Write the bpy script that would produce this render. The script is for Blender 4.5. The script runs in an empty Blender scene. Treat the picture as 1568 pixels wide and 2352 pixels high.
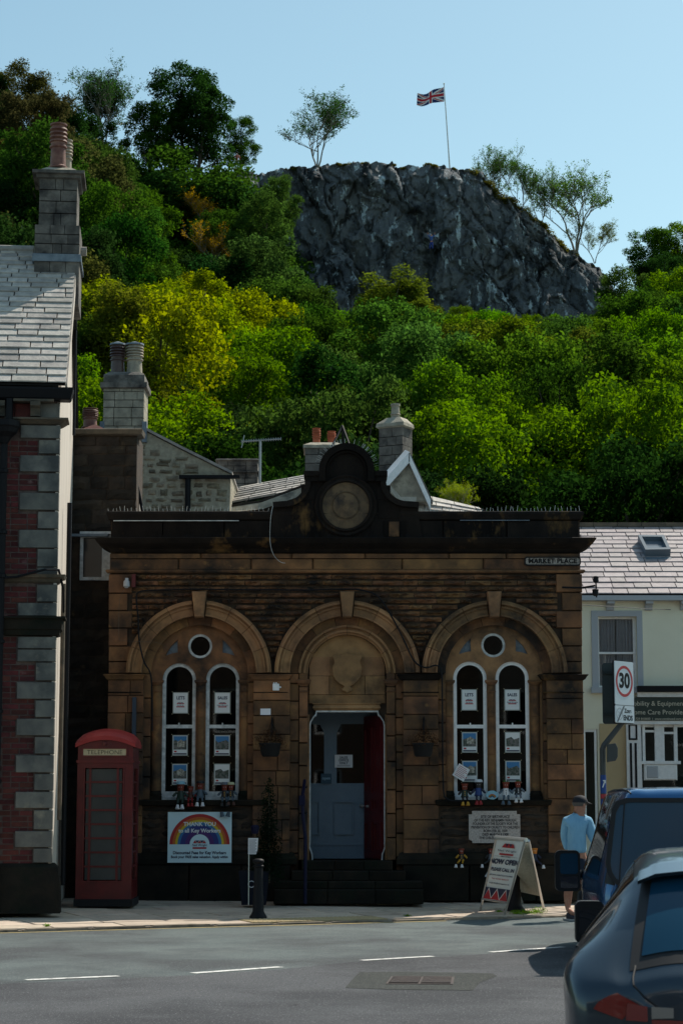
import bpy, bmesh, math, random
import numpy as np
from math import radians as RAD, sin, cos, pi, atan, tan, sqrt
from mathutils import Vector, Matrix, noise
from mathutils.geometry import tessellate_polygon

SC = bpy.context.scene
COL = SC.collection
rng = random.Random(7)
# ------------------------------------------------------------------ camera
F_PX, CX, CY = 4735.0, 784.0, 1176.0
PITCH, CAM_H = RAD(7.93), 1.6
cam_data = bpy.data.cameras.new('camera')
cam = bpy.data.objects.new('camera', cam_data)
COL.objects.link(cam)
cam.location = (0, 0, CAM_H)
cam.rotation_euler = (RAD(90) + PITCH, 0, 0)
cam_data.sensor_fit = 'VERTICAL'
cam_data.sensor_height = 36.0
cam_data.lens = 36.0 * F_PX / 2352.0
cam_data.clip_start = 0.1
cam_data.clip_end = 6000
cam_data.dof.use_dof = True
cam_data.dof.focus_distance = 31.5
cam_data.dof.aperture_fstop = 6.3
SC.camera = cam
# ------------------------------------------------------------------ light
SUN_EL, SUN_AZ = RAD(50), RAD(43)          # azimuth measured from +Y (away from camera) towards +X
world = bpy.data.worlds.new('World')
SC.world = world
world.use_nodes = True
wn = world.node_tree.nodes; wl = world.node_tree.links
sky = wn.new('ShaderNodeTexSky'); sky.sky_type = 'NISHITA'; sky.sun_disc = False
sky.sun_elevation = SUN_EL; sky.sun_rotation = SUN_AZ
sky.altitude = 150; sky.air_density = 1.0; sky.dust_density = 0.9; sky.ozone_density = 0.4
bg = wn['Background']; bg.inputs['Strength'].default_value = 0.14
tint = wn.new('ShaderNodeVectorMath'); tint.operation = 'MULTIPLY'; tint.inputs[1].default_value = (.935, 1.08, .92)
wl.new(sky.outputs[0], tint.inputs[0]); wl.new(tint.outputs[0], bg.inputs['Color'])
sd = bpy.data.lights.new('sun', 'SUN'); sd.energy = 5.0; sd.angle = RAD(0.5); sd.color = (1.0, 0.93, 0.82)
sun = bpy.data.objects.new('sun', sd); COL.objects.link(sun)
_sdir = Vector((sin(SUN_AZ) * cos(SUN_EL), cos(SUN_AZ) * cos(SUN_EL), sin(SUN_EL)))
sun.rotation_euler = _sdir.to_track_quat('Z', 'Y').to_euler()
SC.view_settings.view_transform = 'Standard'
SC.view_settings.look = 'None'
SC.view_settings.exposure = 0.08
SC.view_settings.gamma = 1.0
SC.render.engine = 'CYCLES'
SC.cycles.max_bounces = 7
SC.cycles.transparent_max_bounces = 12

# ------------------------------------------------------------------ measuring helpers
CP, SP = cos(PITCH), sin(PITCH)
def W(px, py, Y):
    """point on the vertical plane at depth Y seen at photo position (px, py) -> x, z"""
    a = (px - CX) / F_PX; b = (CY - py) / F_PX
    dy = CP - b * SP; dz = SP + b * CP
    t = Y / dy
    return a * t, CAM_H + t * dz
def G(px, py, z=0.0):
    a = (px - CX) / F_PX; b = (CY - py) / F_PX
    dy = CP - b * SP; dz = SP + b * CP
    t = (z - CAM_H) / dz
    return a * t, dy * t
class Plane:
    """vertical plane through (ox, oy) running along angle ang; gives (u, z) of a photo position"""
    def __init__(s, ox, oy, ang):
        s.o = (ox, oy); s.c, s.s = cos(ang), sin(ang); s.ang = ang
    def __call__(s, px, py, v=0.0):
        ox = s.o[0] - s.s * v; oy = s.o[1] + s.c * v
        a = (px - CX) / F_PX; b = (CY - py) / F_PX
        dx = a; dy = CP - b * SP; dz = SP + b * CP
        # t*(dx,dy) = o + u*(c,s)
        den = dx * s.s - dy * s.c
        t = (ox * s.s - oy * s.c) / den
        u = (t * dx - ox) * s.c + (t * dy - oy) * s.s
        return u, CAM_H + t * dz

# ------------------------------------------------------------------ materials
def lin(h):
    return tuple(((c / 12.92) if c <= 0.04045 else ((c + 0.055) / 1.055) ** 2.4) for c in h)
MATS = {}
def M(name, c1, c2=None, scale=6.0, rough=0.85, bump=0.0, bscale=60.0, rnd=0.0, hue=0.0, soot=None, metal=0.0,
      spec=0.4, stretch=(1, 1, 1), contrast=(0.35, 0.65), coat=0.0, detail=6.0, speck=None, rvar=0.0):
    m = bpy.data.materials.new(name); m.use_nodes = True
    n = m.node_tree.nodes; l = m.node_tree.links
    p = n['Principled BSDF']
    p.inputs['Roughness'].default_value = rough
    p.inputs['Metallic'].default_value = metal
    p.inputs['Specular IOR Level'].default_value = spec
    p.inputs['Coat Weight'].default_value = coat
    p.inputs['Coat Roughness'].default_value = 0.06
    geo = n.new('ShaderNodeNewGeometry')
    mp = n.new('ShaderNodeMapping'); mp.inputs['Scale'].default_value = stretch
    l.new(geo.outputs['Position'], mp.inputs['Vector'])
    def noise_tex(sc, det=6.0, ro=0.6):
        t = n.new('ShaderNodeTexNoise'); t.inputs['Scale'].default_value = sc
        t.inputs['Detail'].default_value = det; t.inputs['Roughness'].default_value = ro
        l.new(mp.outputs[0], t.inputs['Vector']); return t
    def ramp(src, a, b):
        r = n.new('ShaderNodeMapRange'); r.inputs['From Min'].default_value = a; r.inputs['From Max'].default_value = b
        l.new(src, r.inputs['Value']); return r.outputs[0]
    def mix(f, a, b, blend='MIX'):
        x = n.new('ShaderNodeMix'); x.data_type = 'RGBA'; x.blend_type = blend
        for sock, v in ((x.inputs[0], f), (x.inputs[6], a), (x.inputs[7], b)):
            if hasattr(v, 'links'): l.new(v, sock)
            elif isinstance(v, (int, float)): sock.default_value = v
            else: sock.default_value = (*v, 1)
        return x.outputs[2]
    cur = tuple(c1)
    if c2 is not None:
        t = noise_tex(scale, detail)
        cur = mix(ramp(t.outputs[0], *contrast), c1, c2)
    if rnd or hue:
        oi = n.new('ShaderNodeObjectInfo')
        hs = n.new('ShaderNodeHueSaturation')
        v = n.new('ShaderNodeMapRange'); v.inputs['To Min'].default_value = 1 - rnd; v.inputs['To Max'].default_value = 1 + rnd
        l.new(oi.outputs['Random'], v.inputs['Value']); l.new(v.outputs[0], hs.inputs['Value'])
        if hue:
            mu = n.new('ShaderNodeMath'); mu.operation = 'MULTIPLY'; mu.inputs[1].default_value = 7.31
            fr = n.new('ShaderNodeMath'); fr.operation = 'FRACT'
            hv = n.new('ShaderNodeMapRange'); hv.inputs['To Min'].default_value = 0.5 - hue; hv.inputs['To Max'].default_value = 0.5 + hue
            l.new(oi.outputs['Random'], mu.inputs[0]); l.new(mu.outputs[0], fr.inputs[0]); l.new(fr.outputs[0], hv.inputs['Value'])
            l.new(hv.outputs[0], hs.inputs['Hue'])
        if hasattr(cur, 'links'): l.new(cur, hs.inputs['Color'])
        else: hs.inputs['Color'].default_value = (*cur, 1)
        cur = hs.outputs[0]
    if soot:
        for (sc_col, sc_scale, a, b) in (soot if isinstance(soot, list) else [soot]):
            t = noise_tex(sc_scale, 5.0, 0.65)
            cur = mix(ramp(t.outputs[0], a, b), cur, sc_col)
    if speck:
        t = noise_tex(speck[1], 2.0)
        cur = mix(ramp(t.outputs[0], speck[2], speck[3]), cur, speck[0])
    if hasattr(cur, 'links'): l.new(cur, p.inputs['Base Color'])
    else: p.inputs['Base Color'].default_value = (*cur, 1)
    if bump:
        t = noise_tex(bscale, 8.0, 0.7)
        b = n.new('ShaderNodeBump'); b.inputs['Strength'].default_value = bump; b.inputs['Distance'].default_value = 0.02
        l.new(t.outputs[0], b.inputs['Height']); l.new(b.outputs[0], p.inputs['Normal'])
    if rvar:
        t = noise_tex(scale * 1.7, 4.0)
        r = n.new('ShaderNodeMapRange'); r.inputs['To Min'].default_value = max(0.02, rough - rvar); r.inputs['To Max'].default_value = rough + rvar
        l.new(t.outputs[0], r.inputs['Value']); l.new(r.outputs[0], p.inputs['Roughness'])
    MATS[name] = m
    return m
def leaf_material(name, trans=0.5):
    m = bpy.data.materials.new(name); m.use_nodes = True
    n = m.node_tree.nodes; l = m.node_tree.links
    n.clear()
    out = n.new('ShaderNodeOutputMaterial')
    oi = n.new('ShaderNodeObjectInfo'); geo = n.new('ShaderNodeNewGeometry')
    t = n.new('ShaderNodeTexNoise'); t.inputs['Scale'].default_value = 1.1; t.inputs['Detail'].default_value = 5
    l.new(geo.outputs['Position'], t.inputs['Vector'])
    mr = n.new('ShaderNodeMapRange'); mr.inputs['From Min'].default_value = .3; mr.inputs['From Max'].default_value = .7
    mr.inputs['To Min'].default_value = .5; mr.inputs['To Max'].default_value = 1.4
    l.new(t.outputs[0], mr.inputs['Value'])
    hs = n.new('ShaderNodeHueSaturation'); l.new(oi.outputs['Color'], hs.inputs['Color']); l.new(mr.outputs[0], hs.inputs['Value'])
    d = n.new('ShaderNodeBsdfDiffuse'); l.new(hs.outputs[0], d.inputs['Color'])
    tr = n.new('ShaderNodeBsdfTranslucent')
    h2 = n.new('ShaderNodeHueSaturation'); h2.inputs['Value'].default_value = 1.7; h2.inputs['Hue'].default_value = .487; h2.inputs['Saturation'].default_value = 1.1
    l.new(hs.outputs[0], h2.inputs['Color']); l.new(h2.outputs[0], tr.inputs['Color'])
    mx = n.new('ShaderNodeMixShader'); mx.inputs[0].default_value = trans
    l.new(d.outputs[0], mx.inputs[1]); l.new(tr.outputs[0], mx.inputs[2])
    gl = n.new('ShaderNodeBsdfGlossy'); gl.inputs['Roughness'].default_value = .45
    m2 = n.new('ShaderNodeMixShader'); m2.inputs[0].default_value = 0.0
    l.new(mx.outputs[0], m2.inputs[1]); l.new(gl.outputs[0], m2.inputs[2])
    l.new(m2.outputs[0], out.inputs['Surface'])
    return m
def glass_material(name, tint=(.55, .62, .62), amount=0.04):
    m = bpy.data.materials.new(name); m.use_nodes = True
    n = m.node_tree.nodes; l = m.node_tree.links; n.clear()
    out = n.new('ShaderNodeOutputMaterial')
    tr = n.new('ShaderNodeBsdfTransparent'); tr.inputs[0].default_value = (*tint, 1)
    gl = n.new('ShaderNodeBsdfGlossy'); gl.inputs['Roughness'].default_value = .02
    fr = n.new('ShaderNodeFresnel'); fr.inputs['IOR'].default_value = 1.5
    ad = n.new('ShaderNodeMath'); ad.operation = 'ADD'; ad.inputs[1].default_value = amount - .04
    l.new(fr.outputs[0], ad.inputs[0])
    mx = n.new('ShaderNodeMixShader'); l.new(ad.outputs[0], mx.inputs[0])
    l.new(tr.outputs[0], mx.inputs[1]); l.new(gl.outputs[0], mx.inputs[2]); l.new(mx.outputs[0], out.inputs['Surface'])
    return m

SOOT = (.022, .020, .019)
m_sand = M('sandstone', (.26, .125, .052), (.145, .074, .036), 3.0, .9, .45, 55, rnd=.28, hue=.008, soot=[((.022, .017, .014), 1.1, .42, .64), ((.40, .21, .075), 2.3, .60, .8)])
m_sandlite = M('pale_sandstone', (.36, .195, .09), (.24, .13, .062), 4.0, .9, .35, 70, rnd=.18, hue=.006, soot=((.04, .028, .02), 1.5, .49, .72))
m_rock = M('rock_faced_stone', (.26, .125, .052), (.12, .064, .034), 5.0, .95, .8, 34, rnd=.35, hue=.01, soot=((.018, .014, .012), 2.6, .46, .66))
m_mortar = M('dark_mortar', (.075, .048, .03), (.03, .022, .017), 8, .95, .5, 50)
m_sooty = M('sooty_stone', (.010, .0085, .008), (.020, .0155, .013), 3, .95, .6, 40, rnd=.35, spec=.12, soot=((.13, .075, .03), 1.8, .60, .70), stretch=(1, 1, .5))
m_sooty_disc = M('weathered_disc_stone', (.17, .115, .065), (.07, .05, .035), 7, .92, .6, 50, soot=((.03, .026, .024), 4, .55, .7))
m_plinth = M('plinth_stone', (.011, .011, .0095), (.024, .019, .014), 3, .95, .6, 30, rnd=.3, spec=.12, soot=((.012, .016, .011), 2, .5, .7))
m_plinth_rock = M('sooty_rock_stone', (.04, .028, .02), (.018, .015, .012), 4, .95, .6, 30, rnd=.35, soot=((.08, .052, .032), 2, .6, .74))
m_white = M('white_paint', (.86, .86, .86), (.74, .75, .75), 14, .45, .1, 80)
m_whiteold = M('weathered_white_paint', (.66, .68, .68), (.38, .40, .40), 12, .6, .2, 60)
m_grey_stone = M('grey_quoin_stone', (.19, .18, .155), (.12, .118, .108), 4, .9, .35, 60, rnd=.15, hue=.006, soot=[((.07, .072, .07), 1.9, .46, .66), ((.27, .24, .185), 3.1, .60, .74)])
m_ledge = M('ledge_stone', (.15, .115, .08), (.08, .066, .05), 5, .9, .4, 60, rnd=.1, soot=((.05, .05, .04), 2, .5, .7))
m_brick = M('red_brick', (.13, .03, .025), (.075, .02, .019), 9, .9, .5, 90, rnd=.35, hue=.012, soot=((.26, .16, .15), 5, .62, .8))
m_brickmortar = M('brick_mortar', (.15, .11, .095), (.085, .06, .055), 14, .95, .4, 80)
m_sidewall = M('side_render', (.60, .53, .46), (.50, .44, .38), 2.5, .9, .2, 30, stretch=(1, 1, .25))
m_slate = M('grey_slate', (.50, .455, .40), (.31, .285, .26), 7, .6, .4, 30, rnd=.30, hue=.01, soot=((.22, .21, .20), 1.6, .56, .75), spec=.4)
m_slate_mauve = M('mauve_slate', (.38, .315, .31), (.27, .225, .225), 7, .55, .25, 30, rnd=.16, hue=.02, soot=((.38, .34, .33), 3, .6, .75), spec=.5)
m_roofbed = M('roof_underlay', (.02, .02, .02), rough=.95)
m_black = M('black_iron', (.006, .006, .008), rough=.6, bump=.1, bscale=60, spec=.2)
m_blackmatt = M('matt_black', (.010, .010, .011), rough=.9)
m_lead = M('lead_flashing', (.10, .13, .16), (.20, .235, .265), 9, .5, .2, 30)
m_stackstone = M('chimney_stone', (.21, .19, .165), (.10, .09, .08), 5, .95, .5, 40, rnd=.2, soot=((.035, .033, .032), 2.4, .45, .66))
m_stackpale = M('pale_chimney_stone', (.40, .36, .28), (.22, .20, .16), 6, .95, .6, 35, rnd=.12, soot=((.08, .075, .065), 3.5, .55, .72))
m_potclay = M('terracotta', (.48, .13, .06), (.36, .10, .05), 12, .8, .2, 60, rnd=.1)
m_potdark = M('dark_glazed_clay', (.06, .035, .035), (.10, .06, .05), 9, .35, .15, 40)
m_potbuff = M('buff_clay', (.42, .36, .27), (.25, .22, .18), 9, .8, .2, 60)
m_rubble = M('rubble_stone', (.30, .25, .17), (.15, .125, .09), 7, .95, .6, 35, rnd=.35, hue=.012)
m_rubmortar = M('lime_mortar', (.44, .40, .30), (.28, .25, .19), 12, .95, .6, 50, soot=((.16, .15, .12), 2.5, .58, .76))
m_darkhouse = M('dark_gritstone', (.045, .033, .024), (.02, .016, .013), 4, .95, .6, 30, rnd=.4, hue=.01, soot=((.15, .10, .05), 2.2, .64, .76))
m_cream = M('cream_render', (.87, .83, .66), (.82, .78, .61), 1.5, .9, .25, 120)
m_buff = M('buff_render', (.55, .42, .24), (.50, .38, .22), 1.5, .9, .25, 120)
m_greypaint = M('grey_paint', (.42, .44, .47), rough=.7, bump=.1)
m_fascia_green = M('dark_green_board', (.012, .028, .024), rough=.35)
m_letter_cream = M('cream_lettering', (.55, .52, .42), rough=.6)
m_red = M('phone_box_red', (.13, .007, .007), (.08, .005, .005), 5, .38, .06, 40, spec=.5)
m_reddoor = M('red_door_paint', (.085, .006, .008), rough=.45)
m_opal = M('opal_lettering_panel', (.50, .44, .28), rough=.5)
m_doorblue = M('grey_blue_paint', (.15, .205, .26), (.12, .17, .22), 3, .5, .05, 40)
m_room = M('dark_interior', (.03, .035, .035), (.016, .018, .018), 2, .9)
m_curtain = M('grey_curtain', (.62, .62, .66), (.40, .40, .44), 30, .95, stretch=(6, 6, .3))
m_glass = glass_material('window_glass')
m_glassdark = glass_material('dark_window_glass', (.25, .3, .32), .05)
m_glassvan = glass_material('tinted_vehicle_glass', (.10, .14, .17), .22)
m_navy = M('navy_print', (.012, .02, .06), rough=.5)
m_redprint = M('red_print', (.42, .02, .03), rough=.5)
m_signwhite = M('white_sheet', (.74, .76, .76), rough=.45)
m_paper = M('paper', (.78, .76, .76), rough=.8)
m_alu = M('aluminium', (.60, .61, .60), rough=.38, metal=.85)
m_asphalt = M('asphalt', (.128, .158, .158), (.17, .198, .193), .6, .93, .9, 190, speck=((.34, .37, .36), 55, .60, .70), soot=[((.035, .045, .048), 38, .55, .66), ((.20, .22, .22), 9, .60, .80), ((.08, .087, .092), .45, .42, .60), ((.18, .155, .145), 1.2, .68, .8)], contrast=(.3, .7), detail=10)
m_asphalt_near = M('grey_asphalt', (.094, .099, .108), (.125, .127, .134), .7, .93, .9, 190, speck=((.30, .29, .30), 55, .60, .70), soot=[((.028, .029, .033), 38, .55, .66), ((.17, .17, .17), 9, .60, .80), ((.058, .06, .066), .45, .42, .60), ((.02, .02, .02), 1.9, .70, .74)], contrast=(.3, .7), detail=10)
m_patch = M('dark_asphalt_patch', (.022, .025, .023), (.07, .074, .068), 60, .95, .9, 120, speck=((.26, .27, .25), 110, .6, .7))
m_flag = M('york_flagstone', (.56, .46, .36), (.43, .35, .275), 3, .9, .45, 35, rnd=.16, hue=.008, soot=((.19, .155, .12), 2.2, .58, .78))
m_kerb = M('kerb_stone', (.33, .265, .20), (.20, .16, .12), 5, .9, .5, 40, rnd=.15, soot=((.08, .07, .05), 3, .56, .72))
m_bed = M('pavement_bed', (.05, .042, .033), rough=.95)
m_tactile = M('buff_tactile_paving', (.47, .36, .19), (.38, .29, .17), 8, .85, .3, 60)
m_roadwhite = M('road_paint_white', (.74, .73, .70), (.17, .17, .17), 16, .8, .5, 120, contrast=(.54, .64))
m_roadyellow = M('road_paint_yellow', (.62, .46, .16), (.35, .29, .17), 18, .75, .4, 120, contrast=(.45, .7))
m_bark = M('bark', (.10, .08, .055), (.05, .042, .032), 8, .95, .6, 20)
m_barkpale = M('pale_bark', (.30, .27, .22), (.14, .12, .09), 6, .95, .4, 20)
m_leaf = leaf_material('leaves', .55)
m_leafdark = leaf_material('dark_leaves', .3)

# ------------------------------------------------------------------ object helpers
WM = {}
def tag(o, label=None, cat=None, group=None, kind=None):
    if label: o['label'] = label
    if cat: o['category'] = cat
    if group: o['group'] = group
    if kind: o['kind'] = kind
    return o
def empty(name, loc=(0, 0, 0), rz=0.0, label=None, cat=None, group=None, kind=None, rot=None, scale=1.0):
    o = bpy.data.objects.new(name, None); COL.objects.link(o)
    o.empty_display_size = .2
    o.location = loc; o.rotation_euler = rot if rot else (0, 0, rz); o.scale = (scale,) * 3
    WM[o] = Matrix.LocRotScale(Vector(loc), o.rotation_euler, Vector((scale,) * 3))
    tag(o, label, cat, group, kind)
    return o
class MB:
    """collects shapes and links them as ONE mesh object"""
    def __init__(s): s.v = []; s.f = []; s.m = []; s.cur = 0
    def add(s, vs, fs):
        b = len(s.v); s.v += [tuple(p) for p in vs]
        for f in fs: s.f.append(tuple(i + b for i in f)); s.m.append(s.cur)
        return s
    def box(s, x0, x1, y0, y1, z0, z1):
        return s.add([(x0, y0, z0), (x1, y0, z0), (x1, y1, z0), (x0, y1, z0), (x0, y0, z1), (x1, y0, z1), (x1, y1, z1), (x0, y1, z1)],
                     [(0, 3, 2, 1), (4, 5, 6, 7), (0, 1, 5, 4), (1, 2, 6, 5), (2, 3, 7, 6), (3, 0, 4, 7)])
    def cbox(s, x0, x1, y0, y1, z0, z1, c=.012):
        """box with its front (low y) edges chamfered"""
        vs = [(x0, y0 + c, z0), (x1, y0 + c, z0), (x1, y0 + c, z1), (x0, y0 + c, z1),
              (x0 + c, y0, z0 + c), (x1 - c, y0, z0 + c), (x1 - c, y0, z1 - c), (x0 + c, y0, z1 - c),
              (x0, y1, z0), (x1, y1, z0), (x1, y1, z1), (x0, y1, z1)]
        return s.add(vs, [(4, 5, 6, 7), (0, 1, 5, 4), (1, 2, 6, 5), (2, 3, 7, 6), (3, 0, 4, 7), (8, 9, 1, 0), (9, 10, 2, 1), (10, 11, 3, 2), (11, 8, 0, 3), (11, 10, 9, 8)])
    def prism(s, outer, ya, yb, holes=(), back=True):
        """(x, z) outline with holes, extruded from y=ya to y=yb"""
        loops = [outer] + list(holes)
        flat = [p for lp in loops for p in lp]
        tris = tessellate_polygon([[Vector((p[0], p[1], 0)) for p in lp] for lp in loops])
        n = len(flat)
        vs = [(p[0], ya, p[1]) for p in flat] + [(p[0], yb, p[1]) for p in flat]
        fs = [tuple(t) for t in tris]
        if back: fs += [tuple(i + n for i in reversed(t)) for t in tris]
        b = 0
        for lp in loops:
            k = len(lp)
            for i in range(k):
                j = (i + 1) % k
                fs.append((b + i, b + j, b + j + n, b + i + n))
            b += k
        return s.add(vs, fs)
    def cyl(s, c, r, h, n=16, r2=None, axis='z', cap=True):
        r2 = r if r2 is None else r2
        return s.lathe(c, [(r, 0), (r2, h)], n, axis, cap)
    def lathe(s, c, prof, n=20, axis='z', cap=True):
        vs = []; fs = []
        for (r, h) in prof:
            for k in range(n):
                a = 2 * pi * k / n
                u, v = r * cos(a), r * sin(a)
                if axis == 'z': vs.append((c[0] + u, c[1] + v, c[2] + h))
                elif axis == 'y': vs.append((c[0] + u, c[1] + h, c[2] + v))
                else: vs.append((c[0] + h, c[1] + u, c[2] + v))
        m = len(prof)
        for i in range(m - 1):
            for k in range(n):
                j = (k + 1) % n
                fs.append((i * n + k, i * n + j, (i + 1) * n + j, (i + 1) * n + k))
        if cap: fs.append(tuple(range(n))[::-1]); fs.append(tuple((m - 1) * n + k for k in range(n)))
        return s.add(vs, fs)
    def tube(s, pts, r, n=8, r2=None):
        pts = [Vector(p) for p in pts]; m = len(pts)
        vs = []; fs = []; prev = None
        for i, p in enumerate(pts):
            d = (pts[min(i + 1, m - 1)] - pts[max(i - 1, 0)]).normalized()
            if prev is None:
                ref = Vector((0, 0, 1)) if abs(d.z) < .9 else Vector((1, 0, 0))
                a = d.cross(ref).normalized()
            else:
                a = (prev - d * prev.dot(d)).normalized()
            prev = a; b = d.cross(a)
            rr = r if r2 is None else r + (r2 - r) * i / (m - 1)
            for k in range(n):
                t = 2 * pi * k / n
                vs.append(p + a * (rr * cos(t)) + b * (rr * sin(t)))
        for i in range(m - 1):
            for k in range(n):
                j = (k + 1) % n
                fs.append((i * n + k, i * n + j, (i + 1) * n + j, (i + 1) * n + k))
        fs.append(tuple(range(n))[::-1]); fs.append(tuple((m - 1) * n + k for k in range(n)))
        return s.add(vs, fs)
    def ledge(s, x0, x1, y0, yb, prof):
        """moulding running along x with returns at both ends; prof = [(z, projection)]"""
        vs = []; fs = []
        for (z, p) in prof:
            vs += [(x0 - p, yb, z), (x0 - p, y0 - p, z), (x1 + p, y0 - p, z), (x1 + p, yb, z)]
        for i in range(len(prof) - 1):
            a = i * 4
            for k in range(4):
                j = (k + 1) % 4
                fs.append((a + k, a + j, a + 4 + j, a + 4 + k))
        fs.append((0, 1, 2, 3)); e = (len(prof) - 1) * 4; fs.append((e + 3, e + 2, e + 1, e))
        return s.add(vs, fs)
    def build(s, name, mat, parent=None, world=True, smooth=False, label=None, cat=None, group=None, kind=None, bevel=0, subdiv=0, origin=None):
        M4 = WM.get(parent)
        vs = s.v
        if parent is not None and world and M4 is not None:
            inv = M4.inverted(); vs = [tuple(inv @ Vector(p)) for p in vs]
        loc = Vector((0, 0, 0))
        if parent is None and origin is not None:
            loc = Vector(origin); vs = [tuple(Vector(p) - loc) for p in vs]
        me = bpy.data.meshes.new(name); me.from_pydata(vs, [], s.f)
        for mm in (mat if isinstance(mat, (list, tuple)) else [mat]): me.materials.append(mm)
        if any(s.m): me.polygons.foreach_set('material_index', s.m)
        bm = bmesh.new(); bm.from_mesh(me)
        bmesh.ops.recalc_face_normals(bm, faces=bm.faces); bm.to_mesh(me); bm.free()
        if smooth:
            me.polygons.foreach_set('use_smooth', [True] * len(me.polygons))
            try: me.set_sharp_from_angle(angle=RAD(42))
            except Exception: pass
        o = bpy.data.objects.new(name, me); COL.objects.link(o)
        o.location = loc
        if parent is not None: o.parent = parent; WM[o] = (WM.get(parent) or Matrix()).copy()
        else: WM[o] = Matrix.Translation(loc)
        if bevel:
            b = o.modifiers.new('bevel', 'BEVEL'); b.width = bevel; b.segments = 2; b.limit_method = 'ANGLE'
        if subdiv:
            d = o.modifiers.new('subdivision', 'SUBSURF'); d.levels = subdiv; d.render_levels = subdiv
        tag(o, label, cat, group, kind)
        return o
def inst(name, me, parent, loc, rot=(0, 0, 0), scale=(1, 1, 1), world=True, kind=None, label=None):
    """one piece sharing mesh data; loc in world coordinates unless world=False"""
    o = bpy.data.objects.new(name, me); COL.objects.link(o)
    L = Matrix.LocRotScale(Vector(loc), __import__('mathutils').Euler(rot), Vector(scale))
    if parent is not None:
        o.parent = parent
        if world and WM.get(parent) is not None: L = WM[parent].inverted() @ L
    l, r, s = L.decompose()
    o.location = l; o.rotation_euler = r.to_euler(); o.scale = s
    if kind: o['kind'] = kind
    if label: o['label'] = label
    return o
def mesh_of(mb, name, mat, smooth=False):
    me = bpy.data.meshes.new(name); me.from_pydata(mb.v, [], mb.f)
    for mm in (mat if isinstance(mat, (list, tuple)) else [mat]): me.materials.append(mm)
    if any(mb.m): me.polygons.foreach_set('material_index', mb.m)
    bm = bmesh.new(); bm.from_mesh(me); bmesh.ops.recalc_face_normals(bm, faces=bm.faces); bm.to_mesh(me); bm.free()
    if smooth: me.polygons.foreach_set('use_smooth', [True] * len(me.polygons))
    return me
def copy_tree(o, parent=None):
    c = o.copy(); COL.objects.link(c); c.parent = parent
    for ch in list(o.children): copy_tree(ch, c)
    return c
def text(body, size, loc, mat, parent=None, rot=(RAD(90), 0, 0), align='CENTER', extrude=.002, bold=0.0, name='lettering', sx=1.0, space=1.0, shear=0):
    cu = bpy.data.curves.new(name, 'FONT'); cu.body = body; cu.size = size; cu.align_x = align; cu.align_y = 'CENTER'
    cu.extrude = extrude; cu.offset = bold; cu.space_character = space; cu.shear = shear; cu.resolution_u = 3
    tmp = bpy.data.objects.new(name, cu); COL.objects.link(tmp)
    me = tmp.to_mesh().copy(); tmp.to_mesh_clear(); bpy.data.objects.remove(tmp); me.materials.clear(); me.materials.append(mat)
    o = bpy.data.objects.new(name, me); COL.objects.link(o)
    L = Matrix.LocRotScale(Vector(loc), __import__('mathutils').Euler(rot), Vector((sx, 1, 1)))
    if parent is not None:
        o.parent = parent; L = WM[parent].inverted() @ L
    l, r, s = L.decompose(); o.location = l; o.rotation_euler = r.to_euler(); o.scale = s
    return o
def stone_mesh(name, mat, seed, rough=.25, nx=5, nz=3, round_=.12):
    """unit block: x,z in [-.5,.5], back at y=.5, bulging uneven front at about y=-.5"""
    r = random.Random(seed); mb = MB(); vs = []
    for j in range(nz + 1):
        for i in range(nx + 1):
            u, v = i / nx, j / nz
            edge = min(u * nx * .5, (1 - u) * nx * .5, v * nz * .6, (1 - v) * nz * .6, 1)
            y = -.5 + (1 - edge) * .55 + (r.random() - .5) * rough * 2 * (edge > .3)
            du = (r.random() - .5) * .05 if 0 < i < nx else (r.random() - .5) * round_ * .25
            dv = (r.random() - .5) * .30
            if 0 < j < nz: dv *= 1.2
            vs.append((u - .5 + du, y, v - .5 + dv * .6))
    fs = [(j * (nx + 1) + i, j * (nx + 1) + i + 1, (j + 1) * (nx + 1) + i + 1, (j + 1) * (nx + 1) + i) for j in range(nz) for i in range(nx)]
    ring = [i for i in range(nx + 1)] + [j * (nx + 1) + nx for j in range(1, nz + 1)] + [nz * (nx + 1) + i for i in range(nx - 1, -1, -1)] + [j * (nx + 1) for j in range(nz - 1, 0, -1)]
    b = len(vs)
    for k in ring: vs.append((vs[k][0], .5, vs[k][2]))
    for q in range(len(ring)):
        w = (q + 1) % len(ring)
        fs.append((ring[q], b + q, b + w, ring[w]))
    mb.add(vs, fs)
    return mesh_of(mb, name, mat)
def block_mesh(name, mat, cx=.02, cz=.05):
    """unit dressed block with chamfered front"""
    mb = MB()
    x0 = z0 = -.5; x1 = z1 = .5
    vs = [(x0, -.3, z0), (x1, -.3, z0), (x1, -.3, z1), (x0, -.3, z1), (x0 + cx, -.5, z0 + cz), (x1 - cx, -.5, z0 + cz), (x1 - cx, -.5, z1 - cz), (x0 + cx, -.5, z1 - cz),
          (x0, .5, z0), (x1, .5, z0), (x1, .5, z1), (x0, .5, z1)]
    mb.add(vs, [(4, 5, 6, 7), (0, 1, 5, 4), (1, 2, 6, 5), (2, 3, 7, 6), (3, 0, 4, 7), (8, 9, 1, 0), (9, 10, 2, 1), (10, 11, 3, 2), (11, 8, 0, 3), (11, 10, 9, 8)])
    return mesh_of(mb, name, mat)
def arch(cx, zs, r, zb, n=28, rx=None):
    rx = rx or r
    return [(cx - rx, zb)] + [(cx - rx * cos(pi * k / n), zs + r * sin(pi * k / n)) for k in range(n + 1)] + [(cx + rx, zb)]
def circle(cx, cz, r, n=28): return [(cx + r * cos(2 * pi * k / n), cz + r * sin(2 * pi * k / n)) for k in range(n)]
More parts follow.
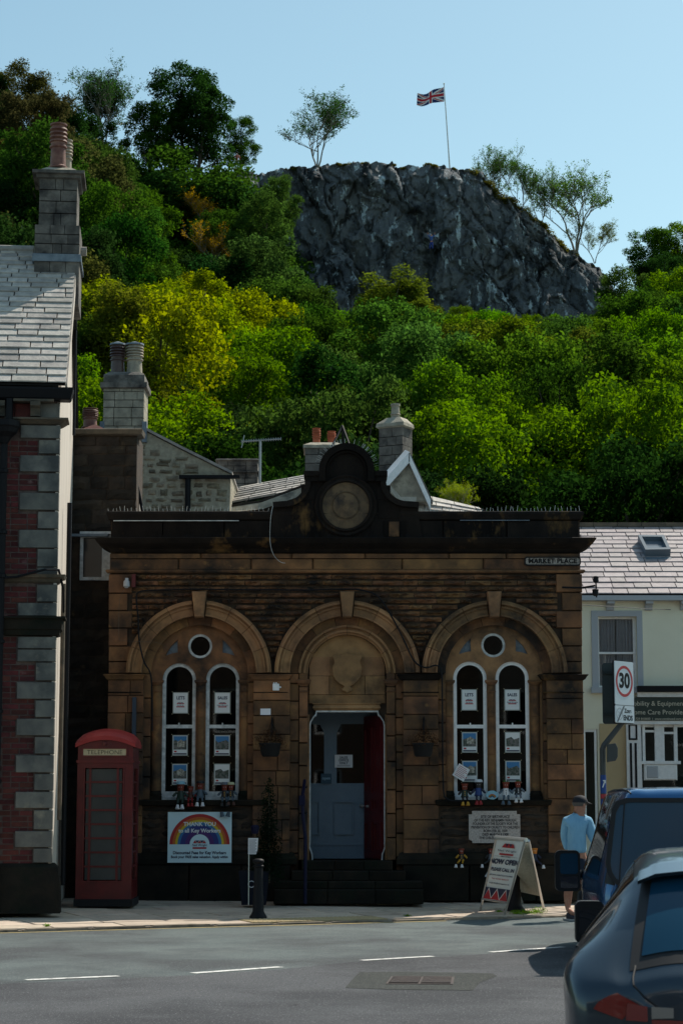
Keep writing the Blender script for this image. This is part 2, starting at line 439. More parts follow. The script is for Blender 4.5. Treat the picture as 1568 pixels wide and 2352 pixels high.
def sector(cx, cz, r0, r1, a0, a1, n=6):
    return [(cx + r1 * cos(a0 + (a1 - a0) * k / n), cz + r1 * sin(a0 + (a1 - a0) * k / n)) for k in range(n + 1)] + \
           [(cx + r0 * cos(a1 + (a0 - a1) * k / n), cz + r0 * sin(a1 + (a0 - a1) * k / n)) for k in range(n + 1)]
# ================================================================== SETTING: ground, road, pavement, hill, crag
PAV = 0.12
PK = 0.03                      # pavement height at the kerb; it rises gently to PAV at the buildings
KA, KB = G(0, 2142), G(1330, 2106)
kd = Vector((KB[0] - KA[0], KB[1] - KA[1])).normalized(); kn = Vector((-kd.y, kd.x))   # kn points away from the road
def K(s, t):
    """point s metres along the kerb from its left end in view, t metres onto the pavement"""
    return KA[0] + kd.x * s + kn.x * t, KA[1] + kd.y * s + kn.y * t
mb = MB(); mb.add([(-3000, -800, -.03), (3000, -800, -.03), (3000, 4000, -.03), (-3000, 4000, -.03)], [(0, 1, 2, 3)])
mb.build('ground', m_asphalt, kind='structure', label='flat ground carrying the road and the buildings')
a, b = K(-60, 0), K(80, 0)
mb = MB(); mb.add([(-60, -40, 0), (70, -40, 0), (b[0], b[1], 0), (a[0], a[1], 0)], [(0, 1, 2, 3)])
road = mb.build('road', m_asphalt, kind='structure', label='grey asphalt road with worn white dashes')
def road_quad(name, pts, z, mat, label=None):
    m = MB(); m.add([(x, y, z) for x, y in pts], [tuple(range(len(pts)))]); return m.build(name, mat, road, label=label)
edge = [G(px_, py_) for px_, py_ in ((-700, 2300), (-300, 2277), (60, 2258), (272, 2249), (443, 2240), (645, 2227), (760, 2215), (830, 2209), (1000, 2199), (1126, 2190), (1292, 2178), (1568, 2160), (2200, 2125))]
ee = []
for (x0, y0), (x1, y1) in zip(edge, edge[1:]):
    for k in range(14): ee.append((x0 + (x1 - x0) * k / 14, y0 + (y1 - y0) * k / 14 + rng.uniform(-.03, .03)))
ee.append(edge[-1])
m = MB(); m.add([(x, y, .0025) for x, y in ee] + [(x, 2, .0025) for x, y in ee], [(i, i + 1, len(ee) + i + 1, len(ee) + i) for i in range(len(ee) - 1)]); m.build('near_lane', m_asphalt_near, road, label='greyer asphalt of the near lane')
def dash(p, q, w, label):
    p = Vector(G(*p)); q = Vector(G(*q)); d = (q - p); n = Vector((-d.y, d.x)).normalized() * w / 2
    top = []; bot = []
    for k in range(13):
        c = p + d * k / 12; jw = 1 + rng.uniform(-.16, .10)
        top.append(c + n * jw); bot.append(c - n * (1 + rng.uniform(-.16, .10)))
    m = MB(); vs = [(v.x, v.y, .0065) for v in top] + [(v.x, v.y, .0065) for v in bot]
    m.add(vs, [(k, k + 1, 14 + k, 13 + k) for k in range(12)]); m.build('road_marking', m_roadwhite, road, label=label)
dash((60, 2252), (272, 2243), .11, 'longest faded white dash, leftmost on the road')
dash((443, 2236.5), (645, 2222), .11, 'bright white dash with sharp ends')
dash((830, 2207), (993, 2197.5), .10, 'wavy worn white dash above the manhole')
dash((1126, 2188), (1292, 2176), .10, 'thin white dash running into the van shadow')
m = MB(); pts = []
for k in range(31):
    s = -3 + k * .3; x, y = K(s, -.10 + rng.uniform(-.006, .006)); x2, y2 = K(s, -.165 + rng.uniform(-.008, .008)); pts.append(((x, y, .004), (x2, y2, .004)))
m.add([p for q in pts for p in q], [(2 * k, 2 * k + 2, 2 * k + 3, 2 * k + 1) for k in range(30)])
m.build('road_marking', m_roadyellow, road, label='thin yellow line along the kerb')
P4 = [G(*q) for q in ((825, 2234), (1130, 2237), (1085, 2276), (792, 2270))]
road_quad('asphalt_patch', [P4[0], G(930, 2233), P4[1], G(1141, 2243), G(1100, 2258), P4[2], G(900, 2274), P4[3]], .0055, m_patch, 'dark rough patch of asphalt round the manhole')
mh = MB(); c = [Vector(G(*q)) for q in ((898, 2245), (1043, 2246), (1040, 2263), (885, 2262))]
mh.add([(v.x, v.y, .010) for v in c] + [(v.x, v.y, -.02) for v in c], [(0, 1, 2, 3), (4, 5, 6, 7), (0, 1, 5, 4), (1, 2, 6, 5), (2, 3, 7, 6), (3, 0, 4, 7)])
m_mh = M('rusty_manhole_iron', (.10, .075, .065), (.05, .04, .04), 30, .6, .4, 60, metal=.4)
cover = empty('manhole_cover', ((c[0].x + c[2].x) / 2, (c[0].y + c[2].y) / 2, 0), label='rectangular rusty iron manhole cover in the dark road patch', cat='manhole cover')
mh.build('frame', m_mh, cover)
for i in range(11):
    for h in (0, 1):
        u0 = (.04 if h == 0 else .52); u1 = u0 + .44; v0 = .06 + i * .082; v1 = v0 + .05
        q = []
        for (u, v) in ((u0, v0), (u1, v0), (u1, v1), (u0, v1)):
            p = (c[0] * (1 - u) + c[1] * u) * (1 - v) + (c[3] * (1 - u) + c[2] * u) * v; q.append(p)
        r = MB(); r.add([(p.x, p.y, .011) for p in q] + [(p.x, p.y, .019) for p in q], [(4, 5, 6, 7), (0, 1, 5, 4), (1, 2, 6, 5), (2, 3, 7, 6), (3, 0, 4, 7)])
        r.build('rib', m_mh, cover)
# pavement bed + kerb + flags
a, b = K(-40, .16), K(60, .16)
mb = MB(); P5 = [(a[0], a[1]), (b[0], b[1]), (60, 75), (-60, 75)]
a2_, b2_ = K(-40, 4.6), K(60, 4.6)
mb.add([(a[0], a[1], PK - .03), (b[0], b[1], PK - .03), (b2_[0], b2_[1], PAV - .03), (a2_[0], a2_[1], PAV - .03), (60, 75, PAV - .03), (-60, 75, PAV - .03), (a[0], a[1], -.02), (b[0], b[1], -.02)], [(0, 1, 2, 3), (3, 2, 4, 5), (0, 1, 7, 6)])
pav = mb.build('pavement', m_bed, kind='structure', label='raised pavement of flagstones in front of the buildings')
WM[pav] = Matrix()
slab_me = []
for q in range(4):
    r = random.Random(q); mbk = MB(); vs = []
    for (x, y) in ((-.5, -.5), (.5, -.5), (.5, .5), (-.5, .5)):
        vs.append((x + r.uniform(-.006, .006), y + r.uniform(-.006, .006), -1))
    vs += [(v[0] * .985, v[1] * .985, 0) for v in vs[:4]]; vs += [(v[0], v[1], -.25) for v in vs[:4]]
    mbk.add(vs, [(4, 5, 6, 7), (8, 9, 5, 4), (9, 10, 6, 5), (10, 11, 7, 6), (11, 8, 4, 7), (0, 1, 9, 8), (1, 2, 10, 9), (2, 3, 11, 10), (3, 0, 8, 11)])
    slab_me.append(mesh_of(mbk, 'flagstone', m_flag))
kerb_me = []
for q in range(3):
    mbk = MB(); mbk.box(-.5, .5, -.5, .5, -1, 0); me = mesh_of(mbk, 'kerb_stone', m_kerb)
    bm = bmesh.new(); bm.from_mesh(me); bmesh.ops.bevel(bm, geom=[e for e in bm.edges if max(v.co.z for v in e.verts) > -.1 and min(v.co.z for v in e.verts) > -.1], offset=.06, segments=2, affect='EDGES'); bm.to_mesh(me); bm.free()
    kerb_me.append(me)
ang = math.atan2(kd.y, kd.x)
SLP = (PAV - PK) / 4.5
def pz(t): return PK + SLP * min(4.5, max(0, t))
def pav_z(x, y): return pz((x - KA[0]) * kn.x + (y - KA[1]) * kn.y)
s = -3.2; i = 0
while s < 13:
    L = rng.uniform(.72, .98); x, y = K(s + L / 2, .075)
    o = inst('kerb_stone', kerb_me[i % 3], pav, (x, y, PK + rng.uniform(-.010, .006)), (rng.uniform(-.02, .02), 0, ang + rng.uniform(-.006, .006)), (L - .012, .15, .2)); s += L; i += 1
tact = []
row = 0; t = .165
while t < 7.2:
    D = [.52, .66, .6, .72, .58, .64, .7][row % 7]
    s = -3.5 + rng.uniform(0, .6)
    while s < 12.5:
        L = rng.uniform(.62, 1.12)
        x, y = K(s + L / 2, t + D / 2)
        if y < 31.6 or x > 3.9:
            if row == 0 and 3.3 < s + L / 2 < 5.0:
                tact.append((s, L)); s += L; continue
            inst('flagstone', slab_me[rng.randrange(4)], pav, (x, y, pz(t + D / 2) + rng.uniform(-.007, .004)), (rng.uniform(-.005, .005) + (SLP if t < 4.5 else 0), rng.uniform(-.006, .006), ang), (L - .016, D - .016, .045))
        s += L
    t += D; row += 1
if tact:
    s0 = tact[0][0]; s1 = tact[-1][0] + tact[-1][1]; n = max(1, round((s1 - s0) / .4)); w = (s1 - s0) / n
    for i in range(n):
        tm = MB(); tm.box(-w / 2 + .004, w / 2 - .004, -.255, .255, -.04, -.003)
        for bx in range(6):
            for by in range(7):
                tm.lathe((-w / 2 + (bx + .5) * w / 6, -.255 + (by + .5) * .51 / 7, -.003), [(.02, 0), (.014, .006)], 6)
        me = mesh_of(tm, 'tactile_slab', m_tactile)
        x, y = K(s0 + w * (i + .5), .165 + .26); inst('tactile_slab', me, pav, (x, y, pz(.42) + .004), (SLP, 0, ang))
# hill -------------------------------------------------------------
def ss(a, b, x):
    t = min(1, max(0, (x - a) / (b - a))); return t * t * (3 - 2 * t)
def hill_z(x, y):
    d = max(0, y - 58)
    left = 1 - ss(-34, -15, x * 235 / max(y, 60))
    zr = .305 * d; zl = .415 * d
    z = zr + (zl - zr) * left
    if y > 240:                                            # behind the crag the ground steps up to the plateau
        top = 75.5
        rr = ss(12, 34, x)
        top = top - rr * 19
        k = ss(240, 248, y)
        z = z * (1 - k) + max(z, top) * k
        z = min(z, 78 - rr * 19 + 4 * left)
    z = min(z, 82)
    return z + 1.2 * noise.noise(Vector((x * .05, y * .05, 3)))
mb = MB(); nx, ny = 90, 80
vs = []
for j in range(ny + 1):
    for i in range(nx + 1):
        x = -140 + 280 * i / nx; y = 52 + 260 * j / ny
        vs.append((x, y, hill_z(x, y) - (1.5 if j == 0 else 0)))
mb.add(vs, [(j * (nx + 1) + i, j * (nx + 1) + i + 1, (j + 1) * (nx + 1) + i + 1, (j + 1) * (nx + 1) + i) for j in range(ny) for i in range(nx)])
m_under = M('woodland_floor', (.03, .045, .015), (.06, .07, .02), .5, 1.0, .5, 3)
mb.build('hillside', m_under, kind='structure', label='steep hillside under the wood', smooth=True)
# crag -------------------------------------------------------------
CRY = 238.0
prof_px = [(455, 470), (490, 402), (520, 385), (560, 383), (600, 388), (640, 379), (700, 381), (740, 377), (800, 376), (850, 372), (900, 375), (960, 377), (1010, 381), (1060, 386), (1105, 397), (1128, 430), (1150, 452),
           (1200, 478), (1245, 505), (1285, 545), (1330, 575), (1375, 603), (1405, 622), (1430, 650), (1470, 700)]
prof = [W(px, py, CRY + 4.5) for px, py in prof_px]
def crag_top(x):
    for (x0, z0), (x1, z1) in zip(prof, prof[1:]):
        if x0 <= x <= x1: return z0 + (z1 - z0) * (x - x0) / (x1 - x0)
    return prof[0][1] if x < prof[0][0] else prof[-1][1]
nx, nz = 300, 140
vs = []; fs = []
X0, X1 = prof[0][0], prof[-1][0]
for j in range(nz + 1):
    for i in range(nx + 1):
        x = X0 + (X1 - X0) * i / nx
        zt = crag_top(x) + .3 * noise.noise(Vector((x * .9, 1.3, 7))) + .25 * noise.noise(Vector((x * 2.7, 1.3, 9)))
        zb = 42.0
        v = j / nz; z = zb + (zt - zb) * v
        base = noise.noise(Vector((x * .07, z * .05, 2))) * 3.0
        wx = x + 1.1 * noise.noise(Vector((x * .3, z * .3, 3))); wz = z + 1.1 * noise.noise(Vector((x * .3, z * .3, 13)))
        y = CRY + base + 3.5 * v + 7 * ss(.8, 1, abs(2 * i / nx - 1))
        for sc_, sq_, am_, se_ in ((.17, .42, 1.7, 4), (.45, .5, .9, 21), (1.15, .6, .45, 37)):
            dist, ptz = noise.voronoi(Vector((wx * sc_ + wz * sc_ * .25, wz * sc_ * sq_, se_)))
            c0_ = ptz[0]; h1 = noise.noise(c0_ * 7.7 + Vector((se_, 0, 0))); h2 = noise.noise(c0_ * 5.3 + Vector((0, se_, 0))); h3 = noise.noise(c0_ * 6.1 + Vector((0, 0, se_)))
            dx_ = wx * sc_ + wz * sc_ * .25 - c0_.x; dz_ = wz * sc_ * sq_ - c0_.y
            y += am_ * (h1 * 1.1 + dx_ * h2 * 1.9 + dz_ * h3 * 1.9) + (am_ * .35 * max(0, 1 - (dist[1] - dist[0]) / .07))
        y -= .25 * noise.turbulence(Vector((x * .9, z * .7, 8)), 4, False)
        y += 1.2 * ss(.93, 1, v)
        vs.append((x + .35 * noise.noise(Vector((x, z, 1))), y, z))
fs += [(j * (nx + 1) + i, j * (nx + 1) + i + 1, (j + 1) * (nx + 1) + i + 1, (j + 1) * (nx + 1) + i) for j in range(nz) for i in range(nx)]
b0 = len(vs); last = nz * (nx + 1); RIM = [vs[last + i] for i in range(nx + 1)]
for dj, (dy, dz) in enumerate(((2.5, .5), (7, .4), (25, -1.5))):
    for i in range(nx + 1):
        q = vs[last + i]; vs.append((q[0], q[1] + dy, q[2] + dz * (1 + .5 * noise.noise(Vector((q[0] * .6, dj, 0))))))
for i in range(nx):
    fs.append((last + i, last + i + 1, b0 + i + 1, b0 + i))
    for dj in range(2): fs.append((b0 + dj * (nx + 1) + i, b0 + dj * (nx + 1) + i + 1, b0 + (dj + 1) * (nx + 1) + i + 1, b0 + (dj + 1) * (nx + 1) + i))
m_crag = M('limestone_crag', (.115, .128, .142), (.20, .21, .218), .5, .95, .9, 2.2, soot=[((.028, .034, .040), .42, .51, .64), ((.62, .71, .75), .9, .575, .64), ((.035, .045, .014), .34, .66, .74), ((.17, .13, .10), .6, .70, .80)], stretch=(1, 1, .42), detail=9)
m_crag.node_tree.nodes['Bump'].inputs['Distance'].default_value = .9
def rim_at(x): return min(RIM, key=lambda q: abs(q[0] - x))
mb = MB(); mb.add(vs, fs); mb.build('crag', m_crag, kind='structure', label='grey limestone crag above the wood', smooth=False)
# ================================================================== MAIN SANDSTONE OFFICE
Y0 = 31.0
off = empty('stone_office', (0, Y0, PAV), label='dark sooty sandstone office with three round arches and a shaped parapet', cat='building')
def X(px, py=1500, Y=Y0): return W(px, py, Y)[0]
def Z(py, Y=Y0): return W(784, py, Y)[1]
XL, XR = X(249, 1600), X(1337, 1600)
ZTOP = Z(1196)
A = []      # arch data: centre x, lancets
ZS = Z(1546)
arches = [(X(458), [X(409, 1650), X(509.5, 1650)]), (X(797), []), (X(1134), [X(1081, 1650), X(1178.5, 1650)])]
PXM = 1 / 152.7
R_OUT, R_IN, R_B = 166 * PXM, 131 * PXM, 112 * PXM
Z_SILL = Z(1838); Z_PL = Z(1962)
DOOR_Z = Z(1977)
# core wall with three recesses
outer = [(XL, PAV), (XR, PAV), (XR, ZTOP), (XL, ZTOP)]
holes = []
for i, (cx, _) in enumerate(arches):
    holes.append(arch(cx, ZS, R_IN, Z_SILL if i != 1 else PAV + .02))
mb = MB(); mb.prism(outer, Y0 + .03, Y0 + .16, holes)
mb.build('wall', m_mortar, off)
wall = empty('ashlar_wall', (0, Y0, PAV)); wall.parent = off; wall.location = (0, 0, 0)
# side and back walls, flat roof behind the parapet
mb = MB(); mb.box(XL, XL + .3, Y0 + .16, Y0 + 6, PAV, ZTOP); mb.box(XR - .3, XR, Y0 + .16, Y0 + 6, PAV, ZTOP); mb.box(XL + .3, XR - .3, Y0 + 5.7, Y0 + 6, PAV, ZTOP)
mb.build('side_wall', m_darkhouse, off)
mb = MB(); mb.box(XL + .3, XR - .3, Y0 + .35, Y0 + 5.7, Z(1260), Z(1252)); mb.build('flat_roof', m_lead, off)
rock = [stone_mesh('stone', m_rock, 100 + k, .34, 6, 3) for k in range(9)]
rock_dark = [stone_mesh('stone', m_plinth_rock, 300 + k, .2, 6, 3) for k in range(5)]
blk = block_mesh('block', m_sand, .018, .03)
blk_lite = block_mesh('block', m_sandlite, .012, .02)
blk_pl = block_mesh('block', m_plinth, .012, .03)
blk_so = block_mesh('block', m_sooty, .008, .02)
def lay(x0, x1, z0, z1, y, d, me, lens, parent=wall, name='block', gap=.007, r=None, gz=None):
    """one course of blocks between x0 and x1"""
    r = r or rng; x = x0
    while x < x1 - .02:
        L = r.uniform(*lens)
        if x + L > x1 - lens[0] * .5: L = x1 - x
        m = me[r.randrange(len(me))] if isinstance(me, list) else me
        inst(name, m, parent, (x + L / 2, y + d / 2 + r.uniform(-.004, .004), (z0 + z1) / 2), (0, 0, 0), (L - gap, d, z1 - z0 - (gz or gap)))
        x += L
# rock-faced courses, stopped by the arch rings
z_top, z_bot = Z(1318), Z(1556)
nrow = 17; rh = (z_top - z_bot) / nrow
xa, xb = X(302), X(1281)
rsto = random.Random(42)
for r_ in range(nrow):
    z1 = z_top - r_ * rh; z0 = z1 - rh
    blocked = []
    for cx, _ in arches:
        dz = max(0, min(z0, z1) - ZS); rr = R_OUT + .005
        if dz < rr:
            h = sqrt(rr * rr - dz * dz); blocked.append((cx - h, cx + h))
        if z0 < Z(1363) + .01: blocked.append((cx - .115, cx + .115))
    segs = [(xa, xb)]
    for b0_, b1_ in blocked:
        new = []
        for s0, s1 in segs:
            if b1_ <= s0 or b0_ >= s1: new.append((s0, s1)); continue
            if b0_ > s0: new.append((s0, b0_))
            if b1_ < s1: new.append((b1_, s1))
        segs = new
    for s0, s1 in segs:
        if s1 - s0 < .05: continue
        lay(s0, s1, z0, z1, Y0 - .065 + rsto.uniform(-.015, .02), .12, rock, (.2, .46), name='stone', gap=.008, r=rsto, gz=.032)
# corner quoins of the upper wall
def quoins(pxa, pxb, ys, alt, me, y=Y0 - .03, d=.12, inner='right'):
    for k, (p0, p1) in enumerate(zip(ys, ys[1:])):
        w = 0 if k % 2 == 0 else alt
        a_, b_ = X(pxa, p0), X(pxb, p0)
        if inner == 'right': b_ -= w
        else: a_ += w
        inst('quoin', me, wall, ((a_ + b_) / 2, y + d / 2, (Z(p0) + Z(p1)) / 2), (0, 0, 0), (b_ - a_ - .01, d, Z(p0) - Z(p1) - .012))
quoins(250, 305, [1318, 1363, 1403, 1443, 1484, 1520, 1548], .07, blk, inner='right')
quoins(1275, 1336, [1318, 1361, 1403, 1443, 1484, 1520, 1546], .09, blk, inner='left')
# frieze, string and cornice
for (p0, p1, me, proj) in ((1272, 1284, blk, .0), (1284, 1309, blk, .0)):
    lay(X(253, 1280), X(1331, 1280), Z(p1), Z(p0), Y0 - .05 if p0 > 1280 else Y0 - .065, .14, me, (.7, 1.4), name='frieze_block', gap=.008)
mb = MB(); zs = Z(1316.5)
mb.ledge(XL + .0, XR, Y0, Y0 + .1, [(zs, .0), (zs + .006, .05), (zs + .03, .065), (zs + .05, .05), (zs + .056, 0.02)])
mb.build('string_course', m_sand, off)
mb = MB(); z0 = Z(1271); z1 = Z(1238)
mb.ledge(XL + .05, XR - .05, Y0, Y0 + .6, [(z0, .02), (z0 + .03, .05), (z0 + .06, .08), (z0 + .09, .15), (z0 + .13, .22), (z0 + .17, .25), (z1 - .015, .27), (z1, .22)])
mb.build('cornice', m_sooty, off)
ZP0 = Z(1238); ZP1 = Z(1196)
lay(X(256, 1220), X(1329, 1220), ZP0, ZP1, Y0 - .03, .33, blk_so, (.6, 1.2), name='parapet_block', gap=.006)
mb = MB()
mb.ledge(X(256, 1190), X(1329, 1190), Y0, Y0 + .35, [(ZP1, .0), (ZP1 + .02, .04), (ZP1 + .06, .055), (Z(1181), .07), (Z(1176), .06), (Z(1174), .0)])
# keep the coping out of the shaped gable
mb.build('coping', m_sooty, off)
# shaped gable
gx = X(794, 1162)
def gp(px, py): return (X(px, py), Z(py))
arc_c = gp(795.7, 1084); arc_r = 62.5 * PXM
gable = [gp(620, 1196), gp(628, 1176), gp(628, 1156), gp(650, 1154)]
for k in range(9):      # concave left
    a_ = pi / 2 * k / 8; gable.append((X(652) + (X(700) - X(652)) * sin(a_), Z(1154) + (Z(1108) - Z(1154)) * (1 - cos(a_))))
gable += [gp(700, 1087), gp(733, 1086)]
gable += [(arc_c[0] - arc_r * cos(pi * k / 20), arc_c[1] + arc_r * sin(pi * k / 20)) for k in range(21)]
gable += [gp(859, 1086), gp(887, 1087)]
for k in range(9):
    a_ = pi / 2 * (1 - k / 8); gable.append((X(936) + (X(887) - X(936)) * sin(a_), Z(1154) + (Z(1108) - Z(1154)) * (1 - cos(a_))))
gable += [gp(936, 1154), gp(960, 1156), gp(960, 1176), gp(968, 1196)]
gable = [(p[0], p[1]) for p in gable]
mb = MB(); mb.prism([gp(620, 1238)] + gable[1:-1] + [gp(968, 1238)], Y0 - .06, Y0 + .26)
pg = mb.build('shaped_gable', m_sooty, off)
def strip(mbx, line, w, ya, yb, side=1):
    """band of width w hanging inside an outline"""
    n_ = len(line); inn = []
    for i, p in enumerate(line):
        a_ = Vector(line[max(i - 1, 0)]); b_ = Vector(line[min(i + 1, n_ - 1)]); d_ = (b_ - a_).normalized(); nn = Vector((d_.y, -d_.x)) * side
        inn.append((p[0] + nn.x * w, p[1] + nn.y * w))
    vs = [(p[0], ya, p[1]) for p in line] + [(p[0], ya, p[1]) for p in inn] + [(p[0], yb, p[1]) for p in line] + [(p[0], yb, p[1]) for p in inn]
    fs = []
    for i in range(n_ - 1):
        fs += [(i, i + 1, n_ + i + 1, n_ + i), (2 * n_ + i, 2 * n_ + i + 1, i + 1, i), (n_ + i, n_ + i + 1, 3 * n_ + i + 1, 3 * n_ + i)]
    fs += [(0, n_, 3 * n_, 2 * n_), (n_ - 1, 2 * n_ - 1, 4 * n_ - 1, 3 * n_ - 1)]
    mbx.add(vs, fs)
mb = MB()
arcl = [(arc_c[0] - (arc_r + .01) * cos(pi * k / 28), arc_c[1] + (arc_r + .01) * sin(pi * k / 28)) for k in range(29)]
strip(mb, [(arcl[0][0], Z(1108))] + arcl + [(arcl[-1][0], Z(1108))], .10, Y0 - .17, Y0 - .06)
strip(mb, [(arcl[0][0] + .1, Z(1108))] + [(arc_c[0] - (arc_r - .1) * cos(pi * k / 28), arc_c[1] + (arc_r - .1) * sin(pi * k / 28)) for k in range(29)] + [(arcl[-1][0] - .1, Z(1108))], .03, Y0 - .12, Y0 - .06)
mb.build('hood_moulding', m_sooty, off)
mb = MB()
mb.box(X(698, 1090), X(732, 1090), Y0 - .16, Y0 + .28, Z(1096), Z(1085)); mb.box(X(700, 1090), X(732, 1090), Y0 - .13, Y0 - .06, Z(1108), Z(1096))
mb.build('shoulder_block', m_sooty, off); mb = MB()
mb.box(X(860, 1090), X(889, 1090), Y0 - .16, Y0 + .28, Z(1096), Z(1085)); mb.box(X(860, 1090), X(887, 1090), Y0 - .13, Y0 - .06, Z(1108), Z(1096))
mb.build('shoulder_block', m_sooty, off)
mb = MB()
lf = [(g[0], g[1]) for g in gable[3:12]] ; rt = gable[-13:-4]
i0 = gable.index(gp(650, 1154)); lft = gable[i0:i0 + 10]
i1 = gable.index(gp(887, 1087)); rgt = gable[i1 + 1:i1 + 11]
strip(mb, [gp(627, 1156)] + lft, .085, Y0 - .15, Y0 - .06); mb.build('scroll_moulding', m_sooty, off); mb = MB(); strip(mb, rgt + [gp(961, 1156)], .085, Y0 - .15, Y0 - .06)
mb.build('scroll_moulding', m_sooty, off)
# the round panel
ccx, ccz = gp(793.8, 1162.5)
mb = MB()
mb.lathe((ccx, Y0, ccz), [(72 * PXM, -.05), (72 * PXM, -.09), (69 * PXM, -.11), (66 * PXM, -.09), (63 * PXM, -.085), (60 * PXM, -.12), (56 * PXM, -.12), (54 * PXM, -.075)], 48, 'y', cap=False)
mb.build('roundel_moulding', m_sooty, off, smooth=True)
mb = MB(); mb.lathe((ccx, Y0, ccz), [(54.5 * PXM, -.04), (54.5 * PXM, -.068), (33 * PXM, -.072), (31.5 * PXM, -.088), (30 * PXM, -.072), (29 * PXM, -.082), (8 * PXM, -.10)], 48, 'y'); mb.build('roundel', m_sooty_disc, off, smooth=True)
# joints of the gable: thin recessed-looking ashlar faces laid as blocks round the roundel
for (a_, b_, c_, d_) in ((655, 700, 1196, 1237), (700, 738, 1196, 1237), (850, 880, 1196, 1237), (880, 935, 1196, 1237), (690, 722, 1115, 1150), (866, 898, 1115, 1150), (672, 722, 1153, 1194), (868, 918, 1153, 1194)):
    inst('parapet_block', blk_so, wall, ((X(a_) + X(b_)) / 2, Y0 - .055, (Z(c_) + Z(d_)) / 2), (0, 0, 0), (X(b_) - X(a_) - .01, .03, Z(c_) - Z(d_) - .012))
# stains on the gable are flat patches of paler weathered stone in the material; an extra pale quoin:
inst('parapet_block', blk, wall, ((X(895) + X(915)) / 2, Y0 - .075, (Z(1199) + Z(1235)) / 2), (0, 0, 0), (.15, .03, .23), label='pale unsooted corner block')
# voussoirs
def voussoirs(cx, r0, r1, n, prof_, mat, a_key=0, gap=.006, name='voussoir'):
    """prof_: list of (ra, rb, y_front) sub-bands"""
    halves = [(0, pi / 2 - a_key), (pi / 2 + a_key, pi)] if a_key else [(0, pi)]
    nn = n // len(halves)
    for h0, h1 in halves:
        for k in range(nn):
            a0 = h0 + (h1 - h0) * k / nn + gap / r0 / 2; a1 = h0 + (h1 - h0) * (k + 1) / nn - gap / r0 / 2
            m = MB()
            for ra, rb, yf in prof_: m.prism(sector(cx, ZS, ra, rb, a0, a1, 7), yf, Y0 + (.10 if r0 > 95 * PXM else .2))
            m.build(name, mat, wall)
p = PXM
for i, (cx, lan) in enumerate(arches):
    voussoirs(cx, R_IN, R_OUT, 8, [(131 * p, 134.5 * p, Y0 - .10), (134.5 * p, 149 * p, Y0 - .075), (149 * p, 153 * p, Y0 - .105), (153 * p, 157 * p, Y0 - .09), (157 * p, 162 * p, Y0 - .15), (162 * p, 166 * p, Y0 - .12)], m_sandlite, .10)
    # keystone
    m = MB(); w0, w1 = 10.5 * p, 16.5 * p; za, zb = ZS + 131 * p - .03, Z(1361)
    vs = []
    for (yy, sh) in ((Y0 - .20, .012), (Y0 - .185, 0), (Y0 + .05, 0)):
        vs += [(cx - w0 + sh, yy, za + sh), (cx + w0 - sh, yy, za + sh), (cx + w1 - sh, yy, zb - sh), (cx - w1 + sh, yy, zb - sh)]
    m.add(vs, [(0, 1, 2, 3)] + [(k, (k + 1) % 4, 4 + (k + 1) % 4, 4 + k) for k in range(4)] + [(4 + k, 4 + (k + 1) % 4, 8 + (k + 1) % 4, 8 + k) for k in range(4)])
    m.build('keystone', m_sandlite, off)
    voussoirs(cx, R_B, R_IN, 7, [(111 * p, 131 * p, Y0 + .075)], m_sand)
    if i == 1:
        voussoirs(cx, 90 * p, 111 * p, 6, [(106 * p, 111 * p, Y0 + .04), (100 * p, 106 * p, Y0 + .10), (95 * p, 100 * p, Y0 + .06), (90 * p, 95 * p, Y0 + .11)], m_sandlite)
    # reveals from springing down
    zb = Z_SILL if i != 1 else PAV + .35
    for sgn in (-1, 1):
        a_, b_ = sorted((cx + sgn * 111 * p, cx + sgn * 131 * p))
        z = zb
        while z < ZS - .01:
            h = min(rng.uniform(.24, .36), ZS - z)
            if ZS - z - h < .12: h = ZS - z
            inst('jamb_block', blk, wall, ((a_ + b_) / 2, Y0 + .075 + .05, z + h / 2), (0, 0, 0), (b_ - a_ - .004, .10, h - .01)); z += h
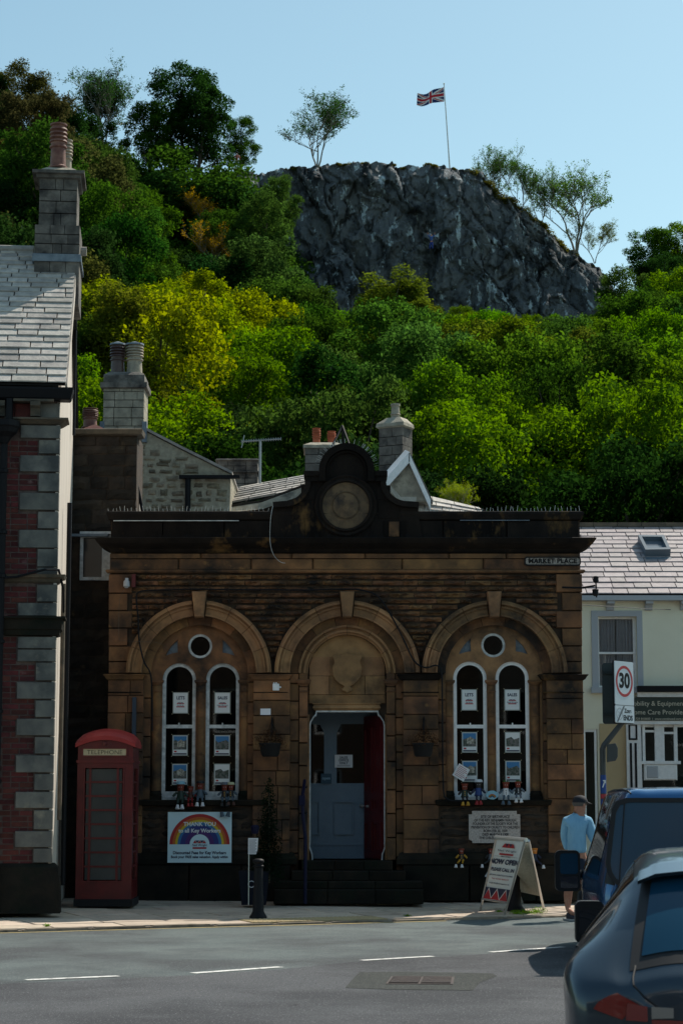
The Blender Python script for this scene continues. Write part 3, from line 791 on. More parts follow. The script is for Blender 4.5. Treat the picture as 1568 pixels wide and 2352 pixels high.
# bays with paired lancets
for i in (0, 2):
    cx, lan = arches[i]
    r = 38.5 * p; zsl = Z(1560 if i == 0 else 1556)
    zc = Z(1482 if i == 0 else 1480); rc = 28 * p
    tri = []
    T0 = [(380, 1504), (383, 1497), (391, 1484), (400, 1474), (408, 1467), (407.5, 1480), (408, 1497), (395, 1499)]
    ccx_px = 458 if i == 0 else 1134.5
    base_px = 459.5
    for sg in (1, -1):
        t_ = [(cx + sg * (q[0] - base_px) * p, Z(q[1] - (0 if i == 0 else 3))) for q in T0]
        if sg < 0: t_ = t_[::-1]
        tri.append(t_)
    plate = arch(cx, ZS, 112.5 * p, Z_SILL)
    yb = Y0 + .17
    mb = MB(); mb.prism(plate, yb, yb + .12, [arch(l_, zsl, r, Z_SILL + .02) for l_ in lan] + [circle(cx, zc, rc)] + tri)
    mb.build('tympanum', m_sandlite if i == 2 else m_sand, off)
    for t_ in tri:
        m = MB(); m.prism(t_, yb + .055, yb + .06); m.build('lead_pane', m_lead, off)
    # raised edge and joints of the tympanum: two halves
    for l_ in lan:
        win = empty('window', (l_, yb, Z_SILL)); win.parent = off; win.location = (l_, yb - Y0, Z_SILL - PAV)
        m = MB(); m.prism(arch(l_, zsl, r, Z_SILL + .02), yb + .04, yb + .12, [arch(l_, zsl, r - 8.0 * p, Z_SILL + .13)])
        zr = Z(1667.5); m.box(l_ - r + .02, l_ + r - .02, yb + .035, yb + .115, zr - .026, zr + .026)
        m.box(l_ - r - .01, l_ + r + .01, yb - .02, yb + .06, Z_SILL + .005, Z_SILL + .05)
        m.lathe((l_, yb + .03, zr + .026), [(.012, 0), (.012, .02), (.005, .03)], 8)
        m.build('frame', m_white if i == 2 else m_whiteold, win)
        g = MB(); g.prism(arch(l_, zsl, r - 8.2 * p, Z_SILL + .125), yb + .085, yb + .09); g.build('pane', m_glass, win)
    m = MB(); m.prism(circle(cx, zc, rc - .001, 32), yb + .02, yb + .10, [circle(cx, zc, rc - 5.5 * p, 32)]); rw = empty('round_window', (cx, yb, zc)); rw.parent = off; rw.location = (cx, yb - Y0, zc - PAV)
    m.build('frame', m_whiteold, rw, smooth=True)
    m = MB(); m.prism(circle(cx, zc, rc - 5.7 * p), yb + .07, yb + .075); m.build('pane', m_glassdark, rw)
    # colonnettes: centre and both jambs
    mid = (lan[0] + lan[1]) / 2
    for (xx, hw) in ((mid, .062), (lan[0] - r - .085, .075), (lan[1] + r + .085, .075)):
        m = MB(); zc0, zc1 = Z(1573), Z(1561)
        m.box(xx - hw - .03, xx + hw + .03, yb - .09, yb + .02, zc1 - .03, zc1); m.lathe((xx, yb - .01, zc0), [(hw - .005, -.0), (hw + .03, zc1 - zc0 - .03)], 12); m.lathe((xx, yb, Z(1589)), [(hw, 0), (hw + .012, .01), (hw, .022)], 12)
        m.build('capital', m_sand, off)
        zz = Z_SILL + .14; tops = [zz, zz + (zc0 - zz) * .34, zz + (zc0 - zz) * .7, zc0]
        for q0, q1 in zip(tops, tops[1:]):
            m = MB(); m.cyl((xx, yb + .005, q0 + .003), hw, q1 - q0 - .006, 14); m.build('shaft', m_sand, off, smooth=True)
        m = MB(); m.box(xx - hw - .02, xx + hw + .02, yb - .08, yb + .02, Z_SILL, Z_SILL + .06); m.lathe((xx, yb - .0, Z_SILL + .06), [(hw + .015, 0), (hw + .02, .03), (hw, .08)], 14); m.build('base', m_plinth, off)
    # sill and panel of rough stones below
    m = MB(); m.ledge(X(318 if i == 0 else 1010, 1845), X(602 if i == 0 else 1254, 1845), Y0, Y0 + .3, [(Z(1851), .02), (Z(1849), .06), (Z(1839), .08), (Z(1837), .06)]); m.build('sill', m_plinth, off)
    xa_, xb_ = cx - 131 * p + .01, cx + 131 * p - .01
    zz = Z_PL; top = Z(1852)
    while zz < top - .02:
        h = min(rng.uniform(.10, .15), top - zz)
        lay(xa_, xb_, zz, zz + h, Y0 - .01, .09, [stone_me for stone_me in rock_dark] if 'rock_dark' in globals() else rock, (.28, .6), name='stone', gap=.014); zz += h
# room behind
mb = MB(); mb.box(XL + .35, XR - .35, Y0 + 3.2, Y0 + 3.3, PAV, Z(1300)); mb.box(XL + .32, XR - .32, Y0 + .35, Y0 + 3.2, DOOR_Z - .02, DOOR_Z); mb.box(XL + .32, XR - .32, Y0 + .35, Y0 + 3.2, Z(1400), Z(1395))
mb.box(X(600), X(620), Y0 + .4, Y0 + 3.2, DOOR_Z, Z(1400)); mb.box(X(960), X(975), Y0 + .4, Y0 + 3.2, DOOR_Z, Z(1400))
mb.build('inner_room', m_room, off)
# piers --------------------------------------------------------------
def pier(px0, px1, seed, y=Y0 - .035, top=1562, bottom=1962, rows=None, lens=(.3, .6)):
    r = random.Random(seed); z = Z(top); zb = Z(bottom)
    while z > zb + .02:
        h = min(r.uniform(.22, .31), z - zb)
        if z - h - zb < .1: h = z - zb
        lay(X(px0), X(px1), z - h, z, y, .09, blk, lens, gap=.006, r=r); z -= h
pier(250, 332, 1, lens=(.2, .36)); pier(582, 667, 2, lens=(.22, .5)); pier(924, 1005, 3, lens=(.26, .54)); pier(1252, 1337, 5, lens=(.24, .52))
for (a_, b_, l_) in ((243, 333, 1), (576, 668, 1), (914, 1013, 0), (1237, 1345, 0)):
    m = MB(); z0_, z1_ = Z(1563), Z(1549)
    m.ledge(X(a_ + 8), X(b_ - 8), Y0 - .03, Y0 + .1, [(z0_, 0), (z0_ + .02, .03), (z0_ + .055, .05), (z1_ - .01, .075), (z1_, .06)])
    m.build('impost', m_sand if l_ else m_sooty, off)
    m = MB(); zz = Z(1592); m.ledge(X(a_ + 9), X(b_ - 9), Y0 - .032, Y0 + .1, [(zz, 0), (zz + .008, .02), (zz + .02, 0)]); m.build('neck_moulding', m_sooty, off)
# plinth -------------------------------------------------------------
for (a_, b_) in ((249, 668), (924, 1337)):
    m = MB(); m.ledge(X(a_, 1960), X(b_, 1960), Y0, Y0 + .1, [(Z(1985), .09), (Z(1972), .09), (Z(1966), .06), (Z(1960), .05), (Z(1957), .0)]); m.build('plinth_moulding', m_plinth, off)
    lay(X(a_, 2000), X(b_, 2000), PAV - .02, Z(1985), Y0 - .085, .18, blk_pl, (.7, 1.3), gap=.006, name='plinth_block')
# centre bay: inner pilasters, tympanum ashlar, lintel, shield ------------
cx = arches[1][0]; yb = Y0 + .19
od = [(716, 1977), (715, 1962), (708.5, 1945), (710, 1938), (710, 1668), (712, 1657), (719, 1646), (724, 1640), (725.5, 1632)]
door_l = [(X(a_, b_, yb), Z(b_, yb)) for a_, b_ in od]
dmx = X(797, 1800, yb)
door_o = door_l + [(2 * dmx - a_, b_) for a_, b_ in door_l[::-1]]
mb = MB(); mb.prism(arch(cx, ZS, 91 * p, DOOR_Z - .01), yb + .06, yb + .16, [[(a_, max(b_, DOOR_Z + .001)) for a_, b_ in door_o]])
mb.build('tympanum', m_mortar, off)
tb = [(1453, 1507), (1507, 1550), (1550, 1594)]
for k, (p0, p1) in enumerate(tb):
    zt_, zb_ = Z(p0), Z(p1)
    cuts = [-88 * p, 88 * p] if k == 0 else [-88 * p, -41 * p, 41 * p, 88 * p] if k == 1 else [-88 * p, -41 * p, 41 * p, 88 * p]
    for a_, b_ in zip(cuts, cuts[1:]):
        if k == 0 or zt_ > ZS:
            zz0 = zb_; pts = [(a_, zz0), (b_, zz0)]
            n_ = 14; up = []
            for q in range(n_ + 1):
                xx = b_ + (a_ - b_) * q / n_; hh = sqrt(max(0, (90 * p) ** 2 - xx * xx)) + ZS
                up.append((xx, min(zt_, hh) if k else hh))
            pts += [u for u in up if u[1] > zz0 + .001]
            m = MB(); m.prism([(cx + q[0] * .985, q[1]) for q in pts], yb + .03, yb + .06); m.build('block', m_sandlite, wall)
        else:
            inst('block', blk_lite, wall, (cx + (a_ + b_) / 2, yb + .045, (zt_ + zb_) / 2), (0, 0, 0), (b_ - a_ - .006, .03, zt_ - zb_ - .008))
mb = MB(); zt_, zb_ = Z(1594), Z(1614)
inst('lintel', blk_lite, wall, (cx, yb + .045, (zt_ + zb_) / 2), (0, 0, 0), (176 * p, .03, zt_ - zb_))
mb.ledge(X(725, 1620), X(867, 1620), yb + .03, yb + .1, [(Z(1632), .0), (Z(1628), .03), (Z(1625), .05), (Z(1617), .03), (Z(1615), .055), (Z(1613), .05)])
mb.build('door_hood', m_sandlite, off)
sh_ = [(764, 1504), (775, 1503.5), (785, 1501), (796, 1500), (807, 1501), (817, 1504), (829, 1503), (830, 1508), (827, 1515), (826, 1522), (830, 1530), (830, 1540), (828, 1552), (822, 1562), (813, 1570), (806, 1573), (803, 1577), (809, 1581), (807, 1586), (801, 1587), (796, 1591)]
shl = [(cx + (a_ - 796.5) * p, Z(b_)) for a_, b_ in sh_]
shl = shl + [(2 * cx - a_, b_) for a_, b_ in shl[-2:0:-1] if a_ > cx]
shl = [q for q in shl if q[0] >= cx - .001 or True]
right = [(a_, b_) for a_, b_ in [(cx + (a_ - 796.5) * p, Z(b_)) for a_, b_ in sh_] if a_ >= cx - .004]
left = [(2 * cx - a_, b_) for a_, b_ in right[::-1] if a_ > cx + .01]
mb = MB(); mb.prism(right + left, yb - .09, yb + .04); mb.build('carved_shield', m_sandlite, off, bevel=.018)
for sgn in (-1, 1):
    a_, b_ = sorted((cx + sgn * 90 * p, cx + sgn * 110 * p))
    z = DOOR_Z
    top = Z(1576)
    while z < top - .01:
        h = min(rng.uniform(.3, .42), top - z)
        if top - z - h < .15: h = top - z
        inst('jamb_block', blk, wall, ((a_ + b_) / 2, Y0 + .05 + .07, z + h / 2), (0, 0, 0), (b_ - a_ - .004, .14, h - .01)); z += h
    m = MB(); m.ledge(a_ + .01, b_ - .01, Y0 + .06, Y0 + .2, [(top, 0), (top + .02, .01), (top + .05, .04), (Z(1562), .055), (Z(1560), .04)]); m.ledge(a_ + .005, b_ - .005, Y0 + .05, Y0 + .2, [(Z(1590), 0), (Z(1588), .015), (Z(1585), 0)])
    m.build('capital', m_sand, off)
    m = MB(); m.box(a_ + .003, b_ - .003, Y0 + .06, Y0 + .2, Z(1561), ZS); m.build('springer', m_sand, off)
    # between door edge and pilaster, beside the opening
    a_, b_ = sorted((cx + sgn * 86.5 * p, cx + sgn * 91 * p))
    m = MB(); m.box(a_, b_, yb + .0, yb + .1, DOOR_Z, Z(1640)); m.build('jamb', m_sandlite, off)
# white edge of the doorway
mb = MB()
inner = [(dmx + (a_ - dmx) * .968, b_ - (.022 if b_ > Z(1640) else 0)) for a_, b_ in door_o]
ft = [(a_, yb + .02, b_) for a_, b_ in door_o] + [(a_, yb + .02, b_) for a_, b_ in inner] + [(a_, yb + .3, b_) for a_, b_ in door_o] + [(a_, yb + .3, b_) for a_, b_ in inner]
n_ = len(door_o)
fs = []
for k in range(n_ - 1): fs += [(k, k + 1, n_ + k + 1, n_ + k), (n_ + k, n_ + k + 1, 3 * n_ + k + 1, 3 * n_ + k), (k, k + 1, 2 * n_ + k + 1, 2 * n_ + k)]
mb.add(ft, fs); mb.build('door_surround', m_whiteold, off)
# lobby
YD = yb + .95
mb = MB(); x0_, x1_ = dmx - .62, dmx + .62
mb.box(x0_ - .05, x0_, yb + .3, YD + .1, DOOR_Z, Z(1600)); mb.box(x1_, x1_ + .05, yb + .3, YD + .1, DOOR_Z, Z(1600)); mb.box(x0_, x1_, yb + .3, YD, Z(1618), Z(1612)); mb.box(x0_, x1_, yb + .1, YD, DOOR_Z - .05, DOOR_Z)
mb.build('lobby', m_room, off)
def dx(px): return X(px, 1850, YD)
def dz(py): return Z(py, YD)
ind = empty('inner_door', (dmx, YD, DOOR_Z)); ind.parent = off; ind.location = (dmx, YD - Y0, DOOR_Z - PAV)
mb = MB(); mb.prism([(x0_, DOOR_Z), (x1_, DOOR_Z), (x1_, dz(1625)), (x0_, dz(1625))], YD, YD + .05, [[(dx(a_), dz(b_)) for a_, b_ in ((714, 1799), (744, 1799), (744, 1684), (735, 1665), (714, 1663))], [(dx(a_), dz(b_)) for a_, b_ in ((773, 1799), (836, 1799), (836, 1663), (783, 1663), (773, 1684))]])
mb.build('leaf', m_doorblue, ind)
mb = MB(); mb.box(dx(714), dx(744), YD + .02, YD + .025, dz(1799), dz(1663)); mb.box(dx(773), dx(836), YD + .02, YD + .025, dz(1799), dz(1663)); mb.build('pane', m_glassdark, ind)
for (a_, b_) in ((700, 769 - 18), (767, 812), (838, 880)):
    if a_ == 700: a_, b_ = 712, 735
    m = MB(); m.prism([(dx(a_), dz(1930)), (dx(b_), dz(1930)), (dx(b_), dz(1867 + 30)), (dx(a_), dz(1897))] if False else [(dx(a_), dz(1917)), (dx(b_), dz(1917)), (dx(b_), dz(1840)), (dx(a_), dz(1840))], YD - .035, YD, [[(dx(a_ + 3), dz(1914)), (dx(b_ - 3), dz(1914)), (dx(b_ - 3), dz(1843)), (dx(a_ + 3), dz(1843))]]); m.build('panel_moulding', m_doorblue, ind)
m = MB(); m.box(x0_, dx(838), YD - .015, YD, dz(1942), dz(1938)); m.build('kick_rail', m_doorblue, ind)
# red leaf
hx, hy = dmx + .565, yb + .12; ex, ey = X(839, 1800, YD - .02), YD - .02
ra = math.atan2(ey - hy, ex - hx); rl = sqrt((ex - hx) ** 2 + (ey - hy) ** 2)
rd = empty('open_door', (hx, hy, DOOR_Z)); rd.parent = off; rd.location = (hx, hy - Y0, DOOR_Z - PAV); rd.rotation_euler = (0, 0, ra)
WM[rd] = Matrix.LocRotScale(Vector((hx, hy, DOOR_Z)), rd.rotation_euler, None)
H_ = Z(1640) - DOOR_Z
mb = MB(); mb.box(0, rl, -.02, .025, .01, H_); mb.build('leaf', m_reddoor, rd, world=False)
for (u0, u1) in ((.08, .44), (.56, .92)):
    for (v0, v1) in ((.06, .26), (.34, .42), (.46, .92)):
        m = MB(); a0_, a1_, b0_, b1_ = u0 * rl, u1 * rl, v0 * H_, v1 * H_
        m.prism([(a0_, b0_), (a1_, b0_), (a1_, b1_), (a0_, b1_)], .025, .045, [[(a0_ + .025, b0_ + .03), (a1_ - .025, b0_ + .03), (a1_ - .025, b1_ - .03), (a0_ + .025, b1_ - .03)]]); m.build('panel_moulding', m_reddoor, rd, world=False)
m = MB(); m.lathe((rl * .93, .025, H_ * .37), [(.012, 0), (.012, .05), (.035, .055), (.035, .08), (.02, .09)], 12, 'y'); m.box(rl * .75, rl * .9, .026, .034, H_ * .36, H_ * .375); m.build('door_knob', m_alu, rd, world=False)
# steps
def sp(px0, px1, pt, yf):
    return X(px0, pt, yf), X(px1, pt, yf), Z(pt, yf)
steps = [(628, 972, 2044, 30.0, PAV - .01), (630, 970, 2025, 30.28, None), (669, 931, 2001, 30.56, None), (692, 902, 1977, 30.86, None)]
prev = PAV - .01
for (a_, b_, t_, yf, _) in steps:
    x0s, x1s, zt = sp(a_, b_, t_, yf)
    for (q0, q1) in ((0, .36), (.36, .68), (.68, 1)):
        m = MB(); m.cbox(x0s + (x1s - x0s) * q0 + .003, x0s + (x1s - x0s) * q1 - .003, yf, Y0 + .2, prev, zt, .012); m.build('step', m_plinth, off)
    prev = zt
# bird spikes: hundreds of tiny needles
mb = MB(); zt = Z(1174)
def spike(x, y, z, dx_, dz_, h=.075):
    mb.add([(x - .003, y, z), (x + .003, y, z), (x + .0025 + dx_ * h, y, z + dz_ * h), (x - .0025 + dx_ * h, y, z + dz_ * h), (x, y + .007, z), (x + dx_ * h, y + .004, z + dz_ * h)], [(0, 1, 2, 3), (1, 4, 5, 2), (4, 0, 3, 5)])
x = X(250, 1175)
while x < X(1332, 1175):
    if not (X(632) < x < X(958)):
        spike(x, Y0 - .02 + rng.uniform(-.02, .02), zt, rng.uniform(-.25, .25), 1, rng.uniform(.035, .085))
    x += rng.uniform(.045, .075)
for k in range(46):
    a_ = rng.uniform(.15, pi - .15)
    if abs(a_ - pi / 2) < .25 and rng.random() < .5: continue
    spike(arc_c[0] + arc_r * cos(a_), Y0 - .08, arc_c[1] + arc_r * sin(a_), cos(a_), sin(a_), .09)
for k in range(26): spike(X(890 + k * 2.6), Y0 - .04, Z(1120 + min(34, k * 3)), .1, 1, .08)
mb.build('bird_spikes', M('spike_steel', (.75, .74, .70), rough=.6), off, kind='stuff')
m = MB(); m.box(X(262, 1190), X(549, 1190), Y0 - .065, Y0 - .03, Z(1198), Z(1196.2)); m.build('lead_strip', m_whiteold, off)
m = MB(); m.box(X(1055, 1190), X(1215, 1190), Y0 - .065, Y0 - .03, Z(1197), Z(1195.4)); m.build('lead_strip', m_lead, off)
mb = MB()
for k in range(260):
    x = XL + (XR - XL) * rng.random(); spike(x, Y0 - .16, Z(1238), rng.uniform(-.2, .2), 1, .05)
mb.build('ledge_spikes', m_black, off, kind='stuff')
# iron bracing behind the gable
mb = MB(); t0 = (X(786, 978, Y0 + .5), Y0 + .5, Z(978, Y0 + .5))
for q in ((X(760, 1022, Y0 + .2), Y0 + .2, Z(1030, Y0 + .2)), (X(804, 1022, Y0 + .2), Y0 + .2, Z(1026, Y0 + .2))): mb.tube([t0, q], .018, 6)
mb.tube([t0, (t0[0] + .1, Y0 + 2, Z(1250))], .018, 6)
mb.build('gable_brace', m_black, off)
# street name plate
pl = empty('street_sign', (X(1267), Y0 - .06, Z(1290)), label='worn cast street name plate at the top right corner of the stone office', cat='street sign')
a_, b_, c_, d_ = X(1204, 1290), X(1330, 1290), Z(1299), Z(1281.5)
def rrect(x0, x1, z0, z1, r, n=5):
    pts = []
    for (cx_, cz_, s0) in ((x1 - r, z0 + r, -pi / 2), (x1 - r, z1 - r, 0), (x0 + r, z1 - r, pi / 2), (x0 + r, z0 + r, pi)):
        pts += [(cx_ + r * cos(s0 + pi / 2 * k / n), cz_ + r * sin(s0 + pi / 2 * k / n)) for k in range(n + 1)]
    return pts
m = MB(); m.prism(rrect(a_, b_, c_, d_, .035), Y0 - .075, Y0 - .05); m.build('plate', M('worn_sign_enamel', (.38, .33, .29), (.14, .12, .10), 26, .7, .3, 60, contrast=(.45, .6)), pl)
m = MB(); m.prism(rrect(a_ - .01, b_ + .01, c_ - .01, d_ + .01, .04), Y0 - .085, Y0 - .05, [rrect(a_ + .008, b_ - .008, c_ + .008, d_ - .008, .03)]); m.build('rim', m_blackmatt, pl)
text('MARKET PLACE', .098, ((a_ + b_) / 2, Y0 - .076, (c_ + d_) / 2), m_blackmatt, pl, bold=.0035, sx=1.02, extrude=.004, space=1.06)
# memorial plaque
pq = empty('memorial_plaque', (X(1134), Y0, Z(1935)), label='pale stone memorial plaque with cut corners under the right hand window pair', cat='plaque')
a_, b_, c_, d_ = X(1075.5, 1900), X(1193, 1900), Z(1936), Z(1862.5)
e = .05
m = MB(); m.prism([(a_ + e, c_), (b_ - e, c_), (b_ - e, c_ + e * .6), (b_, c_ + e), (b_, d_ - e), (b_ - e, d_ - e), (b_ - e, d_), (a_ + e, d_), (a_ + e, d_ - e), (a_, d_ - e), (a_, c_ + e), (a_ + e, c_ + e * .6)], Y0 - .075, Y0 + .02)
m.build('slab', M('plaque_stone', (.50, .45, .42), (.30, .27, .25), 40, .85, .3, 120), pq)
for k, (t_, s_) in enumerate((('SITE OF BIRTHPLACE', .056), ('OF THE REV. BENJAMIN WAUGH', .056), ('FOUNDER OF THE SOCIETY FOR THE', .052), ('PREVENTION OF CRUELTY TO CHILDREN', .05), ('BORN FEB 20, 1839', .052), ('DIED MARCH 8 1908', .052), ("THE CHILDREN'S FRIEND", .052))):
    text(t_, s_, ((a_ + b_) / 2 + .01, Y0 - .076, Z(1876 + k * 8.1)), m_blackmatt, pq, bold=.0012, sx=.82 if k not in (3, 1, 2) else .76, extrude=.001)
# ================================================================== LEFT BRICK BUILDING (turned 5 degrees)
LA = RAD(5.1)
ox_, oy_ = W(138, 950, 27.5)[0] + .0, 27.5
PL = Plane(ox_, oy_, LA)
lb = empty('brick_building', (ox_, oy_, PAV), rz=LA, label='red brick building with grey stone quoins and slate roof at the left edge', cat='building')
def lp(px, py, v=0.0):
    u, z = PL(px, py, v); return u, z - PAV
def LB(mbx, name, mat, parent=lb, **k): return mbx.build(name, mat, parent, world=False, **k)
EAVE = lp(100, 922)[1]
U0 = -6.0
# walls
Lc = M('brick_wall_back', (.16, .09, .08), rough=.95)
mb = MB(); mb.box(U0, -.04, .02, 4.4, 0, EAVE + .12); LB(mb, 'wall', m_brickmortar)
ridge_v, ridge_z = 2.45, lp(100, 577, 2.45)[1]
# side (gable) wall facing right
mb = MB(); g = [(0, 0), (4.5, 0), (4.5, EAVE), (ridge_v, ridge_z - .12), (0, EAVE - .05)]
vs = [(0.0, a_, b_) for a_, b_ in g] + [(-.04, a_, b_) for a_, b_ in g]
mb.add(vs, [(0, 1, 2, 3, 4)] + [(k, (k + 1) % 5, 5 + (k + 1) % 5, 5 + k) for k in range(5)]); LB(mb, 'gable_wall', m_sidewall)
# pipes and boards on the gable wall
mb = MB(); mb.tube([(.06, .75, 1.2), (.06, .75, lp(138, 1340, .7)[1])], .03, 8); LB(mb, 'wall_pipe', m_ledge)
mb = MB(); mb.tube([(.09, 1.5, .3), (.09, 1.5, lp(155, 1155, 1.5)[1])], .035, 8); LB(mb, 'rainwater_pipe', m_black)
mb = MB(); mb.tube([(.05, 3.4, lp(185, 1000, 3.4)[1]), (.05, 3.4, lp(187, 640, 3.4)[1] - .3)], .022, 8); LB(mb, 'vent_pipe', m_black)
# quoins
qs = [(976, 1007, 1), (1010, 1043, 0), (1045, 1084, 1), (1086, 1130, 0), (1131, 1172, 1), (1175, 1215, 0), (1216, 1259, 1), (1260, 1303, 0), (1303, 1320, 0), (1342, 1383, 0), (1384, 1415, 1), (1462, 1490, 1), (1491, 1520, 1), (1521, 1564, 0), (1566, 1606, 1),
      (1608, 1648, 0), (1650, 1690, 1), (1692, 1732, 0), (1734, 1775, 1), (1777, 1816, 0), (1818, 1857, 1), (1860, 1906, 0), (1908, 1947, 1), (1948, 1982, 0)]
qb = block_mesh('quoin', m_grey_stone, .012, .03)
def blkL(px0, px1, p0, p1, me, y0=-.03, d=.14, name='quoin'):
    u0, z1 = lp(px0, p0); u1, _ = lp(px1, p0); z0 = lp(px0, p1)[1]
    if px1 >= 999: u1 = .012
    return inst(name, me, lb, ((u0 + u1) / 2, y0 + d / 2, (z0 + z1) / 2), (0, 0, 0), (u1 - u0 - .004, d, z1 - z0 - .006), world=False)
for p0, p1, lng in qs:
    xx = (48 if lng else 91) - (p0 - 976) * .014
    blkL(xx, 999, p0, p1, qb)
# bricks
bm_ = [block_mesh('brick', m_brick, .02, .05) for _ in range(1)]
rr = random.Random(5)
def covered(p):
    for p0, p1, lng in qs:
        if p0 - 3 <= p <= p1 + 2: return (48 if lng else 91) - (p0 - 976) * .014
    return 60
py = 1010.0; row = 0; nb = 0
mbst = MB()
while py < 1982:
    if 1318 < py < 1342 or 1417 < py < 1461: py += 12.9; row += 1; continue
    ur = lp(covered(py + 6), py)[0] - .012
    z1 = lp(0, py)[1]; z0 = lp(0, py + 12.9)[1]
    u = lp(-14, py)[0] + (row % 2) * .11
    while u < ur - .03:
        L = .225 if rr.random() < .72 else .112
        if u + L > ur: L = ur - u
        if ur - (u + L) < .05: L = ur - u
        c_ = ((u + L / 2), .012 + .04 + rr.uniform(-.003, .003), (z0 + z1) / 2)
        if nb < 290: inst('brick', bm_[0], lb, c_, (0, 0, 0), (L - .011, .08, z1 - z0 - .011), world=False)
        else: mbst.cbox(u, u + L - .011, .012, .05, z0 + .005, z1 - .006, .003)
        nb += 1; u += L
    py += 12.9; row += 1
if mbst.v: LB(mbst, 'brickwork', m_brick, kind='stuff')
for (a_, b_, c_, d_) in ((35, 74, 925, 961), (10, 35, 925, 961), (90, 138, 925, 961)):
    blkL(a_, b_, c_, d_, bm_[0] if a_ != 90 else qb, 0.0, .1, 'brick' if a_ != 90 else 'quoin')
# mouldings
def mould(p0, p1, prof, mat, name, xl=0):
    m = MB(); zt, zb = lp(100, p0)[1], lp(100, p1)[1]; H = zt - zb
    pr = [(zb + H * a_, b_) for a_, b_ in prof]
    m.ledge(lp(xl, p0)[0] - (1 if xl < 5 else 0), .0, 0, .3, pr); return LB(m, name, mat)
mould(962, 976, [(0, .0), (.2, .04), (.6, .09), (.7, .12), (1, .12), (1, .0)], m_ledge, 'string_course', 33)
mould(1320, 1339, [(0, .0), (.15, .03), (.5, .05), (.6, .10), (.95, .12), (1, .06)], m_ledge, 'string_course')
mould(1417, 1461, [(0, .0), (.05, .05), (.3, .06), (.35, .08), (.85, .09), (.9, .13), (1, .13), (1, .0)], m_plinth, 'cornice', 16)
m = MB(); zt = lp(100, 1983)[1]; m.ledge(U0, .03, 0, .3, [(0, .10), (lp(100, 2030)[1], .09), (zt - .05, .06), (zt, .0)]); LB(m, 'plinth', m_plinth)
# corbels, gutter, hopper, downpipe
for a_, b_ in ((72, 94), (-10, 13)):
    u0, zt = lp(a_, 924); u1, zb = lp(b_, 958)
    m = MB(); H = zt - zb
    side = [(-.16, zt), (-.16, zt - H * .35), (-.10, zt - H * .5), (-.07, zb + H * .1), (-.09, zb), (.02, zb), (.02, zt)]
    vs = [(u0, q[0], q[1]) for q in side] + [(u1, q[0], q[1]) for q in side]; k_ = len(side)
    m.add(vs, [tuple(range(k_)), tuple(range(k_, 2 * k_))[::-1]] + [(q, (q + 1) % k_, k_ + (q + 1) % k_, k_ + q) for q in range(k_)]); LB(m, 'corbel', m_ledge)
m = MB(); u0, zt = lp(33, 920); u1, zb = lp(125, 927); m.box(u0, u1, -.16, 0, zb, zt); LB(m, 'soffit_stone', m_ledge)
m = MB(); zt = lp(100, 894)[1]; zb = lp(100, 921)[1]; m.ledge(U0, .13, -.12, .1, [(zb, 0), (zb + .02, .02), (zt - .03, .05), (zt, .05)]); LB(m, 'gutter', m_black)
m = MB(); u0 = lp(12, 1000)[0]; m.tube([(u0, -.12, 0.05), (u0, -.12, lp(12, 1020)[1])], .052, 10)
m.tube([(u0 + .06, -.12, lp(12, 985)[1]), (u0 + .06, -.12, zb)], .05, 8)
for q in (1090, 1230, 1330, 1480, 1640, 1800, 1960): m.lathe((u0, -.12, lp(12, q)[1]), [(.052, 0), (.068, .01), (.068, .05), (.052, .06)], 10)
LB(m, 'downpipe', m_black)
m = MB(); zt = lp(12, 972)[1]; zb = lp(12, 1022)[1]; m.lathe((u0 - .0, -.14, zb), [(.06, 0), (.10, .08), (.17, .14), (.19, .2), (.21, .22), (.21, zt - zb)], 4 * 4); LB(m, 'hopper_head', m_black)
m = MB(); a0 = lp(40, 1338); m.tube([(a0[0] - .8, -.14, a0[1] + .0), (a0[0], -.14, a0[1] + .06), (lp(105, 1310)[0], -.14, lp(105, 1316)[1] + .03), (.03, -.10, lp(138, 1316)[1] + .03), (.08, .1, lp(138, 1330)[1] - .1), (.08, .4, lp(138, 1400)[1])], .018, 6); LB(m, 'cable', m_black)
# roof
rf = empty('roof'); rf.parent = lb; WM[rf] = WM[lb].copy()
def roofpt(u, t, lift=0.0):          # t = 0 at eave, 1 at ridge
    v = -.14 + (ridge_v + .14) * t; z = (EAVE + .22) + (ridge_z - EAVE - .22) * t
    n = Vector((0, -(ridge_z - EAVE - .22), ridge_v + .14)).normalized()
    return Vector((u, v, z)) + n * lift
verge = .07
m = MB(); q = [roofpt(U0, 0, -.03), roofpt(verge, 0, -.03), roofpt(verge, 1, -.03), roofpt(U0, 1, -.03)]
bk = [Vector((U0, ridge_v * 2 + .1, EAVE + .1)), Vector((verge, ridge_v * 2 + .1, EAVE + .1))]
m.add([tuple(p_) for p_ in q + bk], [(0, 1, 2, 3), (3, 2, 5, 4)]); LB(m, 'underlay', m_roofbed, rf)
sl_me = []
for q_ in range(5):
    r_ = random.Random(q_ + 70); m = MB()
    j = [r_.uniform(-.012, .012) for _ in range(4)]
    b_ = [(-.5, -.5 + j[0], 0), (.5, -.5 + j[1], 0), (.5, .5, 0), (-.5, .5, 0)]
    t_ = [(x_, y_, 1) for x_, y_, _ in b_]; t_[0] = (-.5 + .01, t_[0][1] + .02 + abs(j[2]), 1); t_[1] = (.5 - .01, t_[1][1] + .02 + abs(j[3]), 1)
    m.add(b_ + t_, [(0, 3, 2, 1), (4, 5, 6, 7), (0, 1, 5, 4), (1, 2, 6, 5), (2, 3, 7, 6), (3, 0, 4, 7)]); sl_me.append(m)
slate_g = [mesh_of(q_, 'slate', m_slate) for q_ in sl_me]; slate_m = [mesh_of(q_, 'slate', m_slate_mauve) for q_ in sl_me]
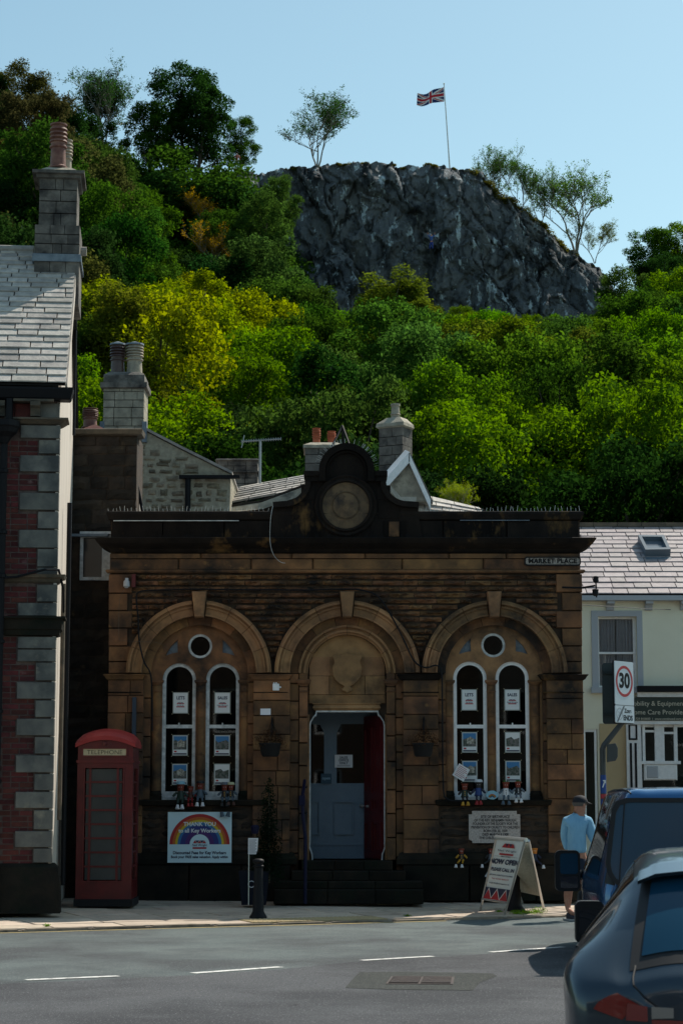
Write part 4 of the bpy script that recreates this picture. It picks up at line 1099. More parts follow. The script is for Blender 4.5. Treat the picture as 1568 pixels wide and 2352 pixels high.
def slates(parent, meshes, pt, ulo, uhi, nrows, e0, e1, wr, seed, thick=.012, vis_lo=None, rows_from=0):
    """courses diminishing from the eave (height e0) to the ridge (e1)"""
    r_ = random.Random(seed)
    hs = [e0 + (e1 - e0) * k / (nrows - 1) for k in range(nrows)]; tot = sum(hs); t = 0
    a0_, a1_ = pt(0, 0), pt(0, 1); L_ = (a1_ - a0_).length; sl_ang = math.atan2((a1_ - a0_).z, (a1_ - a0_).y)
    for k, h in enumerate(hs):
        h = h / tot; u = ulo - r_.uniform(0, .3)
        sw = wr[0] + (wr[1] - wr[0]) * k / nrows
        while u < uhi:
            w = sw * r_.uniform(.72, 1.3); u1 = min(u + w, uhi)
            if uhi - u1 < .1: u1 = uhi
            if u1 > ulo:
                c = pt((max(u, ulo) + u1) / 2, t + h * .5 + h * .12, thick * .4 + .006)
                inst('slate', meshes[r_.randrange(5)], parent, c, (sl_ang - .105, 0, r_.uniform(-.008, .008)), (u1 - max(u, ulo) - .014, L_ * h * 1.27, thick * r_.uniform(.8, 1.5)), world=False)
            u = u1
        t += h
slates(rf, slate_g, roofpt, -2.6, verge + .02, 25, .16, .10, (.42, .30), 3)
m = MB(); m.add([tuple(roofpt(verge - .0, 0, .0)), tuple(roofpt(verge, 1, .0)), tuple(roofpt(verge, 1, -.18)), tuple(roofpt(verge, 0, -.18)), tuple(roofpt(verge + .03, 0, .01)), tuple(roofpt(verge + .03, 1, .01)), tuple(roofpt(verge + .03, 1, -.18)), tuple(roofpt(verge + .03, 0, -.18))],
      [(0, 1, 5, 4), (4, 5, 6, 7), (0, 4, 7, 3), (2, 3, 7, 6), (0, 1, 2, 3)]); LB(m, 'bargeboard', m_sidewall, rf)
m = MB(); pr_ = roofpt(0, 1, .0)
for k in range(8):
    m.tube([(U0 + k * .78, pr_.y, pr_.z + .01), (U0 + k * .78 + .77, pr_.y, pr_.z + .01)], .07, 8)
LB(m, 'ridge_tiles', m_slate, rf, kind='stuff')
# chimney
ch = empty('chimney'); ch.parent = lb; WM[ch] = WM[lb].copy()
cv = 2.0
def cp(px, py, v=cv): return lp(px, py, v)
c0, c1 = cp(90, 460)[0], cp(178, 460)[0]; cz = lambda py: cp(130, py)[1]
cd = .8
zb0 = cz(612) - .6
z = zb0; nrow = 0
csb = block_mesh('stone', m_stackstone, .01, .02)
def course(u0, u1, v0, v1, z0, z1, n_front, n_side):
    cuts = [u0 + (u1 - u0) * k / n_front for k in range(n_front + 1)]
    for k in range(1, n_front): cuts[k] += rr.uniform(-.06, .06)
    for a_, b_ in zip(cuts, cuts[1:]): inst('stone', csb, ch, ((a_ + b_) / 2, (v0 + v1) / 2, (z0 + z1) / 2), (0, 0, 0), (b_ - a_ - .004, v1 - v0, z1 - z0 - .008), world=False)
zz = [zb0, cz(585), cz(562), cz(540), cz(518)]
for a_, b_ in zip(zz, zz[1:]): course(c0 - .05, c1 + .05, cv - .05, cv + cd + .05, a_, b_, rr.choice((2, 3)), 2)
zz = [cz(518), cz(490), cz(462), cz(436), cz(410)]
for a_, b_ in zip(zz, zz[1:]): course(c0, c1, cv, cv + cd, a_, b_, rr.choice((2, 2, 3)), 2)
m = MB(); m.ledge(c0, c1, cv, cv + cd, [(cz(411), 0), (cz(409), .04), (cz(402), .05), (cz(401), .10), (cz(394), .10), (cz(393), .05)]); 
vs = []
LB(m, 'cap_slab', m_stackstone, ch)
m = MB(); m.ledge(c0 + .02, c1 - .02, cv + .02, cv + cd - .02, [(cz(394), .0), (cz(388), .0), (cz(380), -.08), (cz(375), -.18)]); LB(m, 'mortar_flaunching', m_stackpale, ch)
m = MB(); m.ledge(c0 - .06, c1 + .06, cv - .06, cv + cd + .06, [(cz(603), .02), (cz(586), .01), (cz(585), .0)]); LB(m, 'flashing', m_lead, ch)
def pot(parent, c, r, h, mat, louv=True, world=False, name='chimney_pot', n=18):
    m = MB(); pr = [(r * 1.25, 0), (r * 1.25, h * .04), (r * 1.0, h * .07), (r * .93, h * .45), (r * 1.12, h * .47), (r * 1.12, h * .5), (r * .93, h * .53)]
    if louv:
        for k in range(4): b = h * (.58 + k * .09); pr += [(r * .95, b), (r * 1.18, b + h * .015), (r * 1.1, b + h * .05), (r * .82, b + h * .055)]
        pr += [(r * .9, h * .95), (r * 1.1, h * .97), (r * 1.1, h), (r * .75, h)]
    else: pr += [(r * .85, h * .86), (r * 1.02, h * .9), (r * 1.02, h), (r * .72, h)]
    m.lathe(c, pr, n); return m.build(name, mat, parent, world=world, smooth=True)
m_potrust = M('old_brown_clay', (.13, .045, .035), (.24, .12, .085), 7, .6, .2, 50)
pot(ch, (cp(132, 375)[0], cv + .22, cz(378)), .115, cz(275) - cz(378), m_potrust)
pot(ch, (cp(150, 375, cv + .6)[0], cv + .62, cz(378)), .10, cp(150, 322, cv + .6)[1] - cz(378), m_potclay2 if 'm_potclay2' in globals() else m_potbuff)

# ================================================================== DARK STONE HOUSE in the gap
def box_house(): pass
YH = 32.0
def HX(px, py, Y=YH): return W(px, py, Y)[0]
def HZ(py, Y=YH): return W(784, py, Y)[1]
dh = empty('gritstone_house', (HX(205, 1500), YH, PAV), label='dark gritstone house in the shadowed gap behind the telephone box', cat='house')
xa, xb = HX(168, 1000) - .3, HX(315, 1000)
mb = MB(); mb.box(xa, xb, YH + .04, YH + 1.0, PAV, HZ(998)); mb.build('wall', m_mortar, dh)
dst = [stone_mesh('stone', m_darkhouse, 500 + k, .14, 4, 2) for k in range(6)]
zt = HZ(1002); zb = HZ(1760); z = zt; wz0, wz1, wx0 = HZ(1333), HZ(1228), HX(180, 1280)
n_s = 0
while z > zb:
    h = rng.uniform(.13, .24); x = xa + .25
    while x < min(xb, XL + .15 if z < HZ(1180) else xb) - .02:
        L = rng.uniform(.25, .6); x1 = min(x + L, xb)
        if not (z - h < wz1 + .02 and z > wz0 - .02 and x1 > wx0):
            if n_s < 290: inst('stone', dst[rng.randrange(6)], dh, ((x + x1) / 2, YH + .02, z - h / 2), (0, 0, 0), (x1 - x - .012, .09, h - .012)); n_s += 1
        x = x1
    z -= h
m = MB(); m.ledge(xa, xb, YH, YH + .4, [(HZ(1000), .0), (HZ(998), .08), (HZ(988), .10), (HZ(986), .06)]); m.build('coping', m_ledge, dh)
wd = empty('window', (HX(205, 1280), YH, HZ(1333))); wd.parent = dh; wd.location = (0, 0, HZ(1333) - PAV)
m = MB(); a_, b_ = HX(181, 1280), HX(252, 1280); m.prism([(a_, wz0), (b_, wz0), (b_, wz1), (a_, wz1)], YH - .03, YH + .06, [[(a_ + .05, wz0 + .05), (b_ - .14, wz0 + .05), (b_ - .14, wz1 - .05), (a_ + .05, wz1 - .05)]]); m.box(a_ - .0, b_, YH - .09, YH - .03, wz1, wz1 + .04); m.build('frame', m_whiteold, wd, world=True)
m = MB(); m.box(a_ + .04, b_ - .1, YH + .02, YH + .03, wz0 + .04, wz1 - .04); m.build('pane', M('black_pane', (.006, .008, .012), rough=.1), wd)
m = MB(); m.box(HX(162, 1230) - .1, HX(250, 1230), YH - .12, YH - .02, HZ(1234), HZ(1228)); m.build('lead_drip', m_lead, dh)
# lit dormer cheek beside it
dc = empty('dormer', (HX(303, 1100), YH + .5, HZ(1170)), label='narrow dormer cheek hung with slates and capped in white beside the dark house', cat='dormer')
m = MB(); Yd = YH + .1
a = [(W(284, 1047, Yd), W(300, 1043, Yd))]
x0, z1 = W(283, 1047, Yd); x1, _ = W(296, 1047, Yd); z0 = HZ(1200)
m.box(x0, x1, Yd, Yd + .25, z0, z1); m.build('corner_post', m_black, dc)
m = MB(); q = [W(296, 1045, Yd), W(300, 1050, Yd + .1), W(323, 1180, Yd + .3), W(296, 1180, Yd)]
m.add([(q[0][0], Yd - .01, q[0][1]), (q[1][0], Yd + .15, q[1][1]), (q[2][0], Yd + .5, q[2][1]), (q[3][0], Yd - .01, q[3][1]), (q[0][0], Yd + .6, q[0][1]), (q[2][0], Yd + .9, q[2][1])], [(0, 1, 2, 3), (0, 4, 1), (1, 4, 5, 2)]); m.build('slate_cheek', m_sidewall, dc)
m = MB(); m.tube([(q[1][0] + .01, Yd + .12, q[1][1] + .02), (q[2][0] + .03, Yd + .45, q[2][1])], .028, 6); m.build('edge_strip', m_black, dc)
m = MB(); m.box(x0 - .01, q[1][0] + .02, Yd - .05, Yd + .3, z1, z1 + .07); m.build('cap', m_white, dc)
for k in range(4):
    m = MB(); zz = q[1][1] - .25 - k * .22; m.tube([(q[0][0] + .01, Yd - .012, zz + .1), (q[0][0] + .06 + .03 * k, Yd + .1 + .05 * k, zz - .12)], .006, 4); m.build('slate_joint', m_black, dc)

# ================================================================== RUBBLE GABLE HOUSE with big chimney
YR = 36.0
rg = empty('rubble_house', (HX(400, 1100, YR), YR, 0.1), label='pale rubble stone gable house with a two pot chimney behind the dark house', cat='house')
P_ = lambda px, py, Y=YR: W(px, py, Y)
poly = [P_(240, 1240), P_(240, 990), P_(333, 990), P_(420, 1035), P_(532, 1090), P_(530, 1098), P_(526, 1240)]
mb = MB(); mb.prism(poly, YR, YR + 3.5); mb.build('wall', m_rubmortar, rg)
rst = [stone_mesh('stone', m_rubble, 700 + k, .2, 4, 3, .5) for k in range(7)]
def rub_top(x):
    pts = [P_(300, 990), P_(333, 992), P_(420, 1037), P_(532, 1093)]
    for (x0, z0), (x1, z1) in zip(pts, pts[1:]):
        if x0 <= x <= x1: return z0 + (z1 - z0) * (x - x0) / (x1 - x0)
    return pts[0][1]
rs = random.Random(8); z = P_(0, 1180)[1]; ns = 0
while z < P_(0, 998)[1]:
    h = rs.uniform(.075, .14); x = P_(296, 1100)[0] + rs.uniform(0, .1)
    while x < P_(524, 1100)[0]:
        L = rs.uniform(.12, .30)
        if z + h < rub_top(x + L) - .05 and rs.random() < .97 and ns < 295 and x + L < P_(526, 1100)[0]:
            inst('stone', rst[rs.randrange(7)], rg, (x + L / 2, YR - .012 + rs.uniform(0, .01), z + h / 2 + rs.uniform(-.02, .02)), (0, rs.uniform(-.08, .08), 0), (L * rs.uniform(.7, .9), .07, h * rs.uniform(.6, .85))); ns += 1
        x += L + rs.uniform(.01, .04)
    z += h + .008
m = MB(); a = [P_(333, 988), P_(420, 1033), P_(534, 1090)]
for (p0, p1) in zip(a, a[1:]): m.add([(p0[0], YR - .06, p0[1]), (p1[0], YR - .06, p1[1]), (p1[0], YR + 3.6, p1[1]), (p0[0], YR + 3.6, p0[1]), (p0[0], YR - .06, p0[1] + .05), (p1[0], YR - .06, p1[1] + .05), (p1[0], YR + 3.6, p1[1] + .05), (p0[0], YR + 3.6, p0[1] + .05)], [(0, 1, 5, 4), (4, 5, 6, 7), (1, 2, 6, 5), (0, 3, 7, 4), (0, 1, 2, 3)])
m.build('verge', m_slate, rg)
m = MB(); a_, b_ = P_(413, 1094), P_(552, 1094); m.box(a_[0], b_[0], YR - .16, YR - .04, P_(0, 1101)[1], P_(0, 1094)[1]); m.build('gutter', m_black, rg)
m = MB(); a_ = P_(433, 1100); m.tube([(a_[0], YR - .1, a_[1]), (a_[0], YR - .1, P_(0, 1230)[1])], .05, 8); m.build('downpipe', m_black, rg)
rc = empty('chimney'); rc.parent = rg; WM[rc] = WM[rg].copy()
sx0, sx1 = P_(238, 930)[0], P_(332, 930)[0]
pst = block_mesh('stone', m_stackpale, .015, .03)
z = P_(0, 1000)[1]; zt = P_(0, 893)[1]
while z < zt - .02:
    h = min(rs.uniform(.12, .2), zt - z); u = sx0
    while u < sx1 - .02:
        L = rs.uniform(.15, .34); u1 = sx1 if u + L > sx1 - .1 else u + L
        inst('stone', pst, rc, ((u + u1) / 2, YR + .3, z + h / 2), (0, 0, 0), (u1 - u - .003, .7, h - .005)); u = u1
    z += h
m = MB(); m.ledge(sx0, sx1, YR - .05, YR + .66, [(P_(0, 894)[1], 0), (P_(0, 892)[1], .05), (P_(0, 880)[1], .05), (P_(0, 879)[1], -.0), (P_(0, 862)[1], -.0), (P_(0, 853)[1], -.09), (P_(0, 852)[1], -.2)]); m.build('cap_slab', m_stackstone, rc)
for (px, r, mt) in ((267, .125, m_potdark), (306, .14, m_potbuff)):
    zc = P_(0, 855)[1]; pot(rc, (P_(px, 820)[0], YR + .28, zc), r, P_(0, 783)[1] - zc, mt, world=True)
    m = MB(); m.lathe((P_(px, 820)[0], YR + .28, P_(0, 786)[1]), [(r * 1.2, 0), (r * 1.15, .03), (.02, .07)], 16); m.build('pot_cowl', m_lead, rc)
m = MB()
for (px, s) in ((236, 1), (333, -1)):
    m = MB(); q = P_(px, 985); m.box(q[0] - .04, q[0] + .04, YR - .08, YR + .02, q[1] - .25, q[1] + .12); m.build('flashing', m_lead, rc)
# red clay stack far left of it
YQ = 34.5
rq = empty('brick_chimney', (W(205, 980, YQ)[0], YQ, W(0, 985, YQ)[1]), label='dark clay chimney pot on a small red stack rising behind the dark house coping', cat='chimney')
m = MB(); a_, z_ = W(190, 985, YQ); b_ = W(240, 985, YQ)[0]; m.ledge(a_, b_, YQ, YQ + .7, [(z_ - 1.5, 0), (z_, 0), (z_ + .03, -.04), (z_ + .10, -.16)]); m.build('stack', m_brick, rq)
zc = W(0, 976, YQ)[1]; pot(rq, (W(203, 950, YQ)[0], YQ + .3, zc), .12, W(0, 931, YQ)[1] - zc, m_potrust, world=True)
# dark stack and its roofs ------------------------------------------
YS = 39.0
def S_(px, py, Y=YS): return W(px, py, Y)
st = empty('stone_chimney', (S_(545, 1090)[0], YS, S_(0, 1115)[1]), label='squat dark stone chimney stack without pots beside the aerial', cat='chimney')
z = S_(0, 1130)[1]
for k, (p0, p1, e) in enumerate(((1130, 1110, 0), (1110, 1098, 0), (1098, 1086, 0), (1086, 1082, .04), (1082, 1070, .0), (1070, 1058, .0))):
    z0, z1 = S_(0, p0)[1], S_(0, p1)[1]; a_, b_ = S_(500, 1090)[0] - e, S_(592, 1090)[0] + e; cuts = [a_, a_ + (b_ - a_) * rs.uniform(.25, .4), a_ + (b_ - a_) * rs.uniform(.6, .75), b_]
    for u0, u1 in zip(cuts, cuts[1:]): inst('stone', csb, st, ((u0 + u1) / 2, YS + .3, (z0 + z1) / 2), (0, 0, 0), (u1 - u0 - .005, .6 + 2 * e, z1 - z0 - .006))
m = MB(); m.ledge(S_(498, 1056)[0], S_(592, 1056)[0], YS, YS + .6, [(S_(0, 1059)[1], .0), (S_(0, 1057)[1], .03), (S_(0, 1053)[1], .0), (S_(0, 1050)[1], -.2)]); m.build('cap_slab', m_stackstone, st)
# low slate roof between
YB_ = 36.5
lr = empty('low_roof_house', (W(610, 1150, YB_)[0], YB_, 0.1), label='low stone house with a sagging slate roof left of the shaped parapet', cat='house')
mb = MB(); q = [W(527, 1160, YB_), W(600, 1155, YB_), W(700, 1118, YB_), W(700, 1240, YB_), W(420, 1240, YB_), W(420, 1180, YB_)]
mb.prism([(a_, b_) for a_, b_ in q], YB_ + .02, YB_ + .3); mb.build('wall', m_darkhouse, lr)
def quad_roof(name, parent, c, mats, nrow, wr, seed, thick=.03, meshes=None):
    """c: four corners (eave left, eave right, ridge right, ridge left)"""
    c = [Vector(v) for v in c]; m = MB(); m.add([tuple(v - Vector((0, 0, .03))) for v in c], [(0, 1, 2, 3)]); rfo = m.build(name, m_roofbed, parent); r_ = random.Random(seed)
    nrm = (c[1] - c[0]).cross(c[3] - c[0]).normalized()
    if nrm.z < 0: nrm = -nrm
    for k in range(nrow):
        t0, t1 = k / nrow, min(1, (k + 1.3) / nrow); s = -r_.uniform(0, .1); e = (c[1] - c[0]).length
        while s < 1:
            w = r_.uniform(*wr) / e; s0, s1 = max(0, s + .006 / e), min(1, s + w - .006 / e)
            if s1 - s0 > .01:
                f = lambda a, b: (c[0] * (1 - a) + c[1] * a) * (1 - b) + (c[3] * (1 - a) + c[2] * a) * b
                lo = thick * r_.uniform(.9, 1.4)
                p4 = [f(s0, t0) + nrm * lo, f(s1, t0) + nrm * lo, f(s1, t1) + nrm * .006, f(s0, t1) + nrm * .006]
                m = MB(); m.add([tuple(v) for v in p4] + [tuple(v - nrm * lo) for v in p4[:2]], [(0, 1, 2, 3), (0, 4, 5, 1)]); m.build('slate', mats, rfo)
            s += w
    return rfo
YC = YB_
def V3(px, py, Y): a_, b_ = W(px, py, Y); return (a_, Y, b_)
quad_roof('roof', lr, [V3(528, 1156, YC + .2), V3(700, 1124, YC + .2), V3(700, 1091, YC + 2.2), V3(536, 1121, YC + 2.2)], m_slate, 7, (.25, .5), 5)
m = MB()
cop = [V3(424, 1181, YC), V3(600, 1154, YC), V3(700, 1117, YC)]
cop2 = [V3(444, 1184, YC), V3(604, 1169, YC), V3(700, 1136, YC)]
for i_ in range(2):
    p0, p1, q1, q0 = Vector(cop[i_]), Vector(cop[i_ + 1]), Vector(cop2[i_ + 1]), Vector(cop2[i_])
    d_ = Vector((0, .35, .05)); m.add([tuple(v) for v in (p0 + d_, p1 + d_, p1, p0, q0 - d_ * .3, q1 - d_ * .3)], [(0, 1, 2, 3), (3, 2, 5, 4)])
m.build('verge_coping', m_stackpale, lr)
m = MB(); c_ = [Vector(v) for v in cop]; m.tube([v + Vector((0, .05, .02)) for v in c_], .035, 6); m.build('verge_roll', m_darkhouse, lr)
# aerial
YA = 38.0
ae = empty('television_aerial', V3(596, 1100, YA), label='thin television aerial on a grey mast above the low roof', cat='aerial')
m = MB(); a_ = Vector(V3(597, 1110, YA)); b_ = Vector(V3(598, 1012, YA)); m.tube([a_, b_], .022, 8); m.build('mast', M('galvanised_steel', (.30, .34, .36), rough=.5, metal=.5), ae)
m = MB(); l_ = Vector(V3(555, 1014, YA)); r_ = Vector(V3(645, 1008, YA)); m.tube([l_, r_], .012, 6)
for k in range(17):
    c_ = l_.lerp(r_, k / 16); m.tube([c_ + Vector((0, -.14, .0)), c_ + Vector((0, .14, .03))], .005, 4); m.tube([c_ + Vector((0, 0, -.03)), c_ + Vector((0, 0, .03))], .006, 4)
m.tube([l_ + Vector((0, 0, -.12)), l_ + Vector((.05, 0, .12))], .008, 4)
m.build('antenna', MATS['galvanised_steel'], ae)
# stack with two red pots, left behind the gable
YT = 36.2
ts = empty('pot_chimney', V3(735, 1090, YT), label='dark stone chimney stack with two ribbed red pots', cat='chimney')
for (p0, p1) in ((1110, 1086), (1086, 1064), (1064, 1044), (1044, 1028)):
    z0, z1 = W(0, p0, YT)[1], W(0, p1, YT)[1]; a_, b_ = W(700, 1060, YT)[0], W(786, 1060, YT)[0]; mid = a_ + (b_ - a_) * rs.uniform(.35, .6)
    for u0, u1 in ((a_, mid), (mid, b_)): inst('stone', csb, ts, ((u0 + u1) / 2, YT + .4, (z0 + z1) / 2), (0, 0, 0), (u1 - u0 - .006, .8, z1 - z0 - .006))
m = MB(); a_, b_ = W(700, 1028, YT)[0], W(786, 1028, YT)[0]; m.ledge(a_, b_, YT, YT + .8, [(W(0, 1029, YT)[1], .03), (W(0, 1022, YT)[1], .03), (W(0, 1014, YT)[1], -.1)]); m.build('cap_slab', m_stackpale, ts)
for (p0, p1, py0, py1) in ((716, 736, 1016, 976), (752, 770, 1020, 983)):
    zc = W(0, py0 + 2, YT)[1]; pot(ts, (W((p0 + p1) / 2, 1000, YT)[0], YT + .35, zc), .068, W(0, py1, YT)[1] - zc, m_potclay, world=True)
# right hand chimney with tall grey pot
YU = 35.5
us = empty('tall_chimney', V3(907, 1090, YU), label='tall weathered stone chimney with one grey pot behind the right shoulder of the gable', cat='chimney')
ang = RAD(-28)
uc = Vector(V3(908, 1040, YU + .4)); Mu = Matrix.Translation((uc.x, YU + .4, 0)) @ Matrix.Rotation(ang, 4, 'Z'); 
us2 = empty('stack', (uc.x, YU + .4, 0), rz=ang); us2.parent = us
L_ = WM[us].inverted() @ WM[us2]; us2.location, us2.rotation_euler = L_.decompose()[0], L_.decompose()[1].to_euler()
hw, hd = .235, .19
for (p0, p1) in ((1110, 1084), (1084, 1062), (1062, 1040), (1040, 1018), (1018, 998), (998, 976)):
    z0, z1 = W(0, p0, YU)[1], W(0, p1, YU)[1]; cuts = rs.choice(([-hw, .02, hw], [-hw, -.08, .1, hw], [-hw, .08, hw]))
    for u0, u1 in zip(cuts, cuts[1:]): inst('stone', csb, us2, ((u0 + u1) / 2, 0, (z0 + z1) / 2), (0, 0, 0), (u1 - u0 - .005, hd * 2, z1 - z0 - .006), world=False)
m = MB(); m.ledge(-hw, hw, -hd, hd, [(W(0, 977, YU)[1], .01), (W(0, 974, YU)[1], .04), (W(0, 966, YU)[1], .03), (W(0, 956, YU)[1], -.06), (W(0, 951, YU)[1], -.10)]); m.build('cap_slab', m_stackpale, us2, world=False)
zc = W(0, 966, YU)[1]; pot(us, (uc.x, YU + .4, zc), .082, W(0, 918, YU)[1] - zc, m_stackpale, louv=False, world=True)
# white dormer gable
YV = 34.8
dg = empty('white_gable', V3(930, 1130, YV), label='small gable with white bargeboards below the tall chimney', cat='gable')
m = MB(); ap = V3(940, 1043, YV); l0 = V3(886, 1108, YV); r0 = V3(984, 1150, YV); bl = V3(890, 1150, YV)
m.prism([(ap[0], ap[2] - .1), (l0[0] + .03, l0[2] - .05), (bl[0], bl[2]), (r0[0], r0[2])], YV + .03, YV + 1.2); m.build('wall', m_stackpale, dg)
def board(p0, p1, w, y0, y1, name, mat, parent):
    m = MB(); p0 = Vector((p0[0], p0[2])); p1 = Vector((p1[0], p1[2])); m.prism([tuple(p0), tuple(p1), (p1.x, p1.y - w), (p0.x, p0.y - w)], y0, y1); return m.build(name, mat, parent)
board(V3(884, 1103, YV), V3(940, 1040, YV), .17, YV - .1, YV + .0, 'bargeboard', m_white, dg)
board(V3(938, 1040, YV), V3(988, 1150, YV), .17, YV - .1, YV + .0, 'bargeboard', m_white, dg)
m = MB(); m.add([V3(884, 1085, YV + .6), V3(930, 1033, YV + .6), V3(940, 1038, YV - .1), V3(884, 1101, YV - .1)], [(0, 1, 2, 3)]); m.add([V3(930, 1033, YV + .6), (r0[0] + .1, YV + .6, r0[2]), (r0[0] + .06, YV - .1, r0[2]), V3(940, 1038, YV - .1)], [(0, 1, 2, 3)]); m.build('roof', m_white, dg)
# dark slate slope right
YW = 35.2
sr = empty('slate_roof_house', (W(1000, 1150, YW)[0], YW, 0.1), label='low dark slate slope falling behind the right half of the parapet', cat='house')
m = MB(); m.prism([W(880, 1240, YW), W(880, 1118, YW), W(960, 1138, YW), W(1050, 1156, YW), W(1115, 1168, YW), W(1115, 1240, YW)], YW + .1, YW + 2.5); m.build('wall', m_darkhouse, sr)
quad_roof('roof', sr, [V3(880, 1190, YW - .3), V3(1120, 1200, YW - .3), V3(1100, 1166, YW + .1), V3(885, 1116, YW + .1)], m_slate, 5, (.25, .5), 9)

# ================================================================== CREAM SHOP
YE = 40.0
def E_(px, py, Y=YE): return W(px, py, Y)
def EZ(py, Y=YE): return W(784, py, Y)[1]
cs = empty('cream_shop', (E_(1450, 1700)[0], YE, PAV), label='cream rendered shop house with a mauve slate roof at the right edge', cat='shop')
ex0, ex1 = E_(1290, 1500)[0], E_(1640, 1500)[0]
wx = [E_(p_, 1500)[0] for p_ in (1373, 1462)]; wzz = [EZ(1580), EZ(1416)]
gx0, gx1 = E_(1441, 1800)[0], ex1
mb = MB(); mb.prism([(ex0, PAV), (ex1, PAV), (ex1, EZ(1372)), (ex0, EZ(1372))], YE, YE + .25, [[(wx[0], wzz[0]), (wx[1], wzz[0]), (wx[1], wzz[1]), (wx[0], wzz[1])], [(E_(1340, 1700)[0], EZ(1900)), (E_(1371, 1700)[0], EZ(1900)), (E_(1371, 1700)[0], EZ(1675)), (E_(1340, 1700)[0], EZ(1675))], [(E_(1441, 1700)[0], EZ(1930)), (ex1 - .1, EZ(1930)), (ex1 - .1, EZ(1664)), (E_(1441, 1700)[0], EZ(1664))]])
mb.build('wall', m_cream, cs)
mb = MB(); mb.box(ex0, ex0 + .2, YE + .25, YE + 6, PAV, EZ(1372)); mb.box(ex0, ex1, YE + 5.8, YE + 6, PAV, EZ(1372)); mb.build('side_wall', m_cream, cs)
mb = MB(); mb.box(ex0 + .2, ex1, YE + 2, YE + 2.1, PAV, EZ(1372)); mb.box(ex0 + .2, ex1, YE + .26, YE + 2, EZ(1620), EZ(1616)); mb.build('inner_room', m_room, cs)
mb = MB(); mb.prism([(E_(1376, 1700)[0], PAV), (E_(1440, 1700)[0], PAV), (E_(1440, 1700)[0], EZ(1662)), (E_(1376, 1700)[0], EZ(1662))], YE - .02, YE); mb.build('buff_panel', m_buff, cs)
rz, rY = EZ(1209, YE + 3.0), YE + 3.0
quadc = [(ex0, YE - .15, EZ(1368)), (ex1, YE - .15, EZ(1368)), (ex1, rY, rz), (ex0, rY, rz)]
rfc = empty('roof'); rfc.parent = cs; WM[rfc] = WM[cs].copy()
m = MB(); m.add([tuple(Vector(v) - Vector((0, 0, .03))) for v in quadc] + [(ex0, rY + 3, EZ(1368)), (ex1, rY + 3, EZ(1368))], [(0, 1, 2, 3), (3, 2, 5, 4)]); m.build('underlay', m_roofbed, rfc)
Lsl = sqrt((rY - YE + .15) ** 2 + (rz - EZ(1368)) ** 2); sa = math.atan2(rz - EZ(1368), rY - YE + .15); nn = Vector((0, -sin(sa), cos(sa)))
rs = random.Random(31); t = 0; nr = 15; hs = [.235 - .005 * k for k in range(nr)]; tot = sum(hs)
for k in range(nr):
    h = hs[k] / tot; s = E_(1310, 1300)[0] - rs.uniform(0, .3)
    while s < ex1 - .05:
        w = rs.uniform(.26, .52); s1 = min(s + w, ex1)
        tc = t + h * .62; c_ = Vector(((s + s1) / 2, YE - .15 + (rY - YE + .15) * tc, EZ(1368) + (rz - EZ(1368)) * tc)) + nn * .008
        inst('slate', slate_m[rs.randrange(5)], rfc, c_ + nn * .006, (sa - .075, 0, rs.uniform(-.01, .01)), (s1 - s - .012, Lsl * h * 1.28, .014 * rs.uniform(.7, 1.3))); s = s1
    t += h
m = MB(); x = ex0
while x < ex1: m.box(x + .01, min(x + .5, ex1), rY - .12, rY + .12, rz - .02, rz + .07); x += .5
m.build('ridge_tiles', m_ledge, rfc, kind='stuff')
m = MB(); m.box(ex0, ex1, YE - .24, YE - .02, EZ(1381), EZ(1370)); m.build('gutter', m_greypaint, cs)
for px in (1401, 1489, 1570):
    m = MB(); a_ = E_(px - 10, 1390)[0]; b_ = E_(px + 7, 1390)[0]; zt_, zb_ = EZ(1381), EZ(1402); side = [(-.2, zt_), (-.2, zt_ - .06), (-.1, zt_ - .09), (-.05, zb_), (0, zb_), (0, zt_)]
    vs = [(a_, YE + q[0], q[1]) for q in side] + [(b_, YE + q[0], q[1]) for q in side]; k_ = len(side)
    m.add(vs, [tuple(range(k_)), tuple(range(k_, 2 * k_))[::-1]] + [(q, (q + 1) % k_, k_ + (q + 1) % k_, k_ + q) for q in range(k_)]); m.build('bracket', m_greypaint, cs)
# skylight
skl = empty('skylight', (0, 0, 0)); skl.parent = rfc; WM[skl] = WM[rfc].copy()
def rp(px, py):
    """point on the cream shop's roof seen at px, py"""
    a = (px - CX) / F_PX; b = (CY - py) / F_PX; d = Vector((a, CP - b * SP, SP + b * CP)); o_ = Vector((0, 0, CAM_H)); q0 = Vector(quadc[0]); t_ = (q0 - o_).dot(nn) / d.dot(nn); return o_ + d * t_
c4 = [rp(1480, 1282), rp(1538, 1281), rp(1522, 1248), rp(1463, 1248)]
up = nn * .16
m = MB(); o4 = [v + nn * .03 for v in c4]; i4 = [c4[0].lerp(c4[2], .12) + nn * .03, c4[1].lerp(c4[3], .12) + nn * .03, c4[2].lerp(c4[0], .12) + nn * .03, c4[3].lerp(c4[1], .12) + nn * .03]
vs = [tuple(v + up) for v in o4] + [tuple(v + up) for v in i4] + [tuple(v) for v in o4] + [tuple(v) for v in i4]
m.add(vs, [(k, (k + 1) % 4, 4 + (k + 1) % 4, 4 + k) for k in range(4)] + [(k, (k + 1) % 4, 8 + (k + 1) % 4, 8 + k) for k in range(4)] + [(4 + k, 4 + (k + 1) % 4, 12 + (k + 1) % 4, 12 + k) for k in range(4)]); m.build('frame', M('skylight_frame', (.10, .13, .16), rough=.4), skl)
m = MB(); m.add([tuple(v + nn * .06) for v in i4], [(0, 1, 2, 3)]); m.build('pane', M('skylight_glass', (.15, .17, .2), rough=.12, spec=.8), skl)
